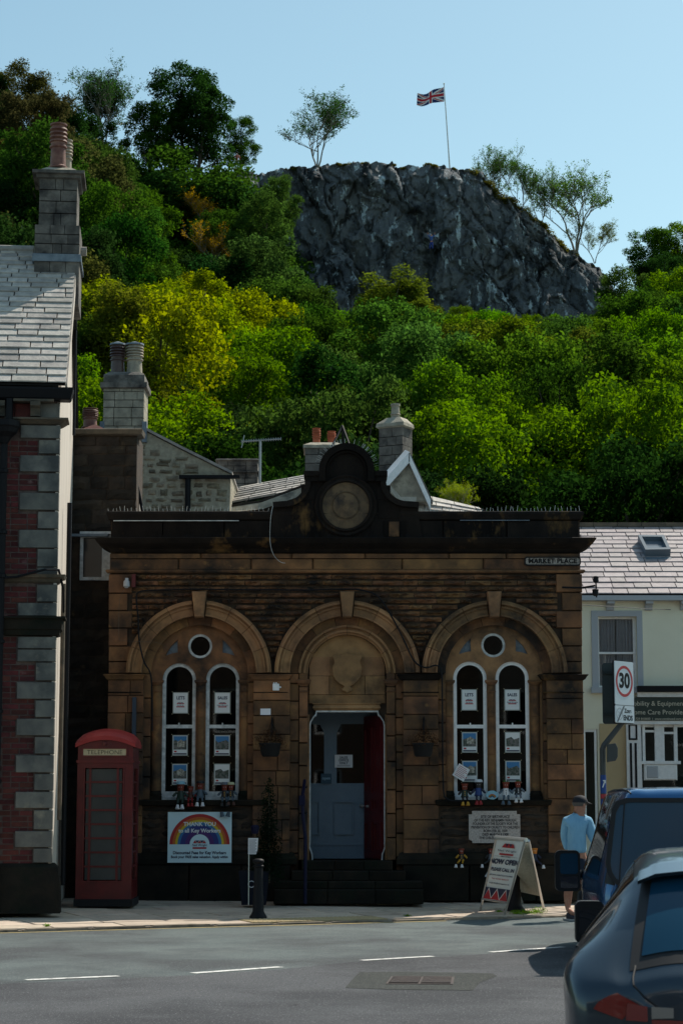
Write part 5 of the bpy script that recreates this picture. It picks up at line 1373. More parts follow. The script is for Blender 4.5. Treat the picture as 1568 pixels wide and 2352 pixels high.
m = MB(); m.add([tuple(v + nn * .03) for v in (c4[3] + (c4[3] - c4[0]) * .08, c4[2] + (c4[2] - c4[1]) * .08, c4[1] + (c4[1] - c4[2]) * .18, c4[0] + (c4[0] - c4[3]) * .18)], [(0, 1, 2, 3)]); m.build('flashing', m_lead, skl)
# upper window
uw = empty('window', ((wx[0] + wx[1]) / 2, YE, wzz[0])); uw.parent = cs; L_ = WM[cs].inverted() @ WM[uw]; uw.location = L_.decompose()[0]
m = MB(); a_, b_ = E_(1358, 1500)[0], E_(1475, 1500)[0]; m.prism([(a_, EZ(1592)), (b_, EZ(1592)), (b_, EZ(1403)), (a_, EZ(1403))], YE - .03, YE + .0, [[(wx[0], wzz[0]), (wx[1], wzz[0]), (wx[1], wzz[1]), (wx[0], wzz[1])]]); m.build('surround', m_greypaint, uw)
m = MB(); m.box(a_ - .03, b_ + .03, YE - .12, YE - .03, EZ(1592), EZ(1579)); m.build('sill', m_greypaint, uw)
m = MB(); m.prism([(wx[0], wzz[0]), (wx[1], wzz[0]), (wx[1], wzz[1]), (wx[0], wzz[1])], YE + .12, YE + .18, [[(wx[0] + .03, wzz[0] + .05), (wx[1] - .06, wzz[0] + .05), (wx[1] - .06, wzz[1] - .04), (wx[0] + .03, wzz[1] - .04)]]); zz = EZ(1499); m.box(wx[0], wx[1], YE + .10, YE + .17, zz - .02, zz + .02); m.build('frame', m_white, uw)
m = MB(); m.box(wx[0] + .02, wx[1] - .02, YE + .15, YE + .155, wzz[0] + .03, wzz[1] - .03); m.build('pane', glass_material('clear_glass', (.92, .93, .93), .05), uw)
for (a_, b_) in ((wx[0] + .02, (wx[0] + wx[1]) / 2 - .02), ((wx[0] + wx[1]) / 2 + .0, wx[1] - .04)):
    m = MB(); n_ = 30; pts = [(a_ + (b_ - a_) * k / n_, YE + .20 + .02 * sin(k * 2.1) + .015 * sin(k * .9)) for k in range(n_ + 1)]
    m.add([(x_, y_, wzz[0]) for x_, y_ in pts] + [(x_, y_, wzz[1]) for x_, y_ in pts], [(k, k + 1, n_ + 2 + k, n_ + 1 + k) for k in range(n_)]); m.build('curtain', m_curtain, uw)
# ground floor
m = MB(); m.box(E_(1460, 1600)[0], ex1, YE - .3, YE, EZ(1590), EZ(1577)); m.build('canopy_lead', m_black, cs)
m = MB(); m.box(E_(1460, 1600)[0], ex1, YE - .2, YE, EZ(1602), EZ(1591)); m.build('fascia_rail', m_white, cs)
fb = MB(); fb.box(E_(1455, 1600)[0], ex1, YE - .15, YE, EZ(1655), EZ(1603)); fb.build('fascia_board', m_fascia_green, cs)
for (t_, px, py, s_) in (('Mobility & Equipment Centre', 1439, 1617, .128), ('Home Care Provider', 1441, 1637, .128), ('01729 810600  |  www.continued-care.co.uk', 1448, 1652, .062)):
    text(t_, s_, (E_(px, py)[0], YE - .156, EZ(py)), m_letter_cream, cs, align='LEFT', sx=.98, bold=.0005)
m = MB(); m.box(E_(1436, 1600)[0], ex1, YE - .12, YE, EZ(1664), EZ(1656)); m.build('fascia_rail', m_white, cs)
m = MB(); m.box(E_(1436, 1700)[0], E_(1469, 1700)[0], YE - .1, YE, PAV, EZ(1664)); m.build('pilaster', m_white, cs)
for (a_, b_, p0, p1) in ((1441, 1461, 1665, 1700),):
    m = MB(); m.prism([(E_(a_, 1700)[0], EZ(p1)), (E_(b_, 1700)[0], EZ(p1)), (E_(b_, 1700)[0], EZ(p0)), (E_(a_, 1700)[0], EZ(p0))], YE - .115, YE - .1, [[(E_(a_ + 4, 1700)[0], EZ(p1 - 4)), (E_(b_ - 4, 1700)[0], EZ(p1 - 4)), (E_(b_ - 4, 1700)[0], EZ(p0 + 2)), (E_(a_ + 4, 1700)[0], EZ(p0 + 2))]]); m.build('pilaster_panel', m_blackmatt, cs)
for (a_, b_) in ((1443, 1448), (1454, 1459)):
    m = MB(); m.box(E_(a_, 1700)[0], E_(b_, 1700)[0], YE - .115, YE - .1, EZ(1950), EZ(1707)); m.build('pilaster_stripe', m_blackmatt, cs)
def shopwin(px0, px1, p0, p1, nm='shop_window', bars=()):
    e_ = empty(nm, (E_((px0 + px1) / 2, 1800)[0], YE, EZ(p1))); e_.parent = cs; L2 = WM[cs].inverted() @ WM[e_]; e_.location = L2.decompose()[0]
    a_, b_ = E_(px0, 1800)[0], E_(px1, 1800)[0]; m = MB(); m.prism([(a_, EZ(p1)), (b_, EZ(p1)), (b_, EZ(p0)), (a_, EZ(p0))], YE + .02, YE + .1, [[(a_ + .045, EZ(p1) + .05), (b_ - .045, EZ(p1) + .05), (b_ - .045, EZ(p0) - .05), (a_ + .045, EZ(p0) - .05)]])
    for q in bars: m.box(E_(q, 1800)[0] - .02, E_(q, 1800)[0] + .02, YE + .02, YE + .1, EZ(p1), EZ(p0))
    m.build('frame', m_white, e_); m = MB(); m.box(a_ + .04, b_ - .04, YE + .06, YE + .065, EZ(p1) + .04, EZ(p0) - .04); m.build('pane', m_glass, e_)
m = MB(); m.box(E_(1502, 1700)[0], E_(1524, 1700)[0], YE - .03, YE + .05, EZ(1750), EZ(1664)); m.box(E_(1546, 1700)[0], E_(1554, 1700)[0], YE - .03, YE + .05, EZ(1748), EZ(1664)); m.box(E_(1474, 1700)[0], E_(1480, 1700)[0], YE - .03, YE + .05, EZ(1748), EZ(1664)); m.box(E_(1470, 1700)[0], E_(1560, 1700)[0], YE - .06, YE + .05, EZ(1755), EZ(1748)); m.box(E_(1474, 1700)[0], E_(1524, 1700)[0], YE - .02, YE + .05, EZ(1682), EZ(1677)); m.box(E_(1524, 1700)[0], E_(1554, 1700)[0], YE - .02, YE + .05, EZ(1686), EZ(1681)); m.build('reflection_bars', m_white, cs)  # white bars and panel model a bay window's reflection in the shop glass
m = MB(); m.cbox(E_(1476, 1700)[0], E_(1552, 1700)[0], YE - .04, YE + .05, EZ(1792), EZ(1755), .02); m.build('reflection_panel', m_white, cs)
m = MB(); m.cbox(E_(1482, 1700)[0], E_(1508, 1700)[0], YE - .05, YE - .041, EZ(1787), EZ(1760), .015); m.build('reflection_moulding', m_greypaint, cs)
shopwin(1340, 1371, 1675, 1900)
shopwin(1469, 1600, 1664, 1925)
# street light bracket and black lantern on the corner
sl = empty('wall_bracket', (X(1335), Y0 - .1, Z(1357)), label='black iron arm with two small fittings reaching right from the office corner', cat='bracket')
m = MB(); zb_ = Z(1352); m.tube([(X(1290), Y0 - .12, Z(1351)), (X(1335), Y0 - .12, zb_), (X(1366), Y0 - .12, Z(1347))], .016, 6); m.build('arm', m_black, sl)
m = MB(); xx = X(1368); m.tube([(xx, Y0 - .12, Z(1338)), (xx + .005, Y0 - .12, Z(1374))], .012, 6); m.lathe((xx, Y0 - .12, Z(1340)), [(.03, 0), (.045, .02), (.04, .06), (.045, .09), (.02, .10)], 10); m.lathe((xx - .01, Y0 - .12, Z(1371)), [(.02, 0), (.05, .02), (.045, .07), (.05, .10), (.02, .11)], 10); m.build('insulator', m_black, sl)
# long overhead wire
ow = MB(); ow.tube([(X(1335), Y0, Z(1389)), (E_(1480, 1398, 38)[0], 38, EZ(1398, 38)), (E_(1640, 1404, 44)[0], 44, EZ(1404, 44))], .006, 4)
ow.build('overhead_wire', m_black, label='thin black overhead wire crossing in front of the cream shop', cat='wire')
# ================================================================== TERRACE ACROSS THE SQUARE (behind the camera, seen in reflections)
def terrace(x0, x1, Y, h, mat, label, nwin, oriel=False):
    t = empty('terrace_house', ((x0 + x1) / 2, Y, PAV), label=label, cat='house')
    m = MB(); hl = []
    ww = (x1 - x0) / nwin
    for k in range(nwin):
        c_ = x0 + ww * (k + .5)
        for (z0, z1) in ((1.0, 2.7), (4.0, 5.6), (6.9, 8.3)):
            if z1 < h: hl.append([(c_ - .5, z0), (c_ + .5, z0), (c_ + .5, z1), (c_ - .5, z1)])
    m.prism([(x0, 0), (x1, 0), (x1, h), (x0, h)], Y - .25, Y, hl); m.build('wall', mat, t)
    m = MB(); m.box(x0, x1, Y - 7, Y - 6.8, 0, h); m.build('back_wall', mat, t)
    for hh in hl:
        w = MB(); w.prism(hh, Y - .14, Y - .08, [[(hh[0][0] + .07, hh[0][1] + .07), (hh[1][0] - .07, hh[1][1] + .07), (hh[2][0] - .07, hh[2][1] - .07), (hh[3][0] + .07, hh[3][1] - .07)]]); f_ = w.build('window', m_white, t)
        w = MB(); w.box(hh[0][0] + .05, hh[1][0] - .05, Y - .12, Y - .11, hh[0][1] + .05, hh[2][1] - .05); w.build('pane', MATS['black_pane'], f_)
    m = MB(); m.add([(x0, Y + .2, h), (x1, Y + .2, h), (x1, Y - 3.5, h + 2.8), (x0, Y - 3.5, h + 2.8), (x0, Y - 7.2, h), (x1, Y - 7.2, h)], [(0, 1, 2, 3), (3, 2, 5, 4)]); m.build('roof', m_slate, t)
m_gritlight = M('clean_gritstone', (.075, .072, .068), (.05, .05, .05), 2.5, .95, .4, 20)
terrace(-34, -19, -13, 9.2, m_darkhouse, 'dark gritstone terrace house across the square, furthest left behind the viewer', 4)
terrace(-19, -6, -13.5, 10.4, m_gritlight, 'tall gritstone shop house across the square behind the viewer', 4)
terrace(-6, 5, -13, 8.6, m_darkhouse, 'low dark stone house straight behind the viewer', 3)
terrace(5, 17, -14, 10.8, m_gritlight, 'tall stone house across the square, right behind the viewer', 4)
terrace(17, 34, -13.5, 9.0, m_cream, 'cream painted house across the square, far right behind the viewer', 5)

# ================================================================== TREES
def leaf_cloud(lobes, n, size, seed, shell=.72, flat=.85, fold=True, asp=.62):
    """leaf-sized rhombi on lobes = [(centre, radius)]; returns vertices and quads"""
    r = np.random.RandomState(seed)
    rad = np.array([l[1] for l in lobes]); cen = np.array([l[0] for l in lobes])
    w = rad ** 2; w = w / w.sum()
    idx = r.choice(len(lobes), n, p=w)
    d = r.normal(size=(n, 3)); d /= np.linalg.norm(d, axis=1)[:, None]
    up = r.rand(n) < .35; d[up, 2] = np.abs(d[up, 2])
    rr_ = rad[idx] * (shell + (1.06 - shell) * r.rand(n) ** .6)
    inner = r.rand(n) < .18; rr_[inner] *= r.rand(inner.sum())
    # break every lobe into sprigs so that its edge is ragged
    sp = np.sin(d[:, 0] * 7 + idx) * np.sin(d[:, 1] * 8 + idx * 2.1) * np.sin(d[:, 2] * 7 + idx * 1.3)
    rr_ *= 1 + .4 * sp
    c = cen[idx] + d * rr_[:, None] * np.array([1, 1, flat])
    nrm = d * .55 + r.normal(size=(n, 3)) * .6 + np.array([0, 0, .45]); nrm /= np.linalg.norm(nrm, axis=1)[:, None]
    a = np.cross(nrm, r.normal(size=(n, 3))); a /= np.linalg.norm(a, axis=1)[:, None]
    b = np.cross(nrm, a)
    s = (size * (.6 + .8 * r.rand(n)))[:, None]
    v = np.stack([c - a * s, c - b * s * asp, c + a * s, c + b * s * asp], 1).reshape(-1, 3)
    return v
def leaves_mesh(name, v, mat):
    n = len(v) // 4
    me = bpy.data.meshes.new(name)
    me.vertices.add(len(v)); me.vertices.foreach_set('co', v.astype(np.float32).ravel())
    me.loops.add(len(v)); me.loops.foreach_set('vertex_index', np.arange(len(v), dtype=np.int32))
    me.polygons.add(n); me.polygons.foreach_set('loop_start', np.arange(n, dtype=np.int32) * 4); me.polygons.foreach_set('loop_total', np.full(n, 4, dtype=np.int32))
    me.materials.append(mat); me.update(calc_edges=True); me.validate()
    return me
def crown_lobes(kind, seed):
    r = random.Random(seed); L = []
    if kind == 'broad':       # unit tree: height 1, crown from .18 to 1
        for k in range(58):
            a = r.uniform(0, 2 * pi); h = r.uniform(.14, .9); env = .36 * sqrt(max(0.05, 1 - ((h - .48) / .5) ** 2)) ; q = env * r.uniform(.55, 1.0)
            L.append(((q * cos(a), q * sin(a), h), r.uniform(.04, .105)))
        L.append(((0, 0, .88), .12)); L.append(((0, 0, .6), .2)); L.append(((0, 0, .4), .2))
    elif kind == 'dome':
        for k in range(70):
            a = r.uniform(0, 2 * pi); h = r.uniform(.2, .86); env = .46 * sqrt(max(0.05, 1 - ((h - .42) / .54) ** 2)); q = env * r.uniform(.5, 1.0)
            L.append(((q * cos(a), q * sin(a), h), r.uniform(.045, .115)))
        L.append(((0, 0, .5), .28)); L.append(((0, 0, .8), .13))
    elif kind == 'tall':      # birch or young ash: narrow and drooping
        for k in range(55):
            a = r.uniform(0, 2 * pi); h = r.uniform(.16, .95); env = .2 * sqrt(max(0.04, 1 - ((h - .45) / .55) ** 2)); q = env * r.uniform(.3, 1.0)
            L.append(((q * cos(a), q * sin(a), h), r.uniform(.03, .07)))
    elif kind == 'thin':      # airy skyline tree
        for k in range(320):
            a = r.uniform(0, 2 * pi); h = r.uniform(.26, .97); env = .5 * sqrt(max(0.03, 1 - ((h - .58) / .42) ** 2)); q = env * r.uniform(.1, 1.0) ** .6
            L.append(((q * cos(a), q * sin(a), h), r.uniform(.012, .034)))
    return L
def trunk_mesh(kind, lobes, seed, mat):
    r = random.Random(seed); m = MB(); top = {'broad': .72, 'dome': .6, 'tall': .9, 'thin': .55}[kind]; w = {'broad': .022, 'dome': .026, 'tall': .014, 'thin': .007}[kind]
    stems = [(0, 0)] if kind != 'thin' else [(-.05, 0), (.03, .01), (.0, -.02)]
    for sx_, sy_ in stems:
        lean = (r.uniform(-.06, .06) + sx_ * 1.6, r.uniform(-.05, .05))
        pts = [Vector((sx_ * .5 + lean[0] * t + .012 * sin(5 * t + seed), sy_ + lean[1] * t, -.05 + (top + .05) * t)) for t in (0, .2, .4, .6, .8, 1)]
        m.tube(pts, w, 7, w * .3)
        tg = lobes if kind != 'thin' else [l for l in lobes if (l[0][0] - sx_) * (1 if sx_ >= 0 else -1) > -.12]
        for l in r.sample(tg, min(len(tg), 12 if kind != 'thin' else 40)):
            t = min(.95, max(.2, (l[0][2] - .2) / top * r.uniform(.6, .95))); k = int(t * 5); st_ = pts[k].lerp(pts[min(5, k + 1)], t * 5 - k); e = Vector(l[0])
            mid_ = st_.lerp(e, .5) + Vector((0, 0, -.02))
            m.tube([st_, mid_, e], w * .42, 5, w * .1)
    return mesh_of(m, 'trunk', mat)
def branching(seed, n_leaf, size):
    """open tree grown limb by limb with leaves along its twigs; unit height"""
    r = random.Random(seed); m = MB(); tips = []
    def grow(p, d, L, rad, depth):
        n_ = 4; pts = [p]
        for k in range(n_):
            d = (d + Vector((r.uniform(-.22, .22), r.uniform(-.22, .22), r.uniform(-.08, .16)))).normalized(); pts.append(pts[-1] + d * (L / n_))
        m.tube(pts, rad, 6 if depth < 2 else 4, rad * .5)
        if depth >= 2: tips.extend([(pts[k], L) for k in range(1, n_ + 1)])
        if depth < 4:
            kids = {0: r.randint(4, 5), 1: r.randint(4, 5), 2: r.randint(3, 5), 3: 3}[depth]
            for q in range(kids):
                f = r.uniform(.35, 1) if q else 1.0; k = min(n_ - 1, int(f * n_)); b = pts[k].lerp(pts[k + 1], f * n_ - k if f < 1 else 1)
                side = Vector((r.uniform(-1, 1), r.uniform(-1, 1), r.uniform(-.15, .55))).normalized()
                grow(b, (d * .8 + side * .85).normalized(), L * r.uniform(.5, .78), rad * .55, depth + 1)
    stems = r.choice([2, 3])
    for q in range(stems):
        a = 2 * pi * q / stems + r.random(); grow(Vector((.01 * cos(a), .01 * sin(a), -.04)), Vector((.32 * cos(a), .32 * sin(a), 1)).normalized(), r.uniform(.34, .44), .0105, 0)
    zmax = max(t[0].z for t in tips); s_ = 1.0 / zmax
    R_ = np.random.RandomState(seed); P_ = np.array([tuple(t[0]) for t in tips]) * s_
    keep = R_.rand(len(P_)) < .55; P_ = P_[keep]; idx = R_.randint(0, len(P_), n_leaf)
    c = P_[idx] + R_.normal(size=(n_leaf, 3)) * .016; nrm = R_.normal(size=(n_leaf, 3)); nrm /= np.linalg.norm(nrm, axis=1)[:, None]
    a = np.cross(nrm, R_.normal(size=(n_leaf, 3))); a /= np.linalg.norm(a, axis=1)[:, None]; b = np.cross(nrm, a); sz = (size * (.6 + .8 * R_.rand(n_leaf)))[:, None]
    v = np.stack([c - a * sz, c - b * sz * .6, c + a * sz, c + b * sz * .6], 1).reshape(-1, 3)
    m.v = [(x * s_, y * s_, z * s_) for x, y, z in m.v]
    print('thin tree width', np.abs(P_[:, 0]).max(), len(m.f))
    return leaves_mesh('crown', v, m_leaf), mesh_of(m, 'trunk', m_barkpale)
VAR = {}
for kind, n_var, n_leaf, size in (('broad', 6, 25000, .0098), ('dome', 4, 32000, .0098), ('tall', 3, 17000, .0078), ('thin', 3, 7000, .0115)):
    VAR[kind] = []
    if kind == 'thin':
        VAR[kind] = [branching(11 + q_ * 5, 6500, .0098) for q_ in range(4)]; continue
    for q in range(n_var):
        lobes = crown_lobes(kind, 40 + q * 7 + len(kind))
        v = leaf_cloud(lobes, n_leaf, size, q + len(kind) * 10, flat=.8 if kind != 'tall' else 1.25, shell=.6 if kind != 'thin' else .1)
        VAR[kind].append((leaves_mesh('crown', v, m_leaf), trunk_mesh(kind, lobes, q, m_barkpale if kind in ('tall', 'thin') else m_bark)))
def tree(kind, var, x, y, z, H, color, label, group, rz=None, wide=1.0, name='woodland_tree'):
    t = empty(name, (x, y, z), rz=rng.uniform(0, 6.28) if rz is None else rz, label=label, cat='tree', group=group)
    t.scale = (H * wide, H * wide, H)
    cm, tm = VAR[kind][var % len(VAR[kind])]
    c = bpy.data.objects.new('crown', cm); COL.objects.link(c); c.parent = t; c.color = (*color, 1)
    k = bpy.data.objects.new('trunk', tm); COL.objects.link(k); k.parent = t
    return t
GREENS = {'deep green': (.012, .036, .008), 'mid green': (.026, .066, .010), 'fresh green': (.065, .135, .012), 'olive green': (.066, .095, .013), 'yellow green': (.135, .185, .010), 'grey green': (.040, .086, .018), 'golden': (.28, .19, .008), 'bronze green': (.045, .050, .014)}
ORD = ['first', 'second', 'third', 'fourth', 'fifth', 'sixth', 'seventh', 'eighth', 'ninth', 'tenth', 'eleventh', 'twelfth', 'thirteenth', 'fourteenth', 'fifteenth', 'sixteenth', 'seventeenth', 'eighteenth', 'nineteenth', 'twentieth', 'twenty first', 'twenty second', 'twenty third', 'twenty fourth', 'twenty fifth', 'twenty sixth', 'twenty seventh', 'twenty eighth', 'twenty ninth', 'thirtieth']
def hit_ground(px, Y):
    return W(px, 1000, Y)[0]
def mass(y_top_px, Y, x):
    return W(0, y_top_px, Y)[1] - hill_z(x, Y)
# rows of the wood from the lowest to the highest; each is (depth, spacing in px, height range, palette)
rows = [(62, 250, (7.0, 9.5)), (72, 205, (8, 10.5)), (84, 185, (8, 11)), (98, 165, (8.5, 11)), (114, 150, (8.5, 11.5)), (131, 132, (8.5, 12)), (149, 122, (8.5, 12)), (168, 112, (8.5, 12)), (187, 104, (8.5, 12.5)), (206, 98, (8, 12)), (224, 92, (8, 11))]
rt_ = random.Random(77)
def pick(px, py):
    """foliage colour by where in the wood the tree stands, as in the photograph"""
    d = lambda a, b, w, h: ((px - a) / w) ** 2 + ((py - b) / h) ** 2 < 1
    if d(320, 690, 140, 75): return rt_.choice(['yellow green', 'yellow green', 'olive green'])
    if d(470, 500, 75, 55): return 'golden'
    if d(500, 700, 110, 100): return 'yellow green'
    if d(640, 560, 90, 130): return 'grey green'
    if d(940, 760, 80, 130): return rt_.choice(['grey green', 'olive green'])
    if d(1130, 750, 130, 50): return 'fresh green'
    if d(1430, 800, 150, 80): return rt_.choice(['olive green', 'fresh green', 'mid green', 'mid green'])
    if d(1250, 820, 160, 120): return rt_.choice(['fresh green', 'fresh green', 'grey green'])
    if py > 880 and px < 960: return 'deep green' if rt_.random() < .8 else 'mid green'  # low trees get the darkest green, shade put into the leaf colour
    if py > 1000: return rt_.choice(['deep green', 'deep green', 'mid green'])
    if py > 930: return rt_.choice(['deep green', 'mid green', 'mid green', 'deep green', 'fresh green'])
    if px < 520 and py < 620: return rt_.choice(['deep green', 'deep green', 'mid green', 'bronze green' if px < 200 else 'mid green'])
    return rt_.choice(['mid green', 'fresh green', 'mid green', 'grey green', 'fresh green', 'deep green'])
NT = 0
for ri, (Y, sp_, hr) in enumerate(rows):
    px = -230 + rt_.uniform(0, sp_ * .5); pxs = []
    while px < 1780:
        pxs.append(px + rt_.uniform(-.22, .22) * sp_); px += sp_ * rt_.uniform(.62, .98)
    k = 0
    for px in pxs:
        y_ = Y + rt_.uniform(-6, 6); x = W(px, 1000, y_)[0]; z = hill_z(x, y_)
        H = rt_.uniform(*hr) * rt_.uniform(.95, 1.25)
        py_top = CY - F_PX * tan(atan((z + H - CAM_H) / y_) - PITCH)
        if Y > 215 and 640 < px < 1400: H *= .5; py_top = CY - F_PX * tan(atan((z + H - CAM_H) / y_) - PITCH)
        # keep the crag clear
        lim = 0
        if 725 < px < 850: lim = 690
        elif 850 <= px < 960: lim = 640
        elif 960 <= px < 1390: lim = 705 if px > 1200 else 690
        elif 1390 <= px < 1440: lim = 690
        elif 1440 <= px < 1520: lim = 600
        elif 480 < px <= 560: lim = 470
        elif 560 < px <= 725: lim = 430 if px < 630 else 540
        if lim and py_top < lim:
            zt_ = W(0, lim + rt_.uniform(0, 22), y_)[1]; H = zt_ - z
            if H < 3.0: continue
            py_top = lim
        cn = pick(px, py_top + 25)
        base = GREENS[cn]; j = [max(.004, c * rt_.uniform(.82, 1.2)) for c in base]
        if ri < 3 and cn == 'deep green': j = [c * .75 for c in j]  # lowest rows darkened further, shade painted into the crowns
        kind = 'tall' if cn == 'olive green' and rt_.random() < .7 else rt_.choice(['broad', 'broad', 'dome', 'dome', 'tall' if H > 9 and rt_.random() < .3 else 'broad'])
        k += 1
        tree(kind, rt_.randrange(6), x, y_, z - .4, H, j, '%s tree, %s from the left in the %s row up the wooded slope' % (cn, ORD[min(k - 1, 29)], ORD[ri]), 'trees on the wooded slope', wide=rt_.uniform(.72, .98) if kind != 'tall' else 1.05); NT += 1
# skyline and other single trees: (px, base py, top py, depth, kind, variant, wide, colour, label)
def spot(px, pb, pt, Y, kind, var, wide, cn, label, rz=0.0, name='skyline_tree', f=1.0):
    x, zb_ = W(px, pb, Y); zt_ = W(px, pt, Y)[1]; c = [v * f for v in GREENS[cn]]
    if kind == 'thin' and Y > 238: zb_ = min(zb_, rim_at(x)[2] + .2 if RIM[0][0] < x < RIM[-1][0] else zb_)
    return tree(kind, var, x, Y, zb_, (zt_ - zb_) / .97, c, label, None, rz=rz, wide=wide, name=name)
spot(728, 380, 192, 243, 'thin', 0, 1.03, 'deep green', 'airy two stemmed tree standing alone on top of the crag', name='lone_tree', f=1.6)
spot(30, 330, 140, 244, 'dome', 1, 1.0, 'bronze green', 'big brown green tree at the top left corner of the wood')
spot(-30, 330, 165, 240, 'broad', 2, 1.1, 'deep green', 'dark tree at the left picture edge on the skyline', rz=2)
spot(120, 360, 205, 240, 'dome', 0, .8, 'bronze green', 'round tree on the skyline left of the open topped tree', rz=1)
spot(235, 350, 150, 242, 'thin', 1, .9, 'deep green', 'open topped tree standing out on the left skyline', rz=2.2, f=1.8)
spot(235, 350, 165, 243, 'tall', 1, 1.25, 'deep green', 'slim dark tree inside the open topped skyline tree', rz=.5)
spot(165, 440, 250, 234, 'dome', 2, 1.1, 'deep green', 'dark spreading tree under the left skyline', rz=2)
spot(420, 395, 150, 240, 'broad', 3, .95, 'deep green', 'tall domed tree highest on the left skyline', rz=1.2, f=1.2)
spot(455, 420, 180, 238, 'broad', 1, .9, 'deep green', 'tall dark tree leaning right beside the domed skyline tree', rz=4, f=1.2)
spot(350, 430, 235, 236, 'broad', 0, .95, 'mid green', 'mid green tree left of the tall domed skyline tree', rz=3)
spot(555, 395, 268, 249, 'broad', 5, .85, 'mid green', 'small tree at the left end of the crag top', rz=2)
spot(640, 560, 408, 222, 'broad', 4, .9, 'grey green', 'pale leaved tree leaning in front of the crag left edge', rz=2, f=1.1)
spot(600, 700, 440, 205, 'broad', 2, .75, 'grey green', 'tall loose tree before the left part of the crag', rz=5)
spot(520, 660, 470, 214, 'dome', 0, 1.0, 'mid green', 'tree below the golden crown near the crag', rz=3.3)
spot(462, 560, 432, 226, 'thin', 2, 1.0, 'golden', 'golden autumn crown among dark green trees', rz=1, name='autumn_tree', f=1.3)
spot(500, 640, 500, 210, 'thin', 0, 1.0, 'golden', 'loose golden brown branches beside the crag left edge', rz=2, name='autumn_tree', f=.8)
spot(290, 800, 615, 150, 'dome', 2, 1.0, 'yellow green', 'bright yellow green tree above the tall left chimney', rz=2, f=1.25, name='woodland_tree')
spot(470, 860, 625, 140, 'tall', 0, 1.5, 'yellow green', 'yellow green birch left of centre in the wood', rz=1, name='birch_tree')
spot(400, 850, 660, 142, 'tall', 2, 1.6, 'yellow green', 'drooping yellow green birch beside the bright tree', rz=4, name='birch_tree', f=.8)
spot(905, 870, 620, 150, 'tall', 1, 1.6, 'olive green', 'tall olive birch standing in front of the crag foot', rz=0, name='birch_tree', f=1.25)
spot(960, 880, 690, 147, 'tall', 0, 1.6, 'olive green', 'second olive birch right of the tall birch by the crag', rz=2, name='birch_tree')
spot(1135, 470, 332, 246, 'thin', 1, .85, 'mid green', 'wispy tree at the right shoulder of the crag top', rz=3, f=1.5)
spot(1200, 500, 352, 244, 'thin', 2, .8, 'mid green', 'second wispy tree stepping down the crag right shoulder', rz=1, f=1.4)
spot(1240, 520, 378, 244, 'thin', 0, .7, 'grey green', 'thin leaved tree leaning between the shoulder trees', rz=5, f=1.2)
spot(1322, 572, 374, 243, 'thin', 1, 1.0, 'grey green', 'open branched tree on the crag falling right edge', rz=.3, f=1.4)
spot(1365, 600, 500, 243, 'thin', 2, 1.0, 'olive green', 'small shrub like tree right of the open branched tree', rz=2)
spot(1500, 700, 525, 236, 'broad', 1, 1.0, 'mid green', 'round tree on the right skyline', rz=2, f=1.1)
spot(1560, 690, 515, 238, 'broad', 3, 1.1, 'fresh green', 'green tree at the right picture edge on the skyline', rz=1)
spot(1515, 730, 575, 230, 'dome', 1, .8, 'deep green', 'dark tree against the lower right end of the crag', rz=3, f=1.2)
spot(1480, 770, 650, 222, 'dome', 0, .8, 'mid green', 'low tree at the foot of the right crag end', rz=4)
spot(1055, 1190, 1100, 52, 'thin', 1, 1.0, 'yellow green', 'small yellow green bush lit up behind the parapet', rz=1, name='bush', f=1.3)
spot(1045, 1190, 1108, 52.6, 'dome', 1, .9, 'yellow green', 'dense yellow bush just behind the parapet and the slate slope', rz=2, name='bush')
for k_, (px_, pt_) in enumerate(((20, 330), (75, 345), (150, 335), (215, 345), (290, 372), (345, 350), (410, 345), (455, 412), (60, 400), (110, 420), (240, 430), (390, 440), (480, 450))):
    x_ = W(px_, 400, 233)[0]; zt_ = W(0, pt_, 233)[1]; zg_ = hill_z(x_, 233); c_ = [v * (1.0 + .25 * (k_ % 3)) for v in GREENS['deep green' if k_ % 2 else 'mid green']]
    tree('dome', k_, x_, 233, zg_ - 1, max(5, zt_ - zg_ + 1), c_, '%s from the left among the bushy trees just under the left skyline' % ORD[k_], 'bushy trees under the left skyline', wide=1.25)
# scrub and grass clinging to the crag edge
sc_l = []
rq_ = random.Random(3)
v_all = []
for k in range(150):
    px = rq_.choice([rq_.uniform(1090, 1390), rq_.uniform(520, 1130), rq_.uniform(1120, 1330)]); x = W(px, 400, CRY)[0]; z = crag_top(x)
    rx_, ry_, rz_ = rim_at(x); big = px > 1090
    v_all.append(leaf_cloud([((x, ry_ + rq_.uniform(-.2, 1.6), rz_ - rq_.uniform(-.05, .25) * (2.5 if big else 1)), rq_.uniform(.35, .9) * (1.1 if big else .6))], 160, .10, k, shell=.3, flat=.55))
me = leaves_mesh('scrub', np.concatenate(v_all), m_leaf)
o = bpy.data.objects.new('scrub', me); COL.objects.link(o); o.color = (.10, .10, .02, 1); tag(o, 'yellowish grass and scrub clinging to the crag rim', 'scrub', kind='stuff')
# ivy and bushes low in the wood so that no bare ground shows
v_all = []
for k in range(520):
    Y = rq_.uniform(58, 236); px = rq_.uniform(-60, 1640); x = W(px, 1000, Y)[0]
    if Y > 200 and 640 < px < 1400 and False: continue
    v_all.append(leaf_cloud([((x, Y, hill_z(x, Y) + .4), rq_.uniform(1.2, 2.4))], 260, .26, k, shell=.4, flat=.6))
me = leaves_mesh('undergrowth', np.concatenate(v_all), m_leaf)
o = bpy.data.objects.new('undergrowth', me); COL.objects.link(o); o.color = (.016, .034, .008, 1); tag(o, 'low undergrowth covering the slope between the trunks', 'undergrowth', kind='stuff')
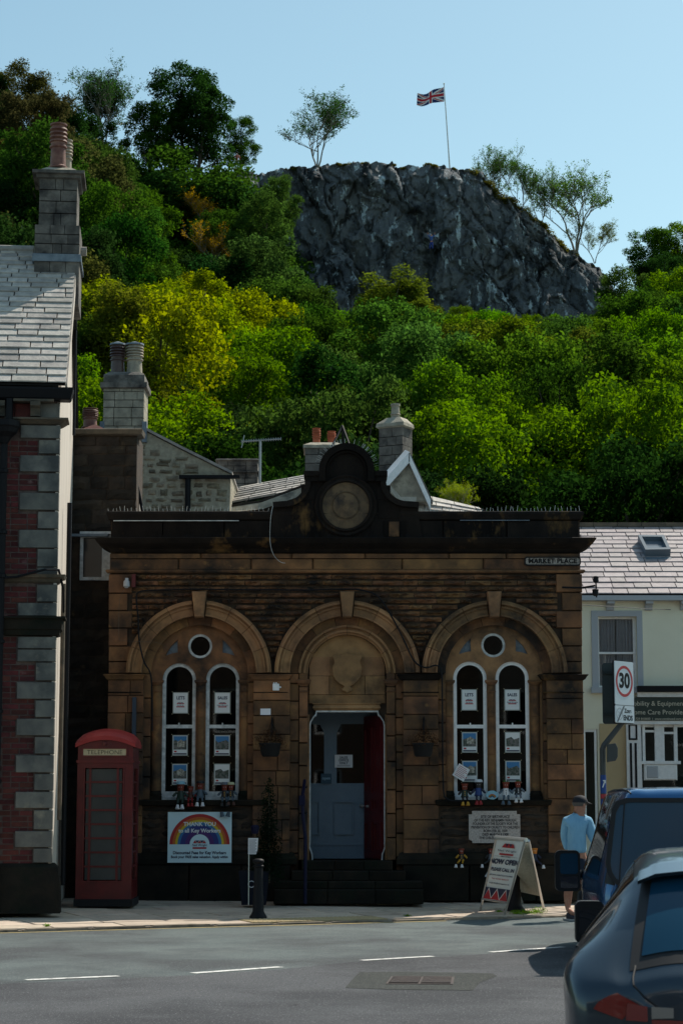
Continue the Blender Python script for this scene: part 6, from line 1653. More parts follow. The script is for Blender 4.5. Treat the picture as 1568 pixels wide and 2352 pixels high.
# ================================================================== TELEPHONE BOX
YP = 29.2
def PB(px, py, Y=YP): return W(px, py, Y)
px0, px1 = PB(176, 1900)[0], PB(304, 1900)[0]
PW = px1 - px0; PD = .86
zb = PAV; z0g, z1g = PB(0, 2023)[1], PB(0, 1764)[1]
tb_ = empty('telephone_box', ((px0 + px1) / 2, YP + PD / 2, PAV), label='old red telephone box with a domed roof beside the brick building', cat='telephone box')
mb = MB(); mb.box(px0 - .02, px1 + .02, YP - .02, YP + PD + .02, PAV, PAV + .10); mb.build('plinth', m_blackmatt, tb_)
def arc_top(x0, x1, z0, rise, n=12): return [(x0, z0)] + [(x1, z0)] + [(x1 + (x0 - x1) * k / n, z0 + .02 + rise * (1 - (2 * k / n - 1) ** 2)) for k in range(n + 1)]
zt0 = PB(0, 1712)[1]; rise = PB(0, 1683)[1] - zt0 - .03
gx0, gx1 = PB(194, 1900)[0], PB(281, 1900)[0]
def body_face(yf, yb_, flip=False):
    m = MB(); m.prism([(px0, PAV + .1), (px1, PAV + .1), (px1, PB(0, 1752)[1]), (px0, PB(0, 1752)[1])], yf, yb_, [[(gx0, z0g), (gx1, z0g), (gx1, z1g), (gx0, z1g)]]); return m
m = body_face(YP, YP + .05); m.build('door', m_red, tb_)
m = MB(); m.box(px0, px1, YP + PD - .05, YP + PD, PAV + .1, PB(0, 1752)[1]); m.build('back_panel', m_red, tb_)
for xs in (px0, px1 - .05):      # side walls with openings
    m = MB(); y0_, y1_ = YP + .05, YP + PD - .05
    m.box(xs, xs + .05, y0_, y1_, PAV + .1, z0g); m.box(xs, xs + .05, y0_, y1_, z1g, PB(0, 1752)[1]); m.box(xs, xs + .05, y0_, y0_ + .1, z0g, z1g); m.box(xs, xs + .05, y1_ - .1, y1_, z0g, z1g)
    for k in range(1, 8): zz = z0g + (z1g - z0g) * k / 8; m.box(xs + .01, xs + .04, y0_, y1_, zz - .012, zz + .012)
    m.build('side_panel', m_red, tb_)
    m = MB(); m.box(xs + .022, xs + .026, y0_, y1_, z0g, z1g); m.build('pane', m_glassdark, tb_)
mb = MB()
cols = [gx0 + (gx1 - gx0) * .135, gx0 + (gx1 - gx0) * .865]
for c_ in cols: mb.box(c_ - .016, c_ + .016, YP + .008, YP + .045, z0g, z1g)
for k in range(1, 8): zz = z0g + (z1g - z0g) * k / 8; mb.box(gx0, gx1, YP + .010, YP + .043, zz - .014, zz + .014)
mb.build('glazing_bars', m_red, tb_)
mb = MB(); e = .02; mb.prism([(gx0 - e, z0g - e), (gx1 + e, z0g - e), (gx1 + e, z1g + e), (gx0 - e, z1g + e)], YP - .014, YP + .0, [[(gx0, z0g), (gx1, z0g), (gx1, z1g), (gx0, z1g)]]); mb.build('door_moulding', m_red, tb_)
xs_ = [gx0, cols[0], cols[1], gx1]; m_pane_dusty = M('dusty_pane', (.055, .06, .058), (.035, .04, .04), 2, .35, .1, 30)
for k in range(8):
    for a_, b_ in zip(xs_, xs_[1:]):
        m = MB(); zz = z0g + (z1g - z0g) * k / 8; m.box(a_ + .014, b_ - .014, YP + .025, YP + .03, zz + .012, zz + (z1g - z0g) / 8 - .012); m.build('pane', m_pane_dusty, tb_)
m = MB(); m.box(px0 - .015, px1 + .015, YP - .025, YP + PD + .02, PB(0, 1752)[1], PB(0, 1746)[1]); m.build('cornice', m_red, tb_)
z_e = PB(0, 1746)[1]
m = MB(); m.prism(arc_top(px0 + .01, px1 - .01, z_e, (PB(0, 1692)[1] - z_e) - .02 - .25 * 0, 14) if False else [(px0 + .005, z_e), (px1 - .005, z_e), (px1 - .005, zt0)] + [(px1 - .005 + (px0 - px1 + .01) * k / 12, zt0 + rise * .72 * (1 - (2 * k / 12 - 1) ** 2)) for k in range(13)], YP, YP + PD); m.build('sign_box', m_red, tb_)
m = MB(); s0, s1, t0_, t1_ = PB(189, 1900)[0], PB(288, 1900)[0], PB(0, 1735)[1], PB(0, 1720)[1]
m.prism([(s0 - .02, t0_ - .02), (s1 + .02, t0_ - .02), (s1 + .02, t1_ + .02), (s0 - .02, t1_ + .02)], YP - .02, YP, [[(s0, t0_), (s1, t0_), (s1, t1_), (s0, t1_)]]); m.build('sign_frame', m_red, tb_)
m = MB(); m.box(s0, s1, YP - .006, YP, t0_, t1_); m.build('lettering_panel', m_opal, tb_)
text('TELEPHONE', .085, ((s0 + s1) / 2, YP - .007, (t0_ + t1_) / 2 - .004), m_black, tb_, sx=1.05, bold=-.0005, extrude=.0008, space=1.04)
# domed roof: shallow arched slab on all four sides
n_ = 12; vs = []; fs = []
for j in range(n_ + 1):
    for i in range(n_ + 1):
        u, v = 2 * i / n_ - 1, 2 * j / n_ - 1
        vs.append((px0 - .03 + (PW + .06) * i / n_, YP - .04 + (PD + .08) * j / n_, zt0 + .05 + rise * (1 - u * u) * .8 + rise * (1 - v * v) * .55 - (.03 if max(abs(u), abs(v)) > .99 else 0)))
b_ = len(vs)
for j in range(n_ + 1):
    for i in range(n_ + 1):
        x_, y_, z_ = vs[j * (n_ + 1) + i]; u = 2 * i / n_ - 1; vs.append((x_, y_, zt0 - .03 + rise * (1 - u * u) * .72))
for j in range(n_):
    for i in range(n_):
        a = j * (n_ + 1) + i; fs.append((a, a + 1, a + n_ + 2, a + n_ + 1)); fs.append((a + b_, a + n_ + 1 + b_, a + n_ + 2 + b_, a + 1 + b_))
for i in range(n_):
    a = i; fs.append((a, a + b_, a + 1 + b_, a + 1)); a = n_ * (n_ + 1) + i; fs.append((a, a + 1, a + 1 + b_, a + b_))
    a = i * (n_ + 1); fs.append((a, a + n_ + 1, a + n_ + 1 + b_, a + b_)); a = i * (n_ + 1) + n_; fs.append((a, a + b_, a + n_ + 1 + b_, a + n_ + 1))
m_redtop = M('roof_red', (.34, .03, .028), (.27, .022, .022), 4, .5, .08, 30)  # paler red for the roof than for the box body
mb = MB(); mb.add(vs, fs); mb.build('roof', m_redtop, tb_, smooth=True)
m = MB(); cxp = (s0 + s1) / 2; zc = PB(0, 1708)[1]
m.lathe((cxp, YP, zc), [(.035, 0), (.03, -.012), (.01, -.018)], 12, 'y'); m.box(cxp - .09, cxp - .04, YP - .01, YP, zc - .012, zc + .01); m.box(cxp + .04, cxp + .09, YP - .01, YP, zc - .012, zc + .01); m.build('crown_emblem', m_red, tb_)
m = MB(); m.box(px0 + .15, px1 - .15, YP + .5, YP + .72, 1.15, 1.75); m.build('telephone', m_greypaint, tb_)
# ================================================================== BOLLARDS
def bollard(x, y, h, label, r=.055):
    b = empty('bollard', (x, y, pav_z(x, y) - .01), label=label, cat='bollard', group='black iron bollards along the kerb')
    m = MB(); k = h / .82
    m.lathe((0, 0, 0), [(r * 2.1, 0), (r * 2.1, .03), (r * 1.7, .06), (r * 1.35, .10), (r * 1.3, .30 * k), (r * 1.15, .32 * k), (r * 1.08, .66 * k), (r * 1.02, .70 * k)], 20); m.build('shaft', m_black, b, world=False, smooth=True)
    m = MB(); m.lathe((0, 0, .70 * k), [(r * 1.02, 0), (r * 1.3, .01), (r * 1.3, .025), (r * 1.05, .035), (r * 1.05, .055), (r * 1.35, .07), (r * 1.4, .085), (r * 1.2, .105), (r * .6, .118)], 20); m.build('cap', m_black, b, world=False, smooth=True)
    return b
q = G(593, 2106, .06); bollard(q[0], q[1], .78, 'slim black iron bollard standing alone in front of the potted conifer')
q = G(1181, 2090, .06); bollard(q[0], q[1], .80, 'black iron bollard hidden behind the folding pavement sign', .07)
# ================================================================== PRINTED THINGS
def logo(parent, cx_, y_, cz_, w, yn=0.0, fr=None, name='estate agent mark', txt=True):
    """three red and navy triangles over a name and a red bar; fr maps (u, v) -> world position"""
    fr = fr or (lambda u, v, d: (cx_ + u, y_ - d, cz_ + v))
    t = w / 3.0
    def flat(pts, mat, d=.0012):
        m = MB(); m.add([fr(u, v, d) for u, v in pts], [tuple(range(len(pts)))]); m.build('emblem', mat, parent)
    flat([(-w * .36, w * .2), (w * .36, w * .2), (w * .5, -.0), (-w * .5, -.0)], m_redprint, .001)
    for c_ in (-1, 0, 1)[:3]:
        pass
    for c_ in (-.167, .167):
        flat([(c_ * w - w * .14, w * .2), (c_ * w + w * .14, w * .2), (c_ * w, w * .03)], m_navy, .0016)
        m = MB()
    for (a_, b_) in ((-.333, 0), (0, 0), (.333, 0)):
        for s_ in (-1, 1):
            p_, q_ = (a_ * w, w * .2), (a_ * w + s_ * w * .165, 0); m = MB(); e = w * .012
            m.add([fr(p_[0] - e, p_[1], .002), fr(p_[0] + e, p_[1], .002), fr(q_[0] + e, q_[1], .002), fr(q_[0] - e, q_[1], .002)], [(0, 1, 2, 3)]); m.build('emblem_line', m_signwhite, parent)
    flat([(-w * .5, -w * .40), (w * .5, -w * .40), (w * .5, -w * .28), (-w * .5, -w * .28)], m_redprint)
# banner under the left windows
YBn = Y0 - .10
a_, b_, c_, d_ = X(387, 1900), X(533, 1900), Z(1981), Z(1865)
bn = empty('banner', ((a_ + b_) / 2, YBn, c_), label='pale blue thank you banner with a rainbow fixed below the left hand windows', cat='banner')
m_bannerw = M('banner_white', (.62, .80, .86), rough=.6)
m = MB(); m.box(a_, b_, YBn, YBn + .012, c_, d_); m.build('board', m_bannerw, bn)
rcx, rcz = (a_ + b_) / 2 + .0, Z(1939); R0 = 68 * PXM * 1.0
bands = [('red_band', (.42, .02, .02)), ('orange_band', (.50, .12, .02)), ('yellow_band', (.58, .42, .02)), ('blue_band', (.03, .17, .36)), ('navy_band', (.02, .035, .19)), ('purple_band', (.07, .02, .15))]
fr_ = [1, .90, .81, .73, .64, .48, .33]
for k, (nm, c3) in enumerate(bands):
    m = MB(); pts = sector(rcx, rcz, R0 * fr_[k + 1], R0 * fr_[k], 0, pi, 26); m.prism(pts, YBn - .001, YBn); m.build(nm, M(nm, c3, rough=.5), bn)
text('THANK YOU', .082, (rcx, YBn - .0015, Z(1893)), m_signwhite, bn, bold=.0022, extrude=.0006)
text('to all Key Workers', .079, (rcx, YBn - .0015, Z(1908)), m_signwhite, bn, bold=.0022, extrude=.0006)
logo(bn, rcx, YBn - .002, Z(1936.5), .205)
text('Neil Wright', .045, (rcx, YBn - .003, Z(1941)), m_navy, bn, bold=.0005, extrude=.0005)
text('Discounted Fees for Key Workers', .062, (rcx, YBn - .0015, Z(1958.5)), m_navy, bn, bold=.0022, extrude=.0006, sx=.9)
text('Book your FREE sales valuation. Apply within', .05, (rcx, YBn - .0015, Z(1968)), m_navy, bn, bold=.002, extrude=.0006, sx=.92)
# posters in the windows
m_posterblue = M('poster_sky', (.05, .20, .42), rough=.5); m_posterland = M('poster_photo_print', (.16, .15, .14), (.05, .07, .05), 30, .5, contrast=(.45, .55)); m_posterpale = M('poster_pale_print', (.5, .48, .40), (.22, .2, .16), 40, .5, contrast=(.45, .55))
m_clear = M('acrylic_edge', (.35, .37, .34), rough=.3)
def poster(px0, px1, p0, p1, kind, label, land=0):
    yw = Y0 + .17 + .075; a_, b_ = X(px0, 1700, yw), X(px1, 1700, yw); c_, d_ = Z(p1, yw), Z(p0, yw); cx_ = (a_ + b_) / 2
    t = empty('poster', (cx_, yw, c_), label=label, cat='poster', group='estate agent posters hanging in the windows')
    m = MB(); m.box(a_ - .012, b_ + .012, yw, yw + .006, c_ - .012, d_ + .012); m.build('holder', m_clear, t)
    m = MB(); m.box(a_, b_, yw - .002, yw, c_, d_); m.build('sheet', m_signwhite, t)
    for sx_ in (a_ - .02, b_ + .02):
        for sz_ in (c_ - .02, d_ + .02): m = MB(); m.lathe((sx_, yw + .004, sz_), [(.007, -.01), (.003, -.014)], 6, 'y'); m.build('fixing', m_opal, t)
    H = d_ - c_; w = b_ - a_
    if kind in ('LETS', 'SALES'):
        text(kind, .062 if kind == 'SALES' else .066, (cx_, yw - .003, d_ - H * .25), m_navy, t, bold=.0022, extrude=.0004, sx=.92)
        logo(t, cx_, yw - .003, c_ + H * .44, w * .58)
        text('N.W.A' if kind == 'LETS' else 'Neil Wright', .034, (cx_, yw - .005, c_ + H * .37), m_navy, t, extrude=.0003)
    else:
        m = MB(); m.box(a_ + .006, b_ - .006, yw - .003, yw - .002, c_ + H * .28, d_ - .006); m.build('photograph', m_posterland, t)
        m = MB(); pts = [(a_ + .006, d_ - .006), (b_ - .006, d_ - .006)] + [(b_ - .006 - (w - .012) * k / 5, d_ - H * (.22 + .13 * ((land * 7 + k * 5) % 4) / 3)) for k in range(6)]; m.prism(pts, yw - .004, yw - .003); m.build('sky_print', m_posterblue if land != 3 else m_signwhite, t)
        if land % 2 == 0:
            m = MB(); m.prism([(a_ + w * .3, c_ + H * .42), (a_ + w * .82, c_ + H * .42), (a_ + w * .82, c_ + H * .68), (a_ + w * .56, c_ + H * .8), (a_ + w * .3, c_ + H * .68)], yw - .005, yw - .004); m.build('house_print', m_posterpale, t)
        m = MB(); m.box(a_ + .006, b_ - .006, yw - .003, yw - .002, c_ + .006, c_ + H * .09); m.build('blue_bar', m_navy, t)
        m = MB(); m.box(a_ + w * .08, a_ + w * .26, yw - .003, yw - .002, c_ + H * .14, c_ + H * .22); m.build('small_emblem', m_redprint, t)
WN = ['first', 'second', 'third', 'fourth']
cw = [(398, 430), (494, 527), (1061.5, 1093.5), (1160.5, 1192.5)]
for k, (a_, b_) in enumerate(cw):
    dy = 0 if k < 2 else -7
    poster(a_, b_, 1592 + dy, 1637 + dy, 'LETS' if k % 2 == 0 else 'SALES', 'white %s poster with red and navy triangles in the %s tall window from the left' % ('LETS' if k % 2 == 0 else 'SALES', WN[k]))
    poster(a_, b_, 1690 + dy, 1734 + dy, 'photo', 'house photo poster, upper of two in the %s tall window from the left' % WN[k], k)
    poster(a_, b_, 1756 + dy, 1801 + dy, 'photo', 'house photo poster, lower of two in the %s tall window from the left' % WN[k], k + 2)
# tilted note
t = empty('paper_note', (X(1058, 1775, Y0 + .1), Y0 + .12, Z(1774)), label='white handwritten note hanging askew at the third tall window', cat='note')
q = [(X(a_, b_, Y0 + .12), Z(b_, Y0 + .12)) for a_, b_ in ((1054, 1753), (1078.5, 1768), (1063.5, 1795.5), (1038, 1780))]
m = MB(); m.prism(q, Y0 + .12, Y0 + .123); m.build('sheet', m_paper, t)
for k in range(7):
    f = .12 + .12 * k; p0 = [q[0][i] * (1 - f) + q[3][i] * f for i in (0, 1)]; p1 = [q[1][i] * (1 - f) + q[2][i] * f for i in (0, 1)]
    e0 = [p0[i] * .9 + p1[i] * .1 for i in (0, 1)]; e1 = [p0[i] * (.25 - .1 * (k % 3)) + p1[i] * (.75 + .1 * (k % 3)) for i in (0, 1)]
    m = MB(); m.add([(e0[0], Y0 + .119, e0[1]), (e1[0], Y0 + .119, e1[1]), (e1[0], Y0 + .119, e1[1] - .008), (e0[0], Y0 + .119, e0[1] - .008)], [(0, 1, 2, 3)]); m.build('writing', m_redprint, t)
# door notice and open sign
yn = YD - .03
def sheet(name, px0, px1, p0, p1, Y, mat, label, cat, thick=.004):
    a_, b_ = X(px0, (p0 + p1) / 2, Y), X(px1, (p0 + p1) / 2, Y); c_, d_ = Z(p1, Y), Z(p0, Y); e_ = empty(name, ((a_ + b_) / 2, Y, c_), label=label, cat=cat)
    m = MB(); m.box(a_, b_, Y, Y + thick, c_, d_); m.build('sheet', mat, e_); return e_, (a_ + b_) / 2, c_, d_
e_, cx_, c_, d_ = sheet('door_notice', 768.5, 809.5, 1733.5, 1763, yn, m_paper, 'white SALES OFFICE ONLY notice on the inner door', 'notice')
for k, t_ in enumerate(('SALES', 'OFFICE', 'ONLY')): text(t_, .048, (cx_, yn - .001, d_ - .045 - k * .042), m_navy, e_, bold=.0018, extrude=.0004)
for k in range(2): m = MB(); m.box(cx_ - .1, cx_ + .1, yn - .001, yn, c_ + .02 + k * .014, c_ + .025 + k * .014); m.build('small_print', m_navy, e_)
m_openblue = M('open_sign_blue', (.015, .06, .10), rough=.4)
e_, cx_, c_, d_ = sheet('open_sign', 737, 761, 1777, 1800, yn, m_openblue, 'small dark blue open sign in the inner door glass', 'sign'); text('open', .062, (cx_, yn - .001, d_ - .07), M('sign_pale_blue', (.25, .4, .5), rough=.5), e_, bold=.001, extrude=.0004)
e_, cx_, c_, d_ = sheet('blank_plate', 598, 621.5, 1627.5, 1642, Y0 - .05, M('bright_white_plate', (.82, .82, .86), rough=.5), 'small blank white plate on the pier left of the doorway', 'plate', .015)
al = empty('alarm_box', (X(634), Y0 - .06, Z(1580)), label='small white alarm box below the capital left of the doorway', cat='alarm')
m = MB(); m.box(X(627), X(642), Y0 - .12, Y0 - .03, Z(1587), Z(1571)); m.build('case', m_white, al, bevel=.008)
for px in (630, 635): m = MB(); m.lathe((X(px), Y0 - .08, Z(1571)), [(.01, 0), (.01, .02)], 8); m.build('cable_gland', m_white, al)
m = MB(); m.lathe((X(642), Y0 - .08, Z(1579)), [(.01, 0), (.014, .02), (.01, .03)], 8, 'x'); m.build('side_gland', m_white, al)
cam_ = empty('security_light', (X(290), Y0 - .06, Z(1340)), label='small grey security fitting at the top left corner of the office', cat='security light')
m = MB(); m.lathe((X(290), Y0 - .08, Z(1352)), [(.02, 0), (.05, .03), (.045, .10), (.03, .12)], 12); m.build('housing', m_greypaint, cam_); m = MB(); m.box(X(287), X(294), Y0 - .1, Y0 - .03, Z(1336), Z(1329)); m.build('bracket', m_greypaint, cam_)
rb = MB(); rb.box(X(302), X(311), Y0 - .10, Y0 - .04, Z(1350), Z(1320)); rb.build('wall_box', M('dark_red_box', (.10, .012, .012), rough=.5), label='narrow dark red box on the wall beside the security fitting', cat='box') if False else None
o_ = rb.build('wall_box', m_reddoor, label='narrow dark red box on the wall beside the security fitting', cat='box', origin=(X(306), Y0, Z(1350)))
# cables on the facade
def cable(pts, r, mat, label, y=Y0 - .07):
    m = MB(); P = [Vector((X(a_, b_), y if len(p_) < 3 else y + p_[2], Z(b_))) for p_ in pts for a_, b_ in [p_[:2]]]
    Q = []
    for i in range(len(P) - 1):
        p0 = P[max(i - 1, 0)]; p1 = P[i]; p2 = P[i + 1]; p3 = P[min(i + 2, len(P) - 1)]
        for k in range(6):
            t = k / 6; Q.append(.5 * ((2 * p1) + (-p0 + p2) * t + (2 * p0 - 5 * p1 + 4 * p2 - p3) * t * t + (-p0 + 3 * p1 - 3 * p2 + p3) * t ** 3))
    Q.append(P[-1]); m.tube(Q, r, 6); return m.build('cable', mat, label=label, cat='cable', origin=tuple(P[0]))
cable([(352, 1680), (350, 1560), (333, 1520), (322, 1470), (320, 1420), (316, 1380), (322, 1362), (360, 1358), (450, 1356), (560, 1357), (620, 1357), (700, 1358), (780, 1356), (830, 1358), (870, 1375), (905, 1430), (930, 1480), (950, 1520), (975, 1535), (1000, 1530), (1012, 1545), (1014, 1620), (1016, 1800), (1025, 1835), (1060, 1840)], .013, m_black, 'black cable running over the arches and down the third pier', Y0 - .16)
cable([(290, 1356), (279, 1380), (276, 1440), (278, 1470), (290, 1474), (330, 1476), (370, 1480), (400, 1502)], .003, m_ledge, 'thin white wire from the security fitting across the left arch', Y0 - .19)
cable([(628, 1168, -.1), (623, 1200, -.12), (622, 1250, -.12), (630, 1280, -.1), (645, 1295, -.06), (656, 1297, -.02)], .0035, m_whiteold, 'pale wire dangling in a curve from the parapet', Y0 - .2)
m = MB(); m.box(X(307), X(316), Y0 - .09, Y0 - .03, Z(1830), Z(1602)); m.build('cable_cover', M('blue_grey_plastic', (.03, .05, .08), rough=.5), label='dark blue cable cover strip on the left pier above the telephone box', cat='cable cover', origin=(X(311), Y0, Z(1830)))
for i_, (px, side) in enumerate(((626, 'left'), (971, 'right'))):
    hb = empty('hanging_basket', (X(px), Y0 - .2, Z(1690)), label='hanging basket of withered plants on the pier %s of the doorway' % side, cat='hanging basket', group='hanging baskets either side of the doorway')
    m = MB(); m.box(X(px) - .012, X(px) + .012, Y0 - .08, Y0 - .03, Z(1688), Z(1650)); m.tube([(X(px), Y0 - .05, Z(1655)), (X(px), Y0 - .2, Z(1648)), (X(px), Y0 - .3, Z(1658))], .01, 6); m.build('bracket', m_black, hb)
    zc = Z(1710, Y0 - .3)
    for k in range(3): a_ = 2 * pi * k / 3 + .4; m = MB(); m.tube([(X(px), Y0 - .3, Z(1658)), (X(px) + .15 * cos(a_), Y0 - .3 + .15 * sin(a_), zc)], .004, 4); m.build('chain', m_black, hb)
    m = MB(); m.lathe((X(px) - .02, Y0 - .3, Z(1738, Y0 - .3)), [(.11, 0), (.13, .03), (.155, .17), (.165, .18), (.165, .2), (.14, .2)], 16); m.build('basket', m_blackmatt, hb, smooth=True)
    v = leaf_cloud([((X(px) - .02, Y0 - .3, zc + .06), .20), ((X(px) - .16, Y0 - .3, zc + .04), .12), ((X(px) + .13, Y0 - .3, zc + .04), .13), ((X(px), Y0 - .3, zc + .16), .12)], 900, .016, 900 + i_, shell=.2, asp=.35)
    L_ = WM[hb].inverted(); v = v + np.array([L_[0][3], L_[1][3], L_[2][3]]); me = leaves_mesh('withered_plants', v, m_leafdark); o = bpy.data.objects.new('withered_plants', me); COL.objects.link(o); o.parent = hb; o.color = (.06, .032, .018, 1)
# handrail post
hr = empty('handrail', (X(697, 2060, 30.0), 30.0, PAV), label='dark blue handrail post at the left of the steps', cat='handrail')
xx = W(701, 2000, 29.9)[0]; m_bluepost = M('blue_paint', (.003, .004, .026), rough=.5, spec=.2)
m = MB(); m.tube([(xx, 29.9, PAV), (xx, 29.9, W(0, 1925, 29.9)[1]), (xx - .035, 29.9, W(0, 1870, 29.9)[1]), (xx - .04, 29.9, W(0, 1850, 29.9)[1])], .026, 10); m.build('post', m_bluepost, hr)
m = MB(); m.box(xx - .09, xx - .005, 29.86, 29.94, W(0, 1850, 29.9)[1], W(0, 1827, 29.9)[1]); m.tube([(xx - .045, 29.9, W(0, 1832, 29.9)[1]), (xx - .03, 30.9, W(0, 1832, 29.9)[1] + .25)], .025, 8); m.build('rail', m_bluepost, hr)
# conifer in a square planter
yc = 29.75; xc = W(612, 2000, yc)[0]
cf = empty('potted_conifer', (xc, yc, PAV), label='slim dark conifer growing in a dark blue planter left of the steps', cat='potted plant')
m = MB(); w0, w1, hh = .17, .21, W(0, 2000, yc)[1] - PAV; xq = W(584, 2000, yc)[0]
m.add([(xq - w0, yc - w0, PAV), (xq + w0, yc - w0, PAV), (xq + w0, yc + w0, PAV), (xq - w0, yc + w0, PAV), (xq - w1, yc - w1, PAV + hh), (xq + w1, yc - w1, PAV + hh), (xq + w1, yc + w1, PAV + hh), (xq - w1, yc + w1, PAV + hh)], [(0, 1, 2, 3), (0, 1, 5, 4), (1, 2, 6, 5), (2, 3, 7, 6), (3, 0, 4, 7), (4, 5, 6, 7)]); m.build('planter', M('dark_blue_planter', (.004, .006, .014), rough=.7, spec=.2), cf)
m = MB(); m.lathe((xq - .03, yc - w1 - .004, PAV + hh * .62), [(.05, 0), (.05, -.004), (.038, -.004), (.038, 0)], 20, 'y', cap=False); m.build('round_emblem', m_greypaint, cf)
xc2 = W(618, 1900, yc)[0]
m = MB(); m.tube([(xc2, yc, PAV + .3), (xc2, yc, PAV + 1.6)], .02, 6, .006); m.build('stem', m_bark, cf)
lob = []
for k in range(46):
    f = k / 45; z = PAV + .38 + f * 1.38; rr_ = .22 * (1 - f) ** .8 + .03; a_ = k * 2.4; lob.append(((xc2 - .03 * (1 - f) + rr_ * .5 * cos(a_), yc + rr_ * .5 * sin(a_), z), rr_ * .55 + .02))
v = leaf_cloud(lob, 5200, .018, 77, shell=.5, asp=.45); v = v - np.array([xc, yc, PAV]); me = leaves_mesh('foliage', v, m_leafdark); o = bpy.data.objects.new('foliage', me); COL.objects.link(o); o.parent = cf; o.color = (.010, .022, .012, 1)
# notice on a stake beside it
nt = empty('staked_notice', (W(583, 1990, 29.5)[0], 29.5, PAV), label='white printed notice on a thin stake beside the planter', cat='notice')
ys = 29.5; a_, b_ = W(570, 1940, ys)[0], W(593, 1940, ys)[0]; c_, d_ = W(0, 1962, ys)[1], W(0, 1925, ys)[1]
m = MB(); m.tube([(a_ + .01, ys + .01, PAV), (a_ + .01, ys + .01, d_)], .007, 6); m.build('stake', m_alu, nt)
m = MB(); m.prism([(a_, c_), (b_ - .03, c_ + .0), (b_ - .01, c_ + .06), (b_, d_), (a_, d_)], ys - .003, ys); m.build('sheet', m_paper, nt)
for k in range(15): m = MB(); zz = d_ - .02 - k * .0135; m.box(a_ + .012, b_ - .02 - .02 * (k % 3 == 2), ys - .0045, ys - .003, zz - .004, zz); m.build('printed_line', m_navy, nt)
bf = MB(); xb_ = W(585, 1890, ys)[0]; bf.lathe((xb_, ys + .1, W(0, 1915, ys)[1]), [(.045, 0), (.05, .02), (.06, .1), (.04, .12)], 14); m_ = bf.build('blue_pot', m_bluepost, label='small dark blue pot perched above the staked notice', cat='flower pot', origin=(xb_, ys + .1, W(0, 1915, ys)[1]))
# ================================================================== POT FIGURES
CB = {'red': (.17, .025, .012), 'black': (.012, .012, .013), 'green': (.012, .03, .022), 'blue': (.012, .04, .17), 'white': (.62, .62, .64), 'grey': (.11, .13, .16), 'yellow': (.42, .22, .015), 'navy': (.012, .016, .04), 'scarlet': (.25, .012, .012), 'paleblue': (.22, .42, .52), 'brown': (.06, .02, .012), 'steel': (.06, .09, .12), 'cream': (.45, .45, .28), 'orange': (.45, .15, .01)}
MC = {k: M('pot_' + k, v, rough=.45, bump=.05) for k, v in CB.items()}
def taper(m, p, d, r0, r1, h, n=12):
    """flower pot with a rim at p opening along -d, bottom at p + d*h"""
    d = Vector(d).normalized(); ref = Vector((0, 1, 0)) if abs(d.y) < .9 else Vector((1, 0, 0)); a = d.cross(ref).normalized(); b = d.cross(a); vs = []; fs = []
    prof = [(r0 * 1.12, 0), (r0 * 1.12, h * .22), (r0, h * .22), (r1, h)]
    for (r, t) in prof:
        for k in range(n):
            q = 2 * pi * k / n; vs.append(Vector(p) + d * t + a * (r * cos(q)) + b * (r * sin(q)))
    for i in range(3):
        for k in range(n): j = (k + 1) % n; fs.append((i * n + k, i * n + j, (i + 1) * n + j, (i + 1) * n + k))
    fs.append(tuple(range(n))); fs.append(tuple(3 * n + k for k in range(n))); m.add([tuple(v) for v in vs], fs)
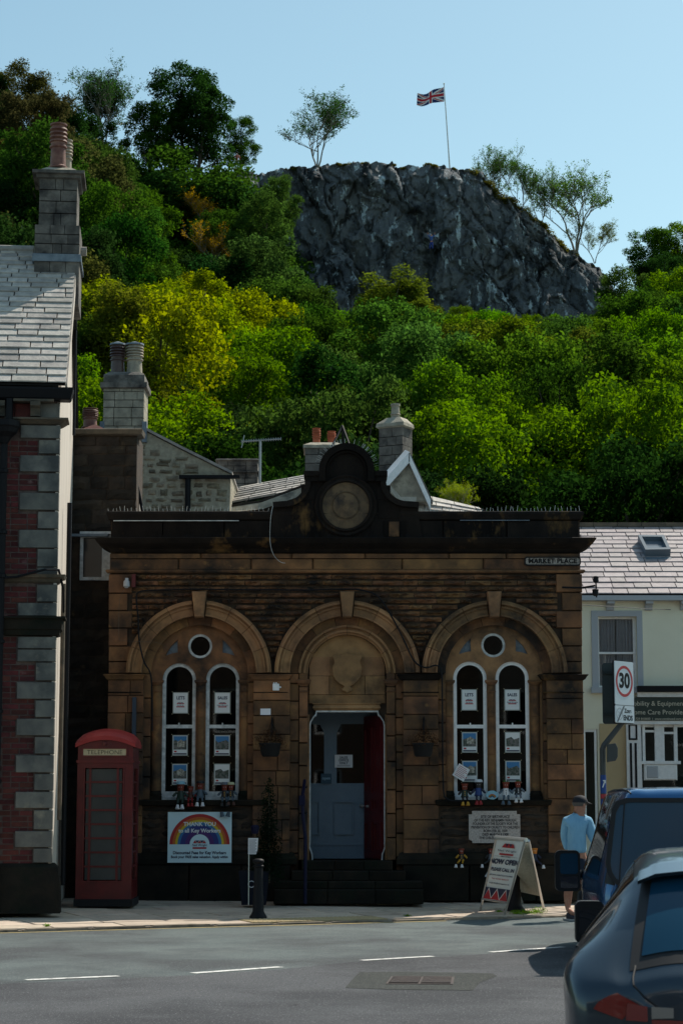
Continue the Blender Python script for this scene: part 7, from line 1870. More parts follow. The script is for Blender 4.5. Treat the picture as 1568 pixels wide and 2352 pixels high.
def figure(px, pfoot, phead, Y, head, body, arms, feet, hat, label, foot_px=None, group='flower pot figures sitting on the ledges', sit=True, buttons=None):
    xc, _ = W(px, (pfoot + phead) / 2, Y); zh = W(0, phead, Y)[1]; zf = W(0, pfoot, Y)[1]; H = zh - zf; zs = zf + H * .36
    f = empty('flower_pot_figure', (xc, Y, zs), label=label, cat='ornament', group=group)
    hr_, hh = H * .135, H * .30; br, bh = H * .16, H * .36
    m = MB(); taper(m, (xc, Y, zh), (0, 0, -1), hr_ * 1.05, hr_ * .8, hh); m.build('head', MC[head], f)
    m = MB(); taper(m, (xc, Y, zs), (0, 0, 1), br, br * .72, bh); m.build('body', MC[body], f)
    for s in (-1, 1):
        ap = Vector((xc + s * br * .9, Y - .01, zs + bh * .82)); 
        dd = Vector((s * .75, -.25, -.75)).normalized(); m = MB()
        for k in range(2): taper(m, ap + dd * (k * H * .11), -dd if False else dd, H * .055, H * .045, H * .12, 10)
        m.build('arm', MC[arms], f)
        lp_ = Vector((xc + s * br * .55, Y - br * .8, zs + .01)); de = Vector((s * .15, -.75, -.55)).normalized(); m = MB()
        fx = W(foot_px[0 if s < 0 else 1], pfoot, Y - .1)[0] if foot_px else xc + s * br * .6
        end = Vector((fx, Y - .14, zf + .035)); de = (end - lp_); Ln = de.length; de.normalize(); k_ = max(2, int(Ln / .05))
        for k in range(k_ - 1): taper(m, lp_ + de * (Ln * k / k_), de, H * .05, H * .042, Ln / k_ * 1.15, 10)
        m.build('leg', MC[arms if feet != 'blackleg' else 'black'], f)
        m = MB(); taper(m, end + Vector((0, -.0, -.035)), (s * -.05, .25, 1) if True else de, H * .078, H * .052, H * .17, 12); m.build('foot', MC[feet], f)
    if hat == 'sprigs':
        m = MB()
        for k in range(14): a_ = rng.uniform(0, 6.28); r_ = hr_ * rng.uniform(.2, 1); m.add([(xc + r_ * cos(a_) - .005, Y + r_ * sin(a_), zh), (xc + r_ * cos(a_) + .005, Y + r_ * sin(a_), zh), (xc + r_ * cos(a_) * 1.2, Y + r_ * sin(a_), zh + .03)], [(0, 1, 2)])
        m.build('leaf_hair', M('sprig_green', (.03, .12, .02), rough=.8) if 'sprig_green' not in MATS else MATS['sprig_green'], f, kind='stuff')
    elif hat:
        m = MB(); m.lathe((xc, Y, zh - .005), [(hr_ * 1.25, 0), (hr_ * 1.35, .01), (hr_ * 1.3, H * .07), (hr_ * 1.0, H * .11)], 14); m.lathe((xc, Y - .01, zh - .008), [(hr_ * 1.5, 0), (hr_ * 1.45, .008)], 14); m.build('hat', MC[hat], f)
    if buttons:
        for k in range(3): m = MB(); m.lathe((xc, Y - br * .92 + k * .004, zs + bh * (.3 + k * .22)), [(.009, 0), (.006, -.006)], 8, 'y'); m.build('button', MC[buttons], f)
    for s in (-1, 1): m = MB(); m.lathe((xc + s * hr_ * .35, Y - hr_ * .9, zh - hh * .45), [(.006, 0), (.004, -.006)], 6, 'y'); m.build('eye', MC['white'], f)
    return f
LW = 'on the ledge of the left window pair'; RW = 'on the ledge of the right window pair'; yl = Y0 - .02
figure(415, 1858, 1800, yl, 'red', 'green', 'green', 'white', 'paleblue', 'pale blue hatted pot figure %s' % LW, (408, 419))
figure(438, 1852, 1806, yl + .03, 'red', 'brown', 'scarlet', 'scarlet', None, 'all red pot figure %s' % LW, (433, 442))
figure(460, 1852, 1798, yl, 'red', 'steel', 'steel', 'white', 'black', 'black hatted grey pot figure %s' % LW, (453, 466))
figure(516, 1852, 1801, yl, 'red', 'black', 'steel', 'blackleg' if 'blackleg' in CB else 'black', 'grey', 'grey capped pot figure %s' % LW, (510, 522), buttons='yellow')
figure(553 - 23, 1850, 1801, yl, 'red', 'black', 'steel', 'brown', 'cream', 'cream hatted pot figure %s' % LW, (525, 537), buttons='yellow')
t = MB(); 
for s in (-1, 1): taper(t, (W(765 * .2533 + 0, 1, 1)[0] * 0 + X(517 + s * 6, 1868, Y0 - .16), Y0 - .16, Z(1876, Y0 - .16)), (s * .2, 0, 1), .032, .024, .075)
t.build('hanging_pot_pair', MC['steel'], label='pair of small grey pots dangling above the thank you banner', cat='ornament', origin=(X(517), Y0 - .16, Z(1876)), kind=None)
figure(1066.5, 1850, 1800, yl, 'red', 'green', 'black', 'yellow', None, 'pot figure with bright yellow feet %s' % RW, (1062, 1074), buttons='yellow')
figure(1098, 1848, 1795, yl, 'black', 'blue', 'navy', 'scarlet', 'white', 'blue bodied pot figure in a white cap %s' % RW, (1094, 1103))
figure(1161, 1848, 1796, yl, 'red', 'white', 'steel', 'steel', 'sprigs', 'white bodied pot figure %s' % RW, (1154, 1168), buttons='black')
figure(1189, 1843, 1795, yl, 'red', 'black', 'grey', 'white', 'sprigs', 'white footed pot figure %s' % RW, (1184, 1196), buttons='white')
pb = MB(); xx = X(1129, 1825, yl); pb.prism([(xx + .09 * cos(2 * pi * k / 14) * (1 + .06 * (k % 2)), Z(1826) + .065 * sin(2 * pi * k / 14) * (1 + .06 * (k % 2))) for k in range(14)], yl - .05, yl + .02); pbo = empty('painted_pebble', (xx, yl, Z(1838)), label='pale painted pebble with a rainbow between the right window figures', cat='ornament'); pb.build('stone', MC['paleblue'], pbo, bevel=.015)
for k, c_ in enumerate(('scarlet', 'yellow', 'green', 'blue')): m = MB(); m.prism(sector(xx, Z(1833), .05 - k * .01, .06 - k * .01, .2, pi - .2, 8), yl - .056, yl - .05); m.build('painted_arc', MC[c_], pbo)
LL = 'on the plinth below the plaque'; yl2 = Y0 - .13
figure(1059, 1992, 1949, yl2, 'red', 'black', 'yellow', 'white', None, 'yellow armed pot figure %s' % LL, (1046, 1060), buttons='yellow')
figure(1127, 1992, 1949, yl2, 'red', 'grey', 'black', 'white', None, 'grey bodied pot figure with wide white feet %s' % LL, (1106, 1139))
figure(1152, 1992 + 8, 1949, yl2, 'black', 'scarlet', 'black', 'steel', 'sprigs', 'scarlet bodied pot figure with leafy hair %s' % LL, (1148, 1160), buttons='yellow')
figure(1176, 2000, 1950, yl2, 'red', 'navy', 'navy', 'navy', 'paleblue', 'navy pot figure in a light blue cap beside the scarlet one', (1172, 1182), buttons='white')
figure(1227, 1994, 1948, yl2, 'orange', 'navy', 'navy', 'white', None, 'orange headed pot figure just right of the folding pavement sign', (1222, 1247))
t = empty('hanging_pot_pair', (X(1127, 2010, yl2), yl2 - .1, Z(2020)), label='pair of small white pots dangling lowest under the plaque figures', cat='ornament')
for (px, py, s) in ((1119, 2015, -1), (1131, 2024, 1)): m = MB(); taper(m, (X(px, py, yl2) - s * -.005, yl2 - .1, Z(py, yl2)), (s * -.35, 0, 1), .042, .028, .095); m.build('pot', MC['white'], t)
# ================================================================== PAVEMENT SIGN
YA_ = None
fl = G(1102, 2087, .08); frr = G(1158, 2096, .065); bl_ = G(1199, 2073, .09); br_ = G(1248, 2086, .065)
ab = empty('pavement_sign', ((fl[0] + br_[0]) / 2, (fl[1] + br_[1]) / 2, PAV), label='folding aluminium pavement sign reading NOW OPEN in front of the plaque', cat='sign')
FL, FR, BL, BR = [Vector((q[0], q[1], pav_z(q[0], q[1]))) for q in (fl, frr, bl_, br_)]
TLa = Vector(V3(1139, 1924, (fl[1] + bl_[1]) / 2)); TRa = Vector(V3(1208, 1930, (frr[1] + br_[1]) / 2 - .05))
TLa = Vector(V3(1139, 1925, 28.0)); TRa = Vector(V3(1205, 1931, 27.45))
for p_, q_ in ((FL, TLa), (FR, TRa)): m = MB(); m.tube([p_, q_], .017, 4 * 2); m.build('leg', m_alu, ab)
for p_, q_ in ((BL, TLa + Vector((.05, .02, 0))), (BR, TRa + Vector((.05, .02, 0)))): m = MB(); m.tube([p_, q_], .017, 8); m.build('leg', m_alu, ab)
m = MB(); m.tube([TLa + Vector((-.01, 0, .01)), TRa + Vector((.02, 0, .01))], .028, 8); m.build('top_rail', m_alu, ab)
def panel(A0, A1, B1, B0, t0, t1, mat, name, parent, off_=.0, u0=.0, u1=1.0):
    """A at feet (left, right), B at top"""
    f = lambda u, v: (A0 * (1 - u) + A1 * u) * (1 - v) + (B0 * (1 - u) + B1 * u) * v
    n = (A1 - A0).cross(B0 - A0).normalized()
    N_ = 12; m = MB()
    for s_ in (off_, off_ - .008):
        m.add([tuple(f(u0 + (u1 - u0) * i / N_, t0 + (t1 - t0) * j / N_) + n * s_) for j in range(N_ + 1) for i in range(N_ + 1)], [(j * (N_ + 1) + i, j * (N_ + 1) + i + 1, (j + 1) * (N_ + 1) + i + 1, (j + 1) * (N_ + 1) + i) for j in range(N_) for i in range(N_)]); return m.build(name, mat, parent), f, n
_, fF, nF = panel(FL, FR, TRa, TLa, .17, .985, m_signwhite, 'front_panel', ab)
if nF.y > 0: nF = -nF
panel(BL, BR, TRa + Vector((.05, .02, 0)), TLa + Vector((.05, .02, 0)), .2, .97, M('sign_back', (.34, .34, .28), (.18, .18, .15), 60, .7, contrast=(.45, .6)), 'back_panel', ab)
def ffr(u, v, d): return fF(u, v) + nF * (d + .0105)
def fquad(pts, mat, name, d=.001): m = MB(); m.add([tuple(ffr(u, v, d)) for u, v in pts], [tuple(range(len(pts)))]); m.build(name, mat, ab)
m = MB(); m.tube([fF(-.0, .17) + nF * .01, fF(1.0, .17) + nF * .01], .014, 6); m.build('bottom_rail', m_alu, ab)
fquad([(.03, .18), (.97, .18), (.97, .345), (.03, .345)], m_navy, 'navy_band')
for (a_, b_, c_) in ((-.0, .17, .34), (.32, .49, .66), (.66, .83, 1.0)):
    pts = [(max(.03, a_), .185), (min(.97, c_), .185), (b_, .325)]; fquad([(max(.03, a_ - .03), .18), (min(.97, c_ + .03), .18), (b_ if b_ < .9 else .9, .345)], m_signwhite, 'white_triangle', .0016); fquad(pts, m_redprint, 'red_triangle', .0024)
ux = (FR - FL).normalized(); vy = (fF(.5, .9) - fF(.5, .2)).normalized(); 
def sign_text(body, size, u, v, mat, sx=1.0, bold=0.0):
    """text lying on the leaning front panel"""
    cu = bpy.data.curves.new('lettering', 'FONT'); cu.body = body; cu.size = size; cu.align_x = 'CENTER'; cu.align_y = 'CENTER'; cu.offset = bold; cu.extrude = .0004; cu.resolution_u = 3
    tmp = bpy.data.objects.new('lettering', cu); COL.objects.link(tmp); me = tmp.to_mesh().copy(); tmp.to_mesh_clear(); bpy.data.objects.remove(tmp)
    inv = WM[ab].inverted(); hS = (fF(.5, 1) - fF(.5, 0)).length
    for vv in me.vertices: c_ = vv.co.copy(); vv.co = inv @ ffr(u + c_.x * sx / (fF(1, v) - fF(0, v)).length, v + c_.y / hS, .0015 + c_.z)
    me.materials.clear(); me.materials.append(mat); o = bpy.data.objects.new('lettering', me); COL.objects.link(o); o.parent = ab
wS = (FR - FL).length
sign_text('NOW OPEN', .150, .5, .70, m_navy, .86, .006); sign_text('PLEASE CALL IN', .105, .5, .595, m_navy, .80, .003)
sign_text('NEW OFFICE', .035, .5, .772, m_navy, 1.1, .0008); sign_text('ESTATE AGENTS & VALUERS', .04, .5, .52, m_navy, 1.2, .0008)
sign_text('Tel: 01729 825219', .04, .5, .47, m_redprint, 1.5, .0006); sign_text('info@neilwrightestateagents.co.uk', .042, .5, .41, m_navy, .95, .0005); sign_text('Neil Wright', .06, .5, .85, m_navy, 1.5, 0)
fquad([(.36, .945), (.66, .945), (.74, .892), (.28, .892)], m_redprint, 'emblem'); fquad([(.40, .944), (.50, .944), (.45, .90)], m_navy, 'emblem_dark', .002); fquad([(.53, .944), (.63, .944), (.58, .90)], m_navy, 'emblem_dark', .002)
fquad([(.25, .792), (.75, .792), (.75, .815), (.25, .815)], m_redprint, 'red_bar'); fquad([(.1, .772), (.36, .772), (.36, .775), (.1, .775)], m_navy, 'rule'); fquad([(.66, .772), (.93, .772), (.93, .775), (.66, .775)], m_navy, 'rule')
# ================================================================== SPEED LIMIT SIGN
sp0 = (W(1386, 1900, 30.0)[0], 30.0)
sg = empty('speed_sign', (sp0[0], sp0[1], PAV), label='grey bent post carrying a 30 speed limit and zone ends sign', cat='road sign')
m_galv = MATS['galvanised_steel']; m_postg = M('dark_grey_post', (.05, .055, .055), rough=.5)
zbend = W(0, 1717, 30)[1]; xt = W(1432, 1662, 30)[0]; zt_ = W(0, 1655, 30)[1]
m = MB(); m.tube([(sp0[0], 30, PAV), (sp0[0], 30, zbend - .02), (sp0[0] + .02, 30, zbend + .03), (xt, 30.02, zt_), (xt + .0, 30.02, W(0, 1540, 30)[1])], .042, 12); m.build('post', m_postg, sg)
sa = RAD(50)       # sign plates turned so that their faces look left of the viewer
def plate_xy(pxa, pxb, Y): return W(pxa, 1600, Y)[0], W(pxb, 1600, Y)[0]
x0_ = W(1409, 1600, 29.8)[0]; x1_ = W(1459.5, 1600, 29.8)[0]; wv = (x1_ - x0_); wr = wv / cos(sa)
SM = Matrix.Translation((x0_, 29.8 - .0, 0)) @ Matrix.Rotation(sa, 4, 'Z')
# left edge nearer the viewer, so the plate runs back to the right
pl_ = empty('sign_plate', (x0_, 29.75, 0), rz=sa); pl_.parent = sg; L_ = WM[sg].inverted() @ WM[pl_]; l_, r_, s_ = L_.decompose(); pl_.location = l_; pl_.rotation_euler = r_.to_euler()
wr = wr * 1.02; zA, zB, zC = W(0, 1519, 29.9)[1], W(0, 1620, 29.9)[1], W(0, 1660, 29.9)[1]
m_signface = M('sign_face_white', (.62, .66, .70), rough=.5)
m = MB(); m.prism(rrect(0, wr, zB + .004, zA, .02), -.012, 0); m.build('upper_face', m_signface, pl_, world=False)
m = MB(); m.prism(rrect(0, wr, zC, zB - .004, .02), -.012, 0); m.build('lower_face', m_signface, pl_, world=False)
m = MB(); m.prism(rrect(-.012, wr + .012, zC - .012, zA + .012, .03), .001, .02); m.build('backing', m_black, pl_, world=False)
rc_, rzc = wr / 2, (zA + zB) / 2 + .03; R_ = min(wr * .45, (zA - zB) * .38)
m = MB(); m.prism(circle(rc_, rzc, R_, 40), -.014, -.012, [circle(rc_, rzc, R_ * .82, 40)]); m.build('red_ring', M('sign_red', (.42, .02, .03), rough=.5), pl_, world=False)
def ptext(body, size, x, z, mat, sx=1, bold=0, y=-.0125):
    cu = bpy.data.curves.new('lettering', 'FONT'); cu.body = body; cu.size = size; cu.align_x = 'CENTER'; cu.align_y = 'CENTER'; cu.offset = bold; cu.extrude = .0006
    tmp = bpy.data.objects.new('lettering', cu); COL.objects.link(tmp); me = tmp.to_mesh().copy(); tmp.to_mesh_clear(); bpy.data.objects.remove(tmp)
    for vv in me.vertices: c_ = vv.co.copy(); vv.co = (x + c_.x * sx, y - c_.z, z + c_.y)
    me.materials.clear(); me.materials.append(mat); o = bpy.data.objects.new('lettering', me); COL.objects.link(o); o.parent = pl_
ptext('30', R_ * 1.28, rc_, rzc, m_black, 1.0, .012)
ptext('Zone', .085, wr * .66, zC + (zB - zC) * .68, m_black, 1.0, .003); ptext('ENDS', .10, wr * .66, zC + (zB - zC) * .27, m_black, 1.0, .004)
m = MB(); cz2 = (zB + zC) / 2; m.prism(circle(wr * .22, cz2, .09, 28), -.0135, -.012, [circle(wr * .22, cz2, .07, 28)]); m.build('grey_ring', m_greypaint, pl_, world=False)
ptext('20', .085, wr * .22, cz2, m_greypaint, 1.0, .002)
m = MB(); m.prism([(wr * .06, zC + .01), (wr * .13, zC + .01), (wr * .50, zB - .01), (wr * .42, zB - .01)], -.0155, -.0138); m.build('diagonal_stripe', M('stripe_grey', (.12, .13, .15), rough=.5), pl_, world=False)
m = MB(); xb0, xb1 = W(1382, 1600, 30.3)[0], W(1455, 1600, 30.3)[0]; zz0, zz1 = W(0, 1663, 30.3)[1], W(0, 1523, 30.3)[1]
m.prism(rrect(xb0, xb1, zz0, zz1, .04), 30.28, 30.295); m.build('rear_plate', M('sign_back_grey', (.035, .045, .045), rough=.55), sg)
m = MB(); m.box(xb0, xb1, 30.25, 30.28, zz1 - .16, zz1 - .12); m.build('rear_channel', M('channel_dark', (.02, .026, .026), rough=.6), sg); m = MB(); m.box(xb0, xb1, 30.25, 30.28, zz0 + .12, zz0 + .16); m.build('rear_channel', MATS['channel_dark'], sg)
m = MB(); m.prism([W(1393, 1751, 29.9), W(1412, 1748, 29.9), W(1417, 1738, 29.9), W(1417, 1718, 29.9), W(1412, 1707, 29.9), W(1393, 1710, 29.9)], 29.86, 29.93); m.build('light_unit', m_postg, sg, bevel=.01)
ys_ = 29.94
for (p0, p1, mt, nm) in ((1780, 1822, m_bluepost if False else M('sticker_blue', (.01, .05, .22), rough=.5), 'blue_sticker'), (1824, 1834, M('sticker_red', (.35, .03, .04), rough=.5), 'red_sticker'), (1836, 1848, MATS['sticker_blue'], 'blue_sticker')):
    m = MB(); m.lathe((sp0[0], 30, W(0, p1, 30)[1]), [(.0435, 0), (.0435, W(0, p0, 30)[1] - W(0, p1, 30)[1])], 14, cap=False); m.build(nm, mt, sg)
m = MB(); zc = W(0, 1800, 30)[1]; m.add([(sp0[0] - .02, 29.953, zc - .05), (sp0[0] - .01, 29.953, zc - .06), (sp0[0] + .02, 29.953, zc + .02), (sp0[0] + .03, 29.953, zc + .0), (sp0[0] + .03, 29.953, zc + .05), (sp0[0] - .015, 29.953, zc + .05), (sp0[0] + .008, 29.953, zc + .035)], [(0, 1, 2, 6), (3, 4, 5)]); m.build('white_arrow', m_signwhite, sg)
# ================================================================== FLAG on the crag
YF = 243.0
xb, zb_ = W(1033, 379, YF); xt_, zt_ = W(1019, 194, YF)
fg = empty('flagpole', (xb, YF, zb_ - 1.2), label='leaning white flagpole flying a British flag on top of the crag', cat='flagpole')
m = MB(); m.tube([(xb, YF, zb_ - 1.2), (xt_, YF, zt_)], .09, 10, .05); m.build('pole', M('pole_white', (.6, .6, .56), rough=.5), fg)
m = MB(); m.lathe((xt_, YF, zt_), [(.05, 0), (.10, .06), (.10, .12), (.03, .18)], 10); m.build('finial', m_opal, fg)
def jack(u, v):
    """British flag colour at u, v in 0..1 (2:1 flag): 0 blue 1 white 2 red"""
    x, y = (u - .5) * 2.0, (v - .5)          # half width 1, half height .5
    if abs(x) < .1 or abs(y) < .1: return 2
    if abs(x) < .1667 or abs(y) < .1667: return 1
    s5 = sqrt(1.25)
    d1 = (x * .5 - y) / s5; d2 = (x * .5 + y) / s5
    for d, dirn in ((d1, 1), (d2, -1)):
        if abs(d) < .1:
            # counterchanged saltire: red offset to one side in each arm
            side = d * (1 if x > 0 else -1) * dirn
            return 2 if -.0667 < side < 0 else 1
    return 0
nu, nv = 64, 32
topc = Vector(V3(1018, 200, YF)); botc = Vector(V3(1020, 233, YF)); ft_, fb_ = Vector(V3(958, 218, YF)), Vector(V3(957, 243, YF))
vs = []
for j in range(nv + 1):
    for i in range(nu + 1):
        u, v = i / nu, j / nv
        p_ = (botc * (1 - v) + topc * v) * (1 - u) + (fb_ * (1 - v) + ft_ * v) * u
        wv_ = sin(u * 9.5 + v * 1.5); p_ = p_ + Vector((.05 * sin(u * 12), .35 * u * wv_, .16 * sin(u * 6.5 + .4) * u))
        vs.append(tuple(p_))
m = MB(); m.v = vs
for j in range(nv):
    for i in range(nu):
        a_ = j * (nu + 1) + i; m.f.append((a_, a_ + 1, a_ + nu + 2, a_ + nu + 1)); m.m.append(jack((i + .5) / nu, (j + .5) / nv))
m.build('flag', [M('flag_blue', (.010, .02, .12), rough=.8), M('flag_white', (.75, .75, .75), rough=.8), M('flag_red', (.5, .015, .03), rough=.8)], fg, smooth=True)
# weeds at the kerb
wv_all = []
for (px, py, r_, n_) in ((1146 + 0, 2096, .06, 60), (1185, 2099, .10, 110), (1232, 2097, .16, 220), (1205, 2098, .10, 90), (108, 2128, .05, 50), (935, 2105, .05, 50)):
    q = G(px, py, .04)
    wv_all.append(leaf_cloud([((q[0], q[1], .05), r_)], n_ * 2, .014, int(px), shell=.1, flat=.45, asp=.3))
me = leaves_mesh('kerb_weeds', np.concatenate(wv_all), m_leaf); o = bpy.data.objects.new('kerb_weeds', me); COL.objects.link(o); o.color = (.10, .20, .02, 1); tag(o, 'small green weeds growing along the kerb', 'weeds', kind='stuff')
# ================================================================== PERSON
def skin(name, pts, edges, root, mat, parent, sub=2, label=None):
    """pts: {key: (x, y, z, rx, ry)}; grows one continuous surface round the joints"""
    keys = list(pts); me = bpy.data.meshes.new(name); inv = WM[parent].inverted() if parent is not None else Matrix()
    me.from_pydata([tuple(inv @ Vector(pts[k][:3])) for k in keys], [(keys.index(a), keys.index(b)) for a, b in edges], [])
    tmp = bpy.data.objects.new(name, me); COL.objects.link(tmp)
    md = tmp.modifiers.new('skin', 'SKIN'); md.use_smooth_shade = True; md.branch_smoothing = .4
    sv = me.skin_vertices[0].data
    for i, k in enumerate(keys):
        sv[i].radius = (pts[k][3], pts[k][4] if len(pts[k]) > 4 else pts[k][3]); sv[i].use_root = (k == root)
    ss_ = tmp.modifiers.new('sub', 'SUBSURF'); ss_.levels = sub; ss_.render_levels = sub
    dg_ = bpy.context.evaluated_depsgraph_get(); dg_.update(); ev = tmp.evaluated_get(dg_); out = bpy.data.meshes.new_from_object(ev)
    bpy.data.objects.remove(tmp); out.materials.clear(); out.materials.append(mat); out.polygons.foreach_set('use_smooth', [True] * len(out.polygons))
    o = bpy.data.objects.new(name, out); COL.objects.link(o); o.parent = parent
    if label: o['label'] = label
    return o
YM = 27.9
m_skin = M('skin', (.42, .20, .13), (.34, .15, .10), 20, .55, .1, 60, spec=.4)
m_shirt = M('pale_blue_cotton', (.25, .48, .66), (.21, .42, .60), 6, .9, 1.0, 9, stretch=(1, 1, .45))
m_shirt.node_tree.nodes['Bump'].inputs['Distance'].default_value = .05
m_shorts = M('navy_shorts_cloth', (.015, .022, .04), (.01, .015, .03), 8, .9, .4, 30)
m_cap = M('black_cap_cloth', (.012, .012, .018), rough=.8, bump=.2)
m_shoe = M('dark_trainer', (.02, .022, .035), rough=.6); m_sole = M('grey_sole', (.32, .32, .33), rough=.7)
def MP(px, py, dy=0.0):
    x, z = W(px, py, YM + dy); return (x, YM + dy, z)
man = empty('person', (MP(1322, 2100)[0], YM, 0.0), label='man in light blue top, dark shorts and black cap stepping off the kerb', cat='person')
P = {}
def J(k, px, py, dy, r, r2=None): x, y, z = MP(px, py, dy); P[k] = (x, y, z, r, r2 or r)
J('pelvis', 1324, 1975, 0, .14, .115); J('waist', 1324, 1950, 0, .15, .12); J('chest', 1323, 1912, 0, .165, .13); J('upper', 1324, 1884, 0, .16, .11); J('neck', 1327, 1868, 0, .062); J('jaw', 1330, 1857, -.01, .07, .078); J('head', 1331, 1844, 0, .088, .098); J('crown', 1330, 1834, .0, .06, .065)
J('shl', 1300, 1884, .03, .06); J('ell', 1297, 1925, .10, .045); J('wrl', 1304, 1958, .08, .03); J('hal', 1307, 1970, .06, .038, .02); J('fil', 1309, 1982, .04, .03, .014)
J('shr', 1350, 1884, -.03, .062); J('elr', 1361, 1924, -.06, .048); J('wrr', 1375, 1951, -.14, .032); J('har', 1381, 1960, -.18, .036, .02)
J('hipl', 1314, 1985, 0, .10); J('knl', 1306, 2037, -.02, .066); J('cal', 1303, 2058, .03, .062); J('anl', 1303, 2089, .02, .036); J('tol', 1318, 2100, -.13, .036, .03)
J('hipr', 1336, 1985, .02, .10); J('knr', 1345, 2034, -.04, .066); J('car', 1352, 2056, .05, .06); J('anr', 1362, 2086, .10, .036); J('tor', 1377, 2094, .0, .036, .03)
E = [('pelvis', 'waist'), ('waist', 'chest'), ('chest', 'upper'), ('upper', 'neck'), ('neck', 'jaw'), ('jaw', 'head'), ('head', 'crown'), ('upper', 'shl'), ('shl', 'ell'), ('ell', 'wrl'), ('wrl', 'hal'), ('hal', 'fil'), ('upper', 'shr'), ('shr', 'elr'), ('elr', 'wrr'), ('wrr', 'har'),
     ('pelvis', 'hipl'), ('hipl', 'knl'), ('knl', 'cal'), ('cal', 'anl'), ('anl', 'tol'), ('pelvis', 'hipr'), ('hipr', 'knr'), ('knr', 'car'), ('car', 'anr'), ('anr', 'tor')]
# fingers and thumb of the forward hand, closed a little
hx_, hy_, hz_ = P['har'][:3]
for k, (dx_, dz_, ln) in enumerate(((.018, .012, .055), (.012, -.004, .062), (.005, -.018, .058), (-.004, -.028, .045))):
    P['f%da' % k] = (hx_ + dx_ + .02, hy_ - .03, hz_ + dz_, .010); P['f%db' % k] = (hx_ + dx_ + .02 + ln * .4, hy_ - .05, hz_ + dz_ - ln * .35, .0085); P['f%dc' % k] = (hx_ + dx_ + .02 + ln * .35, hy_ - .045, hz_ + dz_ - ln * .8, .007)
    E += [('har', 'f%da' % k), ('f%da' % k, 'f%db' % k), ('f%db' % k, 'f%dc' % k)]
P['t1'] = (hx_ - .015, hy_ - .03, hz_ + .018, .011); P['t2'] = (hx_ + .012, hy_ - .06, hz_ + .012, .009); E += [('har', 't1'), ('t1', 't2')]
skin('body', P, E, 'pelvis', m_skin, man)
# face turned to the right: nose, ear, eyes, mouth, stubble hair
hc = Vector(P['head'][:3]); fd = Vector((.86, .5, 0)).normalized(); sd_ = Vector((fd.y, -fd.x, 0))
m = MB(); m.lathe((hc.x + sd_.x * .085, hc.y + sd_.y * .085, hc.z - .03), [(.004, -.02), (.018, -.012), (.02, .012), (.006, .03)], 10); m.build('ear', m_skin, man, smooth=True)
m = MB(); n0 = hc + fd * .09; m.add([tuple(n0 + Vector((0, 0, .01))), tuple(n0 + sd_ * .012 + Vector((0, 0, -.035))), tuple(n0 - sd_ * .012 + Vector((0, 0, -.035))), tuple(n0 + fd * .026 + Vector((0, 0, -.032)))], [(0, 1, 3), (0, 3, 2), (1, 2, 3)]); m.build('nose', m_skin, man)
for s in (-1, 1): m = MB(); c_ = hc + fd * .083 + sd_ * .03 * s + Vector((0, 0, .0)); m.lathe(tuple(c_), [(.003, -.006), (.009, 0), (.003, .006)], 8); m.build('eye', m_black, man)
m = MB(); c_ = hc + fd * .085 + Vector((0, 0, -.058)); m.tube([c_ - sd_ * .02, c_ + fd * .004, c_ + sd_ * .02], .004, 6); m.build('mouth', m_redprint, man)
m = MB(); m.lathe((hc.x - fd.x * .012, hc.y - fd.y * .012, hc.z - .045), [(.075, 0), (.092, .02), (.098, .05)], 20, cap=False); m.build('hair', M('grey_cropped_hair', (.12, .10, .09), rough=.95, bump=.5), man, smooth=True)
# cap
m = MB(); m.lathe((hc.x, hc.y, hc.z + .004), [(.102, 0), (.103, .02), (.092, .05), (.07, .08), (.035, .094), (.006, .098)], 24); cap_ = m.build('cap', m_cap, man, smooth=True)
m = MB(); vs = []
for k in range(9):
    a_ = -1.1 + 2.2 * k / 8; d_ = fd * cos(a_) + sd_ * sin(a_); ext = .07 * cos(a_) ** .5 if cos(a_) > 0 else 0; vs += [tuple(hc + d_ * .092 + Vector((0, 0, .018))), tuple(hc + d_ * (.094 + ext) + Vector((0, 0, .018 - ext * .42)))]
vs += [(v[0], v[1], v[2] - .007) for v in vs]
m.add(vs, [(2 * k, 2 * k + 1, 2 * k + 3, 2 * k + 2) for k in range(8)] + [(18 + 2 * k, 18 + 2 * k + 2, 18 + 2 * k + 3, 18 + 2 * k + 1) for k in range(8)] + [(2 * k + 1, 18 + 2 * k + 1, 18 + 2 * k + 3, 2 * k + 3) for k in range(8)]); m.build('brim', m_cap, man)
# top
T = {k: list(P[k]) for k in ('waist', 'chest', 'upper', 'shl', 'ell', 'shr', 'elr')}
for k in T: T[k][3] += .022; T[k][4] += .022
T['hem'] = [*MP(1324, 1962), .178, .145]; T['waist'][3] = .178; T['waist'][4] = .14; T['collar'] = [*MP(1327, 1867), .082, .085]
T['cufl'] = [*MP(1303, 1954, .08), .046, .046]; T['cufr'] = [*MP(1371, 1944, -.12), .047, .047]
T['midl'] = [*MP(1298, 1908, .06), .078, .078]; T['midr'] = [*MP(1355, 1906, -.045), .08, .08]
TE = [('hem', 'waist'), ('waist', 'chest'), ('chest', 'upper'), ('upper', 'collar'), ('upper', 'shl'), ('shl', 'midl'), ('midl', 'ell'), ('ell', 'cufl'), ('upper', 'shr'), ('shr', 'midr'), ('midr', 'elr'), ('elr', 'cufr')]
top_ = skin('top', {k: tuple(v) for k, v in T.items()}, TE, 'hem', m_shirt, man)
S_h = {'w': (*MP(1324, 1960), .168, .138), 'p': (*MP(1324, 1978), .165, .14), 'hl': (*MP(1313, 1996), .115, .12), 'kl': (*MP(1308, 2032, -.01), .098, .10), 'hr': (*MP(1337, 1996, .02), .115, .12), 'kr': (*MP(1344, 2030, -.03), .098, .10)}
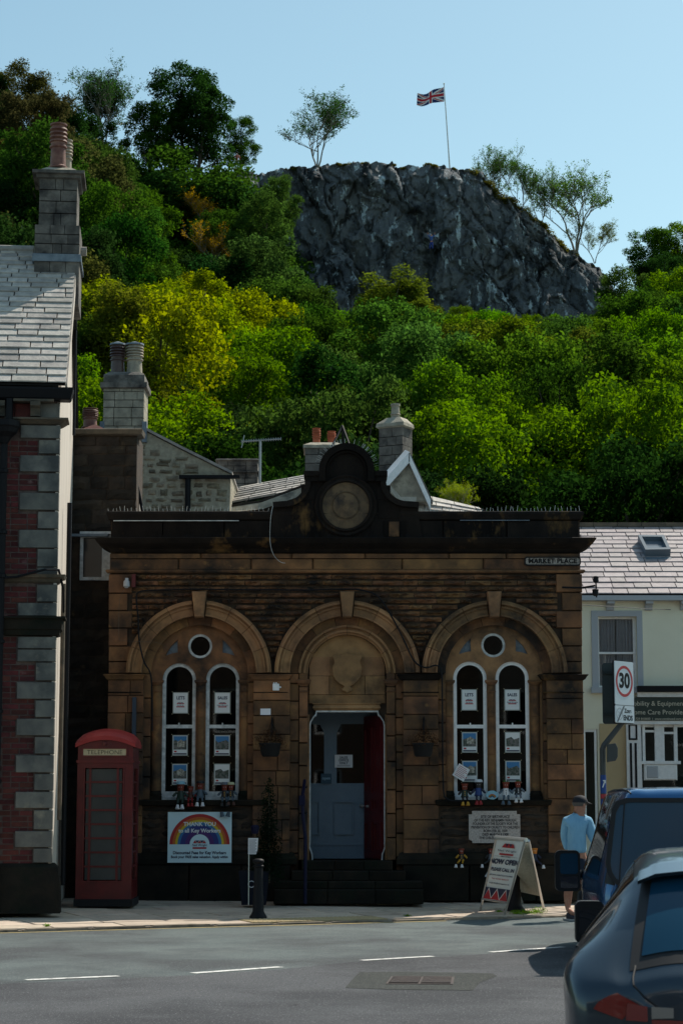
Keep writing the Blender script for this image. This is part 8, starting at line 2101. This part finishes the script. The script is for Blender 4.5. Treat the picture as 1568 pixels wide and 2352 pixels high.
skin('shorts', S_h, [('w', 'p'), ('p', 'hl'), ('hl', 'kl'), ('p', 'hr'), ('hr', 'kr')], 'p', m_shorts, man)
for (a_, b_) in (('anl', 'tol'), ('anr', 'tor')):
    A_, B_ = Vector(P[a_][:3]), Vector(P[b_][:3]); d_ = (B_ - A_); d_.z = 0; d_.normalize(); base = min(A_.z, B_.z) - .055
    if a_ == 'anl': base = 0.0
    hl_ = A_ - d_ * .05; lift = base
    S = {'h': (hl_.x, hl_.y, lift + .055, .045, .05), 'm': (*(A_ + d_ * .04)[:2], lift + .055, .046, .052), 'b': (*(A_ + d_ * .12)[:2], lift + .045, .048, .04), 't': (*(A_ + d_ * .18)[:2], lift + .035, .036, .03), 'k': (A_.x, A_.y, lift + .10, .045, .045)}
    skin('trainer', S, [('h', 'm'), ('m', 'b'), ('b', 't'), ('m', 'k')], 'm', m_shoe, man)
    side = Vector((d_.y, -d_.x, 0)); m = MB(); o5 = [hl_ - d_ * .035 - side * .03, hl_ - d_ * .035 + side * .03, A_ + d_ * .1 + side * .05, A_ + d_ * .20 + side * .022, A_ + d_ * .20 - side * .022, A_ + d_ * .1 - side * .05]
    m.add([(v.x, v.y, lift + .002) for v in o5] + [(v.x, v.y, lift + .028) for v in o5], [tuple(range(6)), tuple(range(6, 12))] + [(k, (k + 1) % 6, 6 + (k + 1) % 6, 6 + k) for k in range(6)]); m.build('sole', m_sole, man)
# small people on the crag
def tiny_person(px, pf, ph, Y, shirt, legs, label, climb=False):
    x, zf = W(px, pf, Y); zh = W(px, ph, Y)[1]; H = zh - zf
    t = empty('person', (x, Y, zf), label=label, cat='person')
    Q = {'p': (x, Y, zf + H * .5, .13, .11), 'c': (x, Y, zf + H * .72, .17, .12), 'u': (x, Y, zf + H * .8, .15, .11), 'n': (x, Y, zf + H * .86, .06), 'h': (x, Y, zf + H * .94, .10), 'kl': (x - .14, Y - .05, zf + H * .27, .075), 'fl': (x - .16, Y, zf + .05, .06), 'kr': (x + .14, Y - .08, zf + H * .3, .075), 'fr': (x + .12, Y, zf + .06, .06)}
    e2 = [('p', 'c'), ('c', 'u'), ('u', 'n'), ('n', 'h'), ('p', 'kl'), ('kl', 'fl'), ('p', 'kr'), ('kr', 'fr')]
    up_ = H * .12 if climb else -H * .15
    for s in (-1, 1): Q['s%d' % s] = (x + s * .22, Y, zf + H * .8, .06); Q['e%d' % s] = (x + s * .38, Y, zf + H * .8 + up_, .05); Q['w%d' % s] = (x + s * (.42 if climb else .3), Y, zf + H * .8 + up_ * 2.1, .04); e2 += [('u', 's%d' % s), ('s%d' % s, 'e%d' % s), ('e%d' % s, 'w%d' % s)]
    skin('body', Q, e2, 'p', m_skin, t, 1)
    sh = {k: (*Q[k][:3], Q[k][3] + .03) for k in ('p', 'c', 'u', 's-1', 'e-1', 's1', 'e1')}; skin('top', sh, [('p', 'c'), ('c', 'u'), ('u', 's-1'), ('s-1', 'e-1'), ('u', 's1'), ('s1', 'e1')], 'p', shirt, t, 1)
    tr = {'p': (*Q['p'][:3], .17), 'kl': (*Q['kl'][:3], .10), 'fl': (*Q['fl'][:3], .085), 'kr': (*Q['kr'][:3], .10), 'fr': (*Q['fr'][:3], .085)}; skin('trousers', tr, [('p', 'kl'), ('kl', 'fl'), ('p', 'kr'), ('kr', 'fr')], 'p', legs, t, 1)
tiny_person(544, 388, 350, 241.0, M('orange_jacket', (.45, .10, .05), rough=.8), m_shorts, 'tiny figure in an orange top standing at the left end of the crag top')
tiny_person(990, 573, 536, 234.0, M('climber_blue', (.04, .10, .30), rough=.8), M('climber_trousers', (.02, .05, .25), rough=.8), 'tiny climber in blue on the pale patches of the crag face', True)

# ================================================================== VEHICLES
def cr(p0, p1, p2, p3, t): return .5 * ((2 * p1) + (-p0 + p2) * t + (2 * p0 - 5 * p1 + 4 * p2 - p3) * t * t + (-p0 + 3 * p1 - 3 * p2 + p3) * t ** 3)
class Shell:
    """smooth surface through stations x profile points (right half given, mirrored)"""
    def __init__(s, stations): s.g = np.array(stations, float)           # [station][point][x, y, z]
    def at(s, u, v):
        n, k, _ = s.g.shape
        i = min(int(u), n - 2); tu = u - i; j = min(int(v), k - 2); tv = v - j
        rows = []
        for a in (i - 1, i, i + 1, i + 2):
            a = min(max(a, 0), n - 1); q = [s.g[a][min(max(b, 0), k - 1)] for b in (j - 1, j, j + 1, j + 2)]; rows.append(cr(*q, tv))
        return cr(*rows, tu)
    def nrm(s, u, v):
        e = .02; a = s.at(min(u + e, s.g.shape[0] - 1), v) - s.at(max(u - e, 0), v); b = s.at(u, min(v + e, s.g.shape[1] - 1)) - s.at(u, max(v - e, 0)); n = np.cross(a, b); l = np.linalg.norm(n)
        if l < 1e-9: return np.array([0, 0, 1.0])
        n = n / l; p = s.at(u, v)
        return n if n[0] * p[0] + n[2] * .8 > 0 else -n
    def patch(s, u0, u1, v0, v1, nu, nv, off=0.0, mirror=True, m=None, both=True):
        m = m or MB()
        for sg_ in ((1, -1) if both else (mirror,)):
            vs = []
            for a in range(nu + 1):
                for b in range(nv + 1):
                    u, v = u0 + (u1 - u0) * a / nu, v0 + (v1 - v0) * b / nv; p = s.at(u, v)
                    if off: p = p + s.nrm(u, v) * off
                    vs.append((p[0] * sg_, p[1], p[2]))
            m.add(vs, [(a * (nv + 1) + b, (a + 1) * (nv + 1) + b, (a + 1) * (nv + 1) + b + 1, a * (nv + 1) + b + 1) for a in range(nu) for b in range(nv)])
        return m
def wheel(parent, x, y, r, w, ry=0):
    wh = empty('wheel', (x, y, r)); wh.parent = parent; WM[wh] = Matrix.Translation((x, y, r)); s = 1 if x > 0 else -1
    m = MB(); m.lathe((-w / 2, 0, 0), [(r * .66, 0), (r * .93, 0), (r, .03), (r, w - .03), (r * .93, w), (r * .66, w)], 28, 'x'); m.build('tyre', m_blackmatt, wh, world=False, smooth=True)
    m = MB(); m.lathe((s * w * .3 - .01, 0, 0), [(r * .2, 0), (r * .68, .0), (r * .68, .03 * s), (r * .6, .01 * s)], 28, 'x'); 
    for k in range(5):
        a_ = 2 * pi * k / 5; m.tube([(s * w * .42, r * .12 * cos(a_), r * .12 * sin(a_)), (s * w * .42, r * .64 * cos(a_), r * .64 * sin(a_))], r * .07, 6)
    m.build('rim', m_alu, wh, world=False)
def vehicle(name, loc, rz, label, cat, st_, paint, glasspatches, others, wheels, cap_u=(0, 1)):
    v = empty(name, loc, rz=rz, label=label, cat=cat); sh = Shell(st_); n, k, _ = sh.g.shape
    m = MB(); sh.patch(0, n - 1, 0, k - 1, (n - 1) * 5, (k - 1) * 4, m=m)
    for u, sgn in ((0, 1), (n - 1, -1)):
        pts = [sh.at(u, k_ * .25) for k_ in range((k - 1) * 4 + 1)]; poly = [(p[0], p[1], p[2]) for p in pts] + [(-p[0], p[1], p[2]) for p in pts[::-1]]
        c_ = (0, sum(p[1] for p in poly) / len(poly), sum(p[2] for p in poly) / len(poly)); m.add([c_] + poly, [(0, 1 + a, 1 + (a + 1) % len(poly)) for a in range(len(poly))])
    o = m.build('body', paint, v, world=False, smooth=True)
    for nm, mt, args in glasspatches:
        for sg_ in (1, -1) if args[-1] else (0,):
            mm = MB(); a_ = args[:-1]
            if sg_ == 0: sh.patch(*a_, m=mm)
            else: sh.patch(*a_, m=mm, both=False, mirror=sg_)
            mm.build(nm, mt, v, world=False, smooth=True)
    for (x, y, r, w) in wheels: wheel(v, x, y, r, w)
    return v, sh
m_vanblue = M('van_blue_paint', (.02, .12, .30), rough=.22, coat=1.0, metal=.35); m_carpaint = M('car_dark_blue_paint', (.03, .05, .07), rough=.3, coat=.8, metal=.45)
m_vglass = M('black_privacy_glass', (.006, .012, .02), rough=.04, spec=.9, coat=.6); m_vglassblue = M('blue_tinted_glass', (.008, .05, .095), rough=.12, spec=.35, coat=.0)
m_trim = M('black_plastic_trim', (.012, .012, .013), rough=.5); m_tail = M('tail_lamp_red', (.22, .008, .006), rough=.12, spec=.8, coat=1.0); m_clearlamp = M('reversing_lamp', (.30, .27, .24), rough=.15, coat=1.0)
def section(y, w, zs, zbelt, wr, zr, z0=.2, lean=0):
    """profile from the sill up to the roof centre line"""
    return [(0, y, z0), (w * .93, y, z0), (w * .985, y, z0 + .12), (w, y, z0 + (zbelt - z0) * .55), (w * .985, y, zbelt), (wr + (w - wr) * .45, y + lean * .5, zbelt + (zr - zbelt) * .55), (wr, y + lean, zr - .05), (wr * .6, y + lean, zr - .008), (0, y + lean, zr)]
# van ---------------------------------------------------------------
vs_ = [section(.0, .76, 0, .74, .52, 1.60, .24, .12), section(.03, .82, 0, .75, .575, 1.67, .2, .14), section(.14, .86, 0, .76, .60, 1.705, .2, .13), section(.6, .875, 0, .78, .62, 1.72, .18), section(1.4, .88, 0, .78, .63, 1.72), section(2.3, .88, 0, .78, .62, 1.70), section(2.75, .87, 0, .80, .60, 1.58), section(3.15, .84, 0, .82, .62, 1.16), section(3.4, .83, 0, .80, .64, .95), section(3.75, .78, 0, .70, .6, .82), section(4.0, .66, 0, .55, .5, .6, .25)]
VX, VY = 3.36, 20.0; VR = RAD(-2.5)
van, vsh = vehicle('parked_van', (VX, VY, 0), VR, 'tall blue van parked behind the dark hatchback at the right edge', 'van', vs_, m_vanblue, [('side_window', m_vglass, (3.2, 5.9, 4.15, 5.85, 14, 4, .004, True)), ('windscreen', m_vglass, (6.05, 6.95, 5.9, 8, 6, 6, .004, False))], None, [(-.78, .75, .3, .2), (.78, .75, .3, .2), (-.78, 3.2, .3, .2), (.78, 3.2, .3, .2)])
VPl = Plane(VX, VY, VR)
def vq(px, py, v): u, z = VPl(px, py, v); return u, z
def lean_v(z): return -.035 + .14 * max(0, (z - .74)) / .9
wpts = [(1419, 1843), (1409, 1862), (1401, 1925), (1394, 1983), (1397, 2004), (1407, 2022), (1426, 2034), (1480, 2037)]
wl_ = []
for a_, b_ in wpts:
    u, z = vq(a_, b_, -.02); wl_.append((u, z))
tp = vq(1440, 1836, .08); half = wl_[::-1] + [tp]     # from bottom to the top left
outl = [(u, z) for u, z in half]; full = outl + [(-u, z) for u, z in outl[::-1]]
def vpanel(parent, poly, holes, mat, name, off_, th=.012, lean=lean_v):
    m = MB(); m.prism(poly, 0, th, holes); m.v = [(x, lean(z) + off_ + y, z) for x, y, z in m.v]; return m.build(name, mat, parent, world=False)
cxw, czw = 0, sum(p[1] for p in full) / len(full)
shr = lambda f, g=None: [(cxw + (x - cxw) * f, czw + (z - czw) * (g or f)) for x, z in full]
vpanel(van, shr(1.02, 1.03), [shr(.965, .94)], m_trim, 'window_seal', -.012)
vpanel(van, shr(.968, .945), [], m_vglassblue, 'rear_window', -.002)
# tailgate seams and lamps
m = MB(); zg = vq(1400, 2045, -.03)[1]
for s in (-1, 1): m.tube([(s * .70, lean_v(.3) - .01, .3), (s * .715, lean_v(.7) - .012, .7), (s * .70, lean_v(.9) - .008, .9), (s * .63, lean_v(1.55), 1.60)], .006, 5)
m.tube([(-.70, lean_v(.66) - .012, .66), (.70, lean_v(.66) - .012, .66)], .006, 5); m.build('tailgate_seam', m_trim, van, world=False, kind='stuff')
for s in (-1, 1):
    m = MB(); vsh.patch(.25, 1.7, 4.1, 5.4, 6, 6, .012, m=m, both=False, mirror=s); m.build('tail_lamp', m_vanblue if False else m_trim, van, world=False, smooth=True)
vpanel(van, rrect(-.60, .60, .28, .44, .04), [], m_trim, 'bumper', -.05, .06); 
m = MB(); m.box(-.26, .26, -.045, -.03, .50, .61); m.build('number_plate', M('plate_yellow', (.5, .36, .03), rough=.5), van, world=False)
# roof trim strip
for s in (-1, 1): m = MB(); m.tube([tuple((lambda p: (p[0] * s, p[1], p[2] + .008))(vsh.at(u, 6.1))) for u in (1.2, 2, 3, 4, 5, 5.8)], .008, 6); m.build('roof_rail', m_trim, van, world=False)
# door mirrors
def mirror(parent, c, w, h, d, side, mat, glass, rzm=0, taper_=.75, name='door_mirror'):
    e_ = empty(name, c, rz=rzm); e_.parent = parent; WM[e_] = WM[parent] @ Matrix.LocRotScale(Vector(c), e_.rotation_euler, None)
    m = MB(); o1 = rrect(-w / 2, w / 2, -h / 2, h / 2, min(w, h) * .22); n_ = len(o1); o2 = [(x * taper_, z * taper_) for x, z in o1]
    m.add([(x, 0, z) for x, z in o1] + [(x, d * .45, z) for x, z in o1] + [(x, d, z) for x, z in o2], [tuple(range(n_)), tuple(range(2 * n_, 3 * n_))[::-1]] + [(i, (i + 1) % n_, n_ + (i + 1) % n_, n_ + i) for i in range(n_)] + [(n_ + i, n_ + (i + 1) % n_, 2 * n_ + (i + 1) % n_, 2 * n_ + i) for i in range(n_)]); m.build('housing', mat, e_, world=False, smooth=True)
    return e_
def vloc(px, py, v):      # pixel at distance v behind the van's rear plane -> van local coordinates
    u, z = VPl(px, py, v); return (u, v, z)
lc = vloc(1303, 2000, 2.75); mw = 57 * 22.7 / 4735; mh = 92 * 22.7 / 4735
mr = mirror(van, lc, mw, mh, .16, -1, m_trim, None, .06)
m = MB(); m.prism(rrect(-mw * .30, mw * .40, -mh * .08, mh * .42, .03), -.004, .0); m.build('glass', m_vglassblue, mr, world=False)
m = MB(); m.prism(rrect(-mw * .30, mw * .40, -mh * .42, -mh * .14, .02), -.004, .0); m.build('lower_glass', m_vglass, mr, world=False)
m = MB(); m.tube([(mw * .4, .06, -.08), (-.85 - lc[0], .12, -.02)], .035, 8); m.build('arm', m_trim, mr, world=False)
mr2 = mirror(van, (-lc[0], lc[1], lc[2]), mw, mh, .16, 1, m_trim, None, -.06)
# hatchback ---------------------------------------------------------
ht = [section(.0, .62, 0, .50, .42, .60, .30), section(.03, .80, 0, .57, .56, .70, .24), section(.12, .88, 0, .66, .58, .78, .2), section(.34, .93, 0, .74, .56, .98, .19), section(.62, .935, 0, .72, .53, 1.19, .18), section(.80, .92, 0, .77, .53, 1.265, .18), section(1.4, .885, 0, .77, .55, 1.325, .18), section(2.0, .88, 0, .77, .56, 1.31, .18), section(2.5, .88, 0, .77, .55, 1.18, .18), section(2.95, .875, 0, .76, .58, .92, .18), section(3.4, .86, 0, .72, .6, .82, .19), section(3.85, .80, 0, .60, .58, .70, .2), section(4.05, .66, 0, .48, .48, .52, .26)]
CXc, CYc, CR = 2.03, 10.6, RAD(-10)
car, csh = vehicle('parked_car', (CXc, CYc, 0), CR, 'dark hatchback car parked nearest the viewer in the lower right corner', 'car', ht, m_carpaint,
   [('side_window', m_vglass, (4.7, 8.6, 4.3, 5.75, 18, 5, .004, True)), ('rear_window_surround', m_trim, (1.95, 4.35, 6.0, 8, 12, 8, .004, False)), ('rear_window', m_vglassblue, (2.3, 4.1, 6.3, 8, 9, 8, .009, False)), ('windscreen', m_vglass, (7.4, 9.1, 5.9, 8, 8, 6, .004, False)),
    ('tail_lamp', m_tail, (.0, .8, 3.9, 5.0, 8, 4, .010, True)), ('rear_bumper', m_trim, (.3, 1.9, 1.6, 2.9, 6, 4, .012, True))], None, [(-.76, .78, .3, .2), (.76, .78, .3, .2), (-.76, 3.2, .3, .2), (.76, 3.2, .3, .2)])
for s in (-1, 1):
    m = MB(); m.tube([tuple((lambda p, n_: (s * (p[0] + n_[0] * .002), p[1] + n_[1] * .002, p[2] + n_[2] * .002))(csh.at(u, v), csh.nrm(u, v))) for u, v in ((2.1, 6.15), (1.6, 6.1), (1.1, 6.05), (.6, 6.0), (.1, 5.95))] + [(s * .44, -.004, .5), (s * .44, -.004, .33)], .006, 5); m.build('tailgate_seam', m_trim, car, world=False)
    m = MB(); m.tube([tuple((lambda p, n_: (s * (p[0] + n_[0] * .002), p[1], p[2]))(csh.at(u, 4.2), csh.nrm(u, 4.2))) for u in (4.6, 5.5, 6.5, 7.5, 8.6)], .007, 5); m.build('belt_trim', m_trim, car, world=False)
    m = MB(); m.prism([(s * .60, .49), (s * .49, .485), (s * .49, .56), (s * .59, .575)], -.014, .0); m.build('tail_lamp', m_tail, car, world=False)
    m = MB(); m.prism([(s * .47, .50), (s * .36, .505), (s * .36, .555), (s * .47, .56)], -.014, .0); m.build('reversing_lamp', m_clearlamp, car, world=False)
    m = MB(); m.prism([(s * .47, .44), (s * .10, .46), (s * .10, .49), (s * .47, .495)], -.014, .0); m.build('tail_lamp', m_tail, car, world=False)
    # flared arches
    for yc_ in (.78, 3.2):
        m = MB(); m.tube([(s * (.885 if abs(k - 6) < 5 else .87), yc_ + .36 * cos(pi * k / 12), .28 + .36 * sin(pi * k / 12)) for k in range(13)], .025, 8); m.build('wheel_arch', m_trim, car, world=False)
m = MB(); 
pts = [csh.at(4.35, v) for v in (5.9, 6.4, 7, 7.5, 8)]; pf = [(p[0], p[1] - .14, p[2] + .0) for p in pts]; pb_ = [(p[0], p[1] + .10, p[2] + .045) for p in pts]
L5 = [(-x, y, z) for x, y, z in pf] ; row1 = L5 + pf[::-1][1:]; row2 = [(-x, y, z) for x, y, z in pb_] + pb_[::-1][1:]
n_ = len(row1); m.add(row1 + row2 + [(x, y + .02, z - .02) for x, y, z in row1], [(i, i + 1, n_ + i + 1, n_ + i) for i in range(n_ - 1)] + [(2 * n_ + i, 2 * n_ + i + 1, i + 1, i) for i in range(n_ - 1)]); m.build('roof_spoiler', m_carpaint, car, world=False, smooth=True)
m = MB(); p = csh.at(2.9, 8); m.lathe((0, p[1] - .02, p[2] + .0), [(.02, 0), (.02, .03)], 10); m.build('rear_wiper', m_trim, car, world=False)
m = MB(); m.box(-.26, .26, -.02, .0, .36, .47); m.build('number_plate', MATS['plate_yellow'], car, world=False)
CPl = Plane(CXc, CYc, CR)
u, z = CPl(1354, 2119, 2.62); mr = mirror(car, (u, 2.62, z), 65 * 13.3 / 4735, 96 * 13.3 / 4735, .20, -1, m_trim, None, .15, .6)
m = MB(); m.prism(rrect(-.07, .07, -.09, .09, .04), -.004, 0); m.build('glass', m_vglass, mr, world=False)
m = MB(); m.tube([(.04, .08, -.09), (-.80 - u, .1, -.10)], .03, 8); m.build('arm', m_trim, mr, world=False)
mirror(car, (-u, 2.62, z), 65 * 13.3 / 4735, 96 * 13.3 / 4735, .20, 1, m_trim, None, -.15, .6)
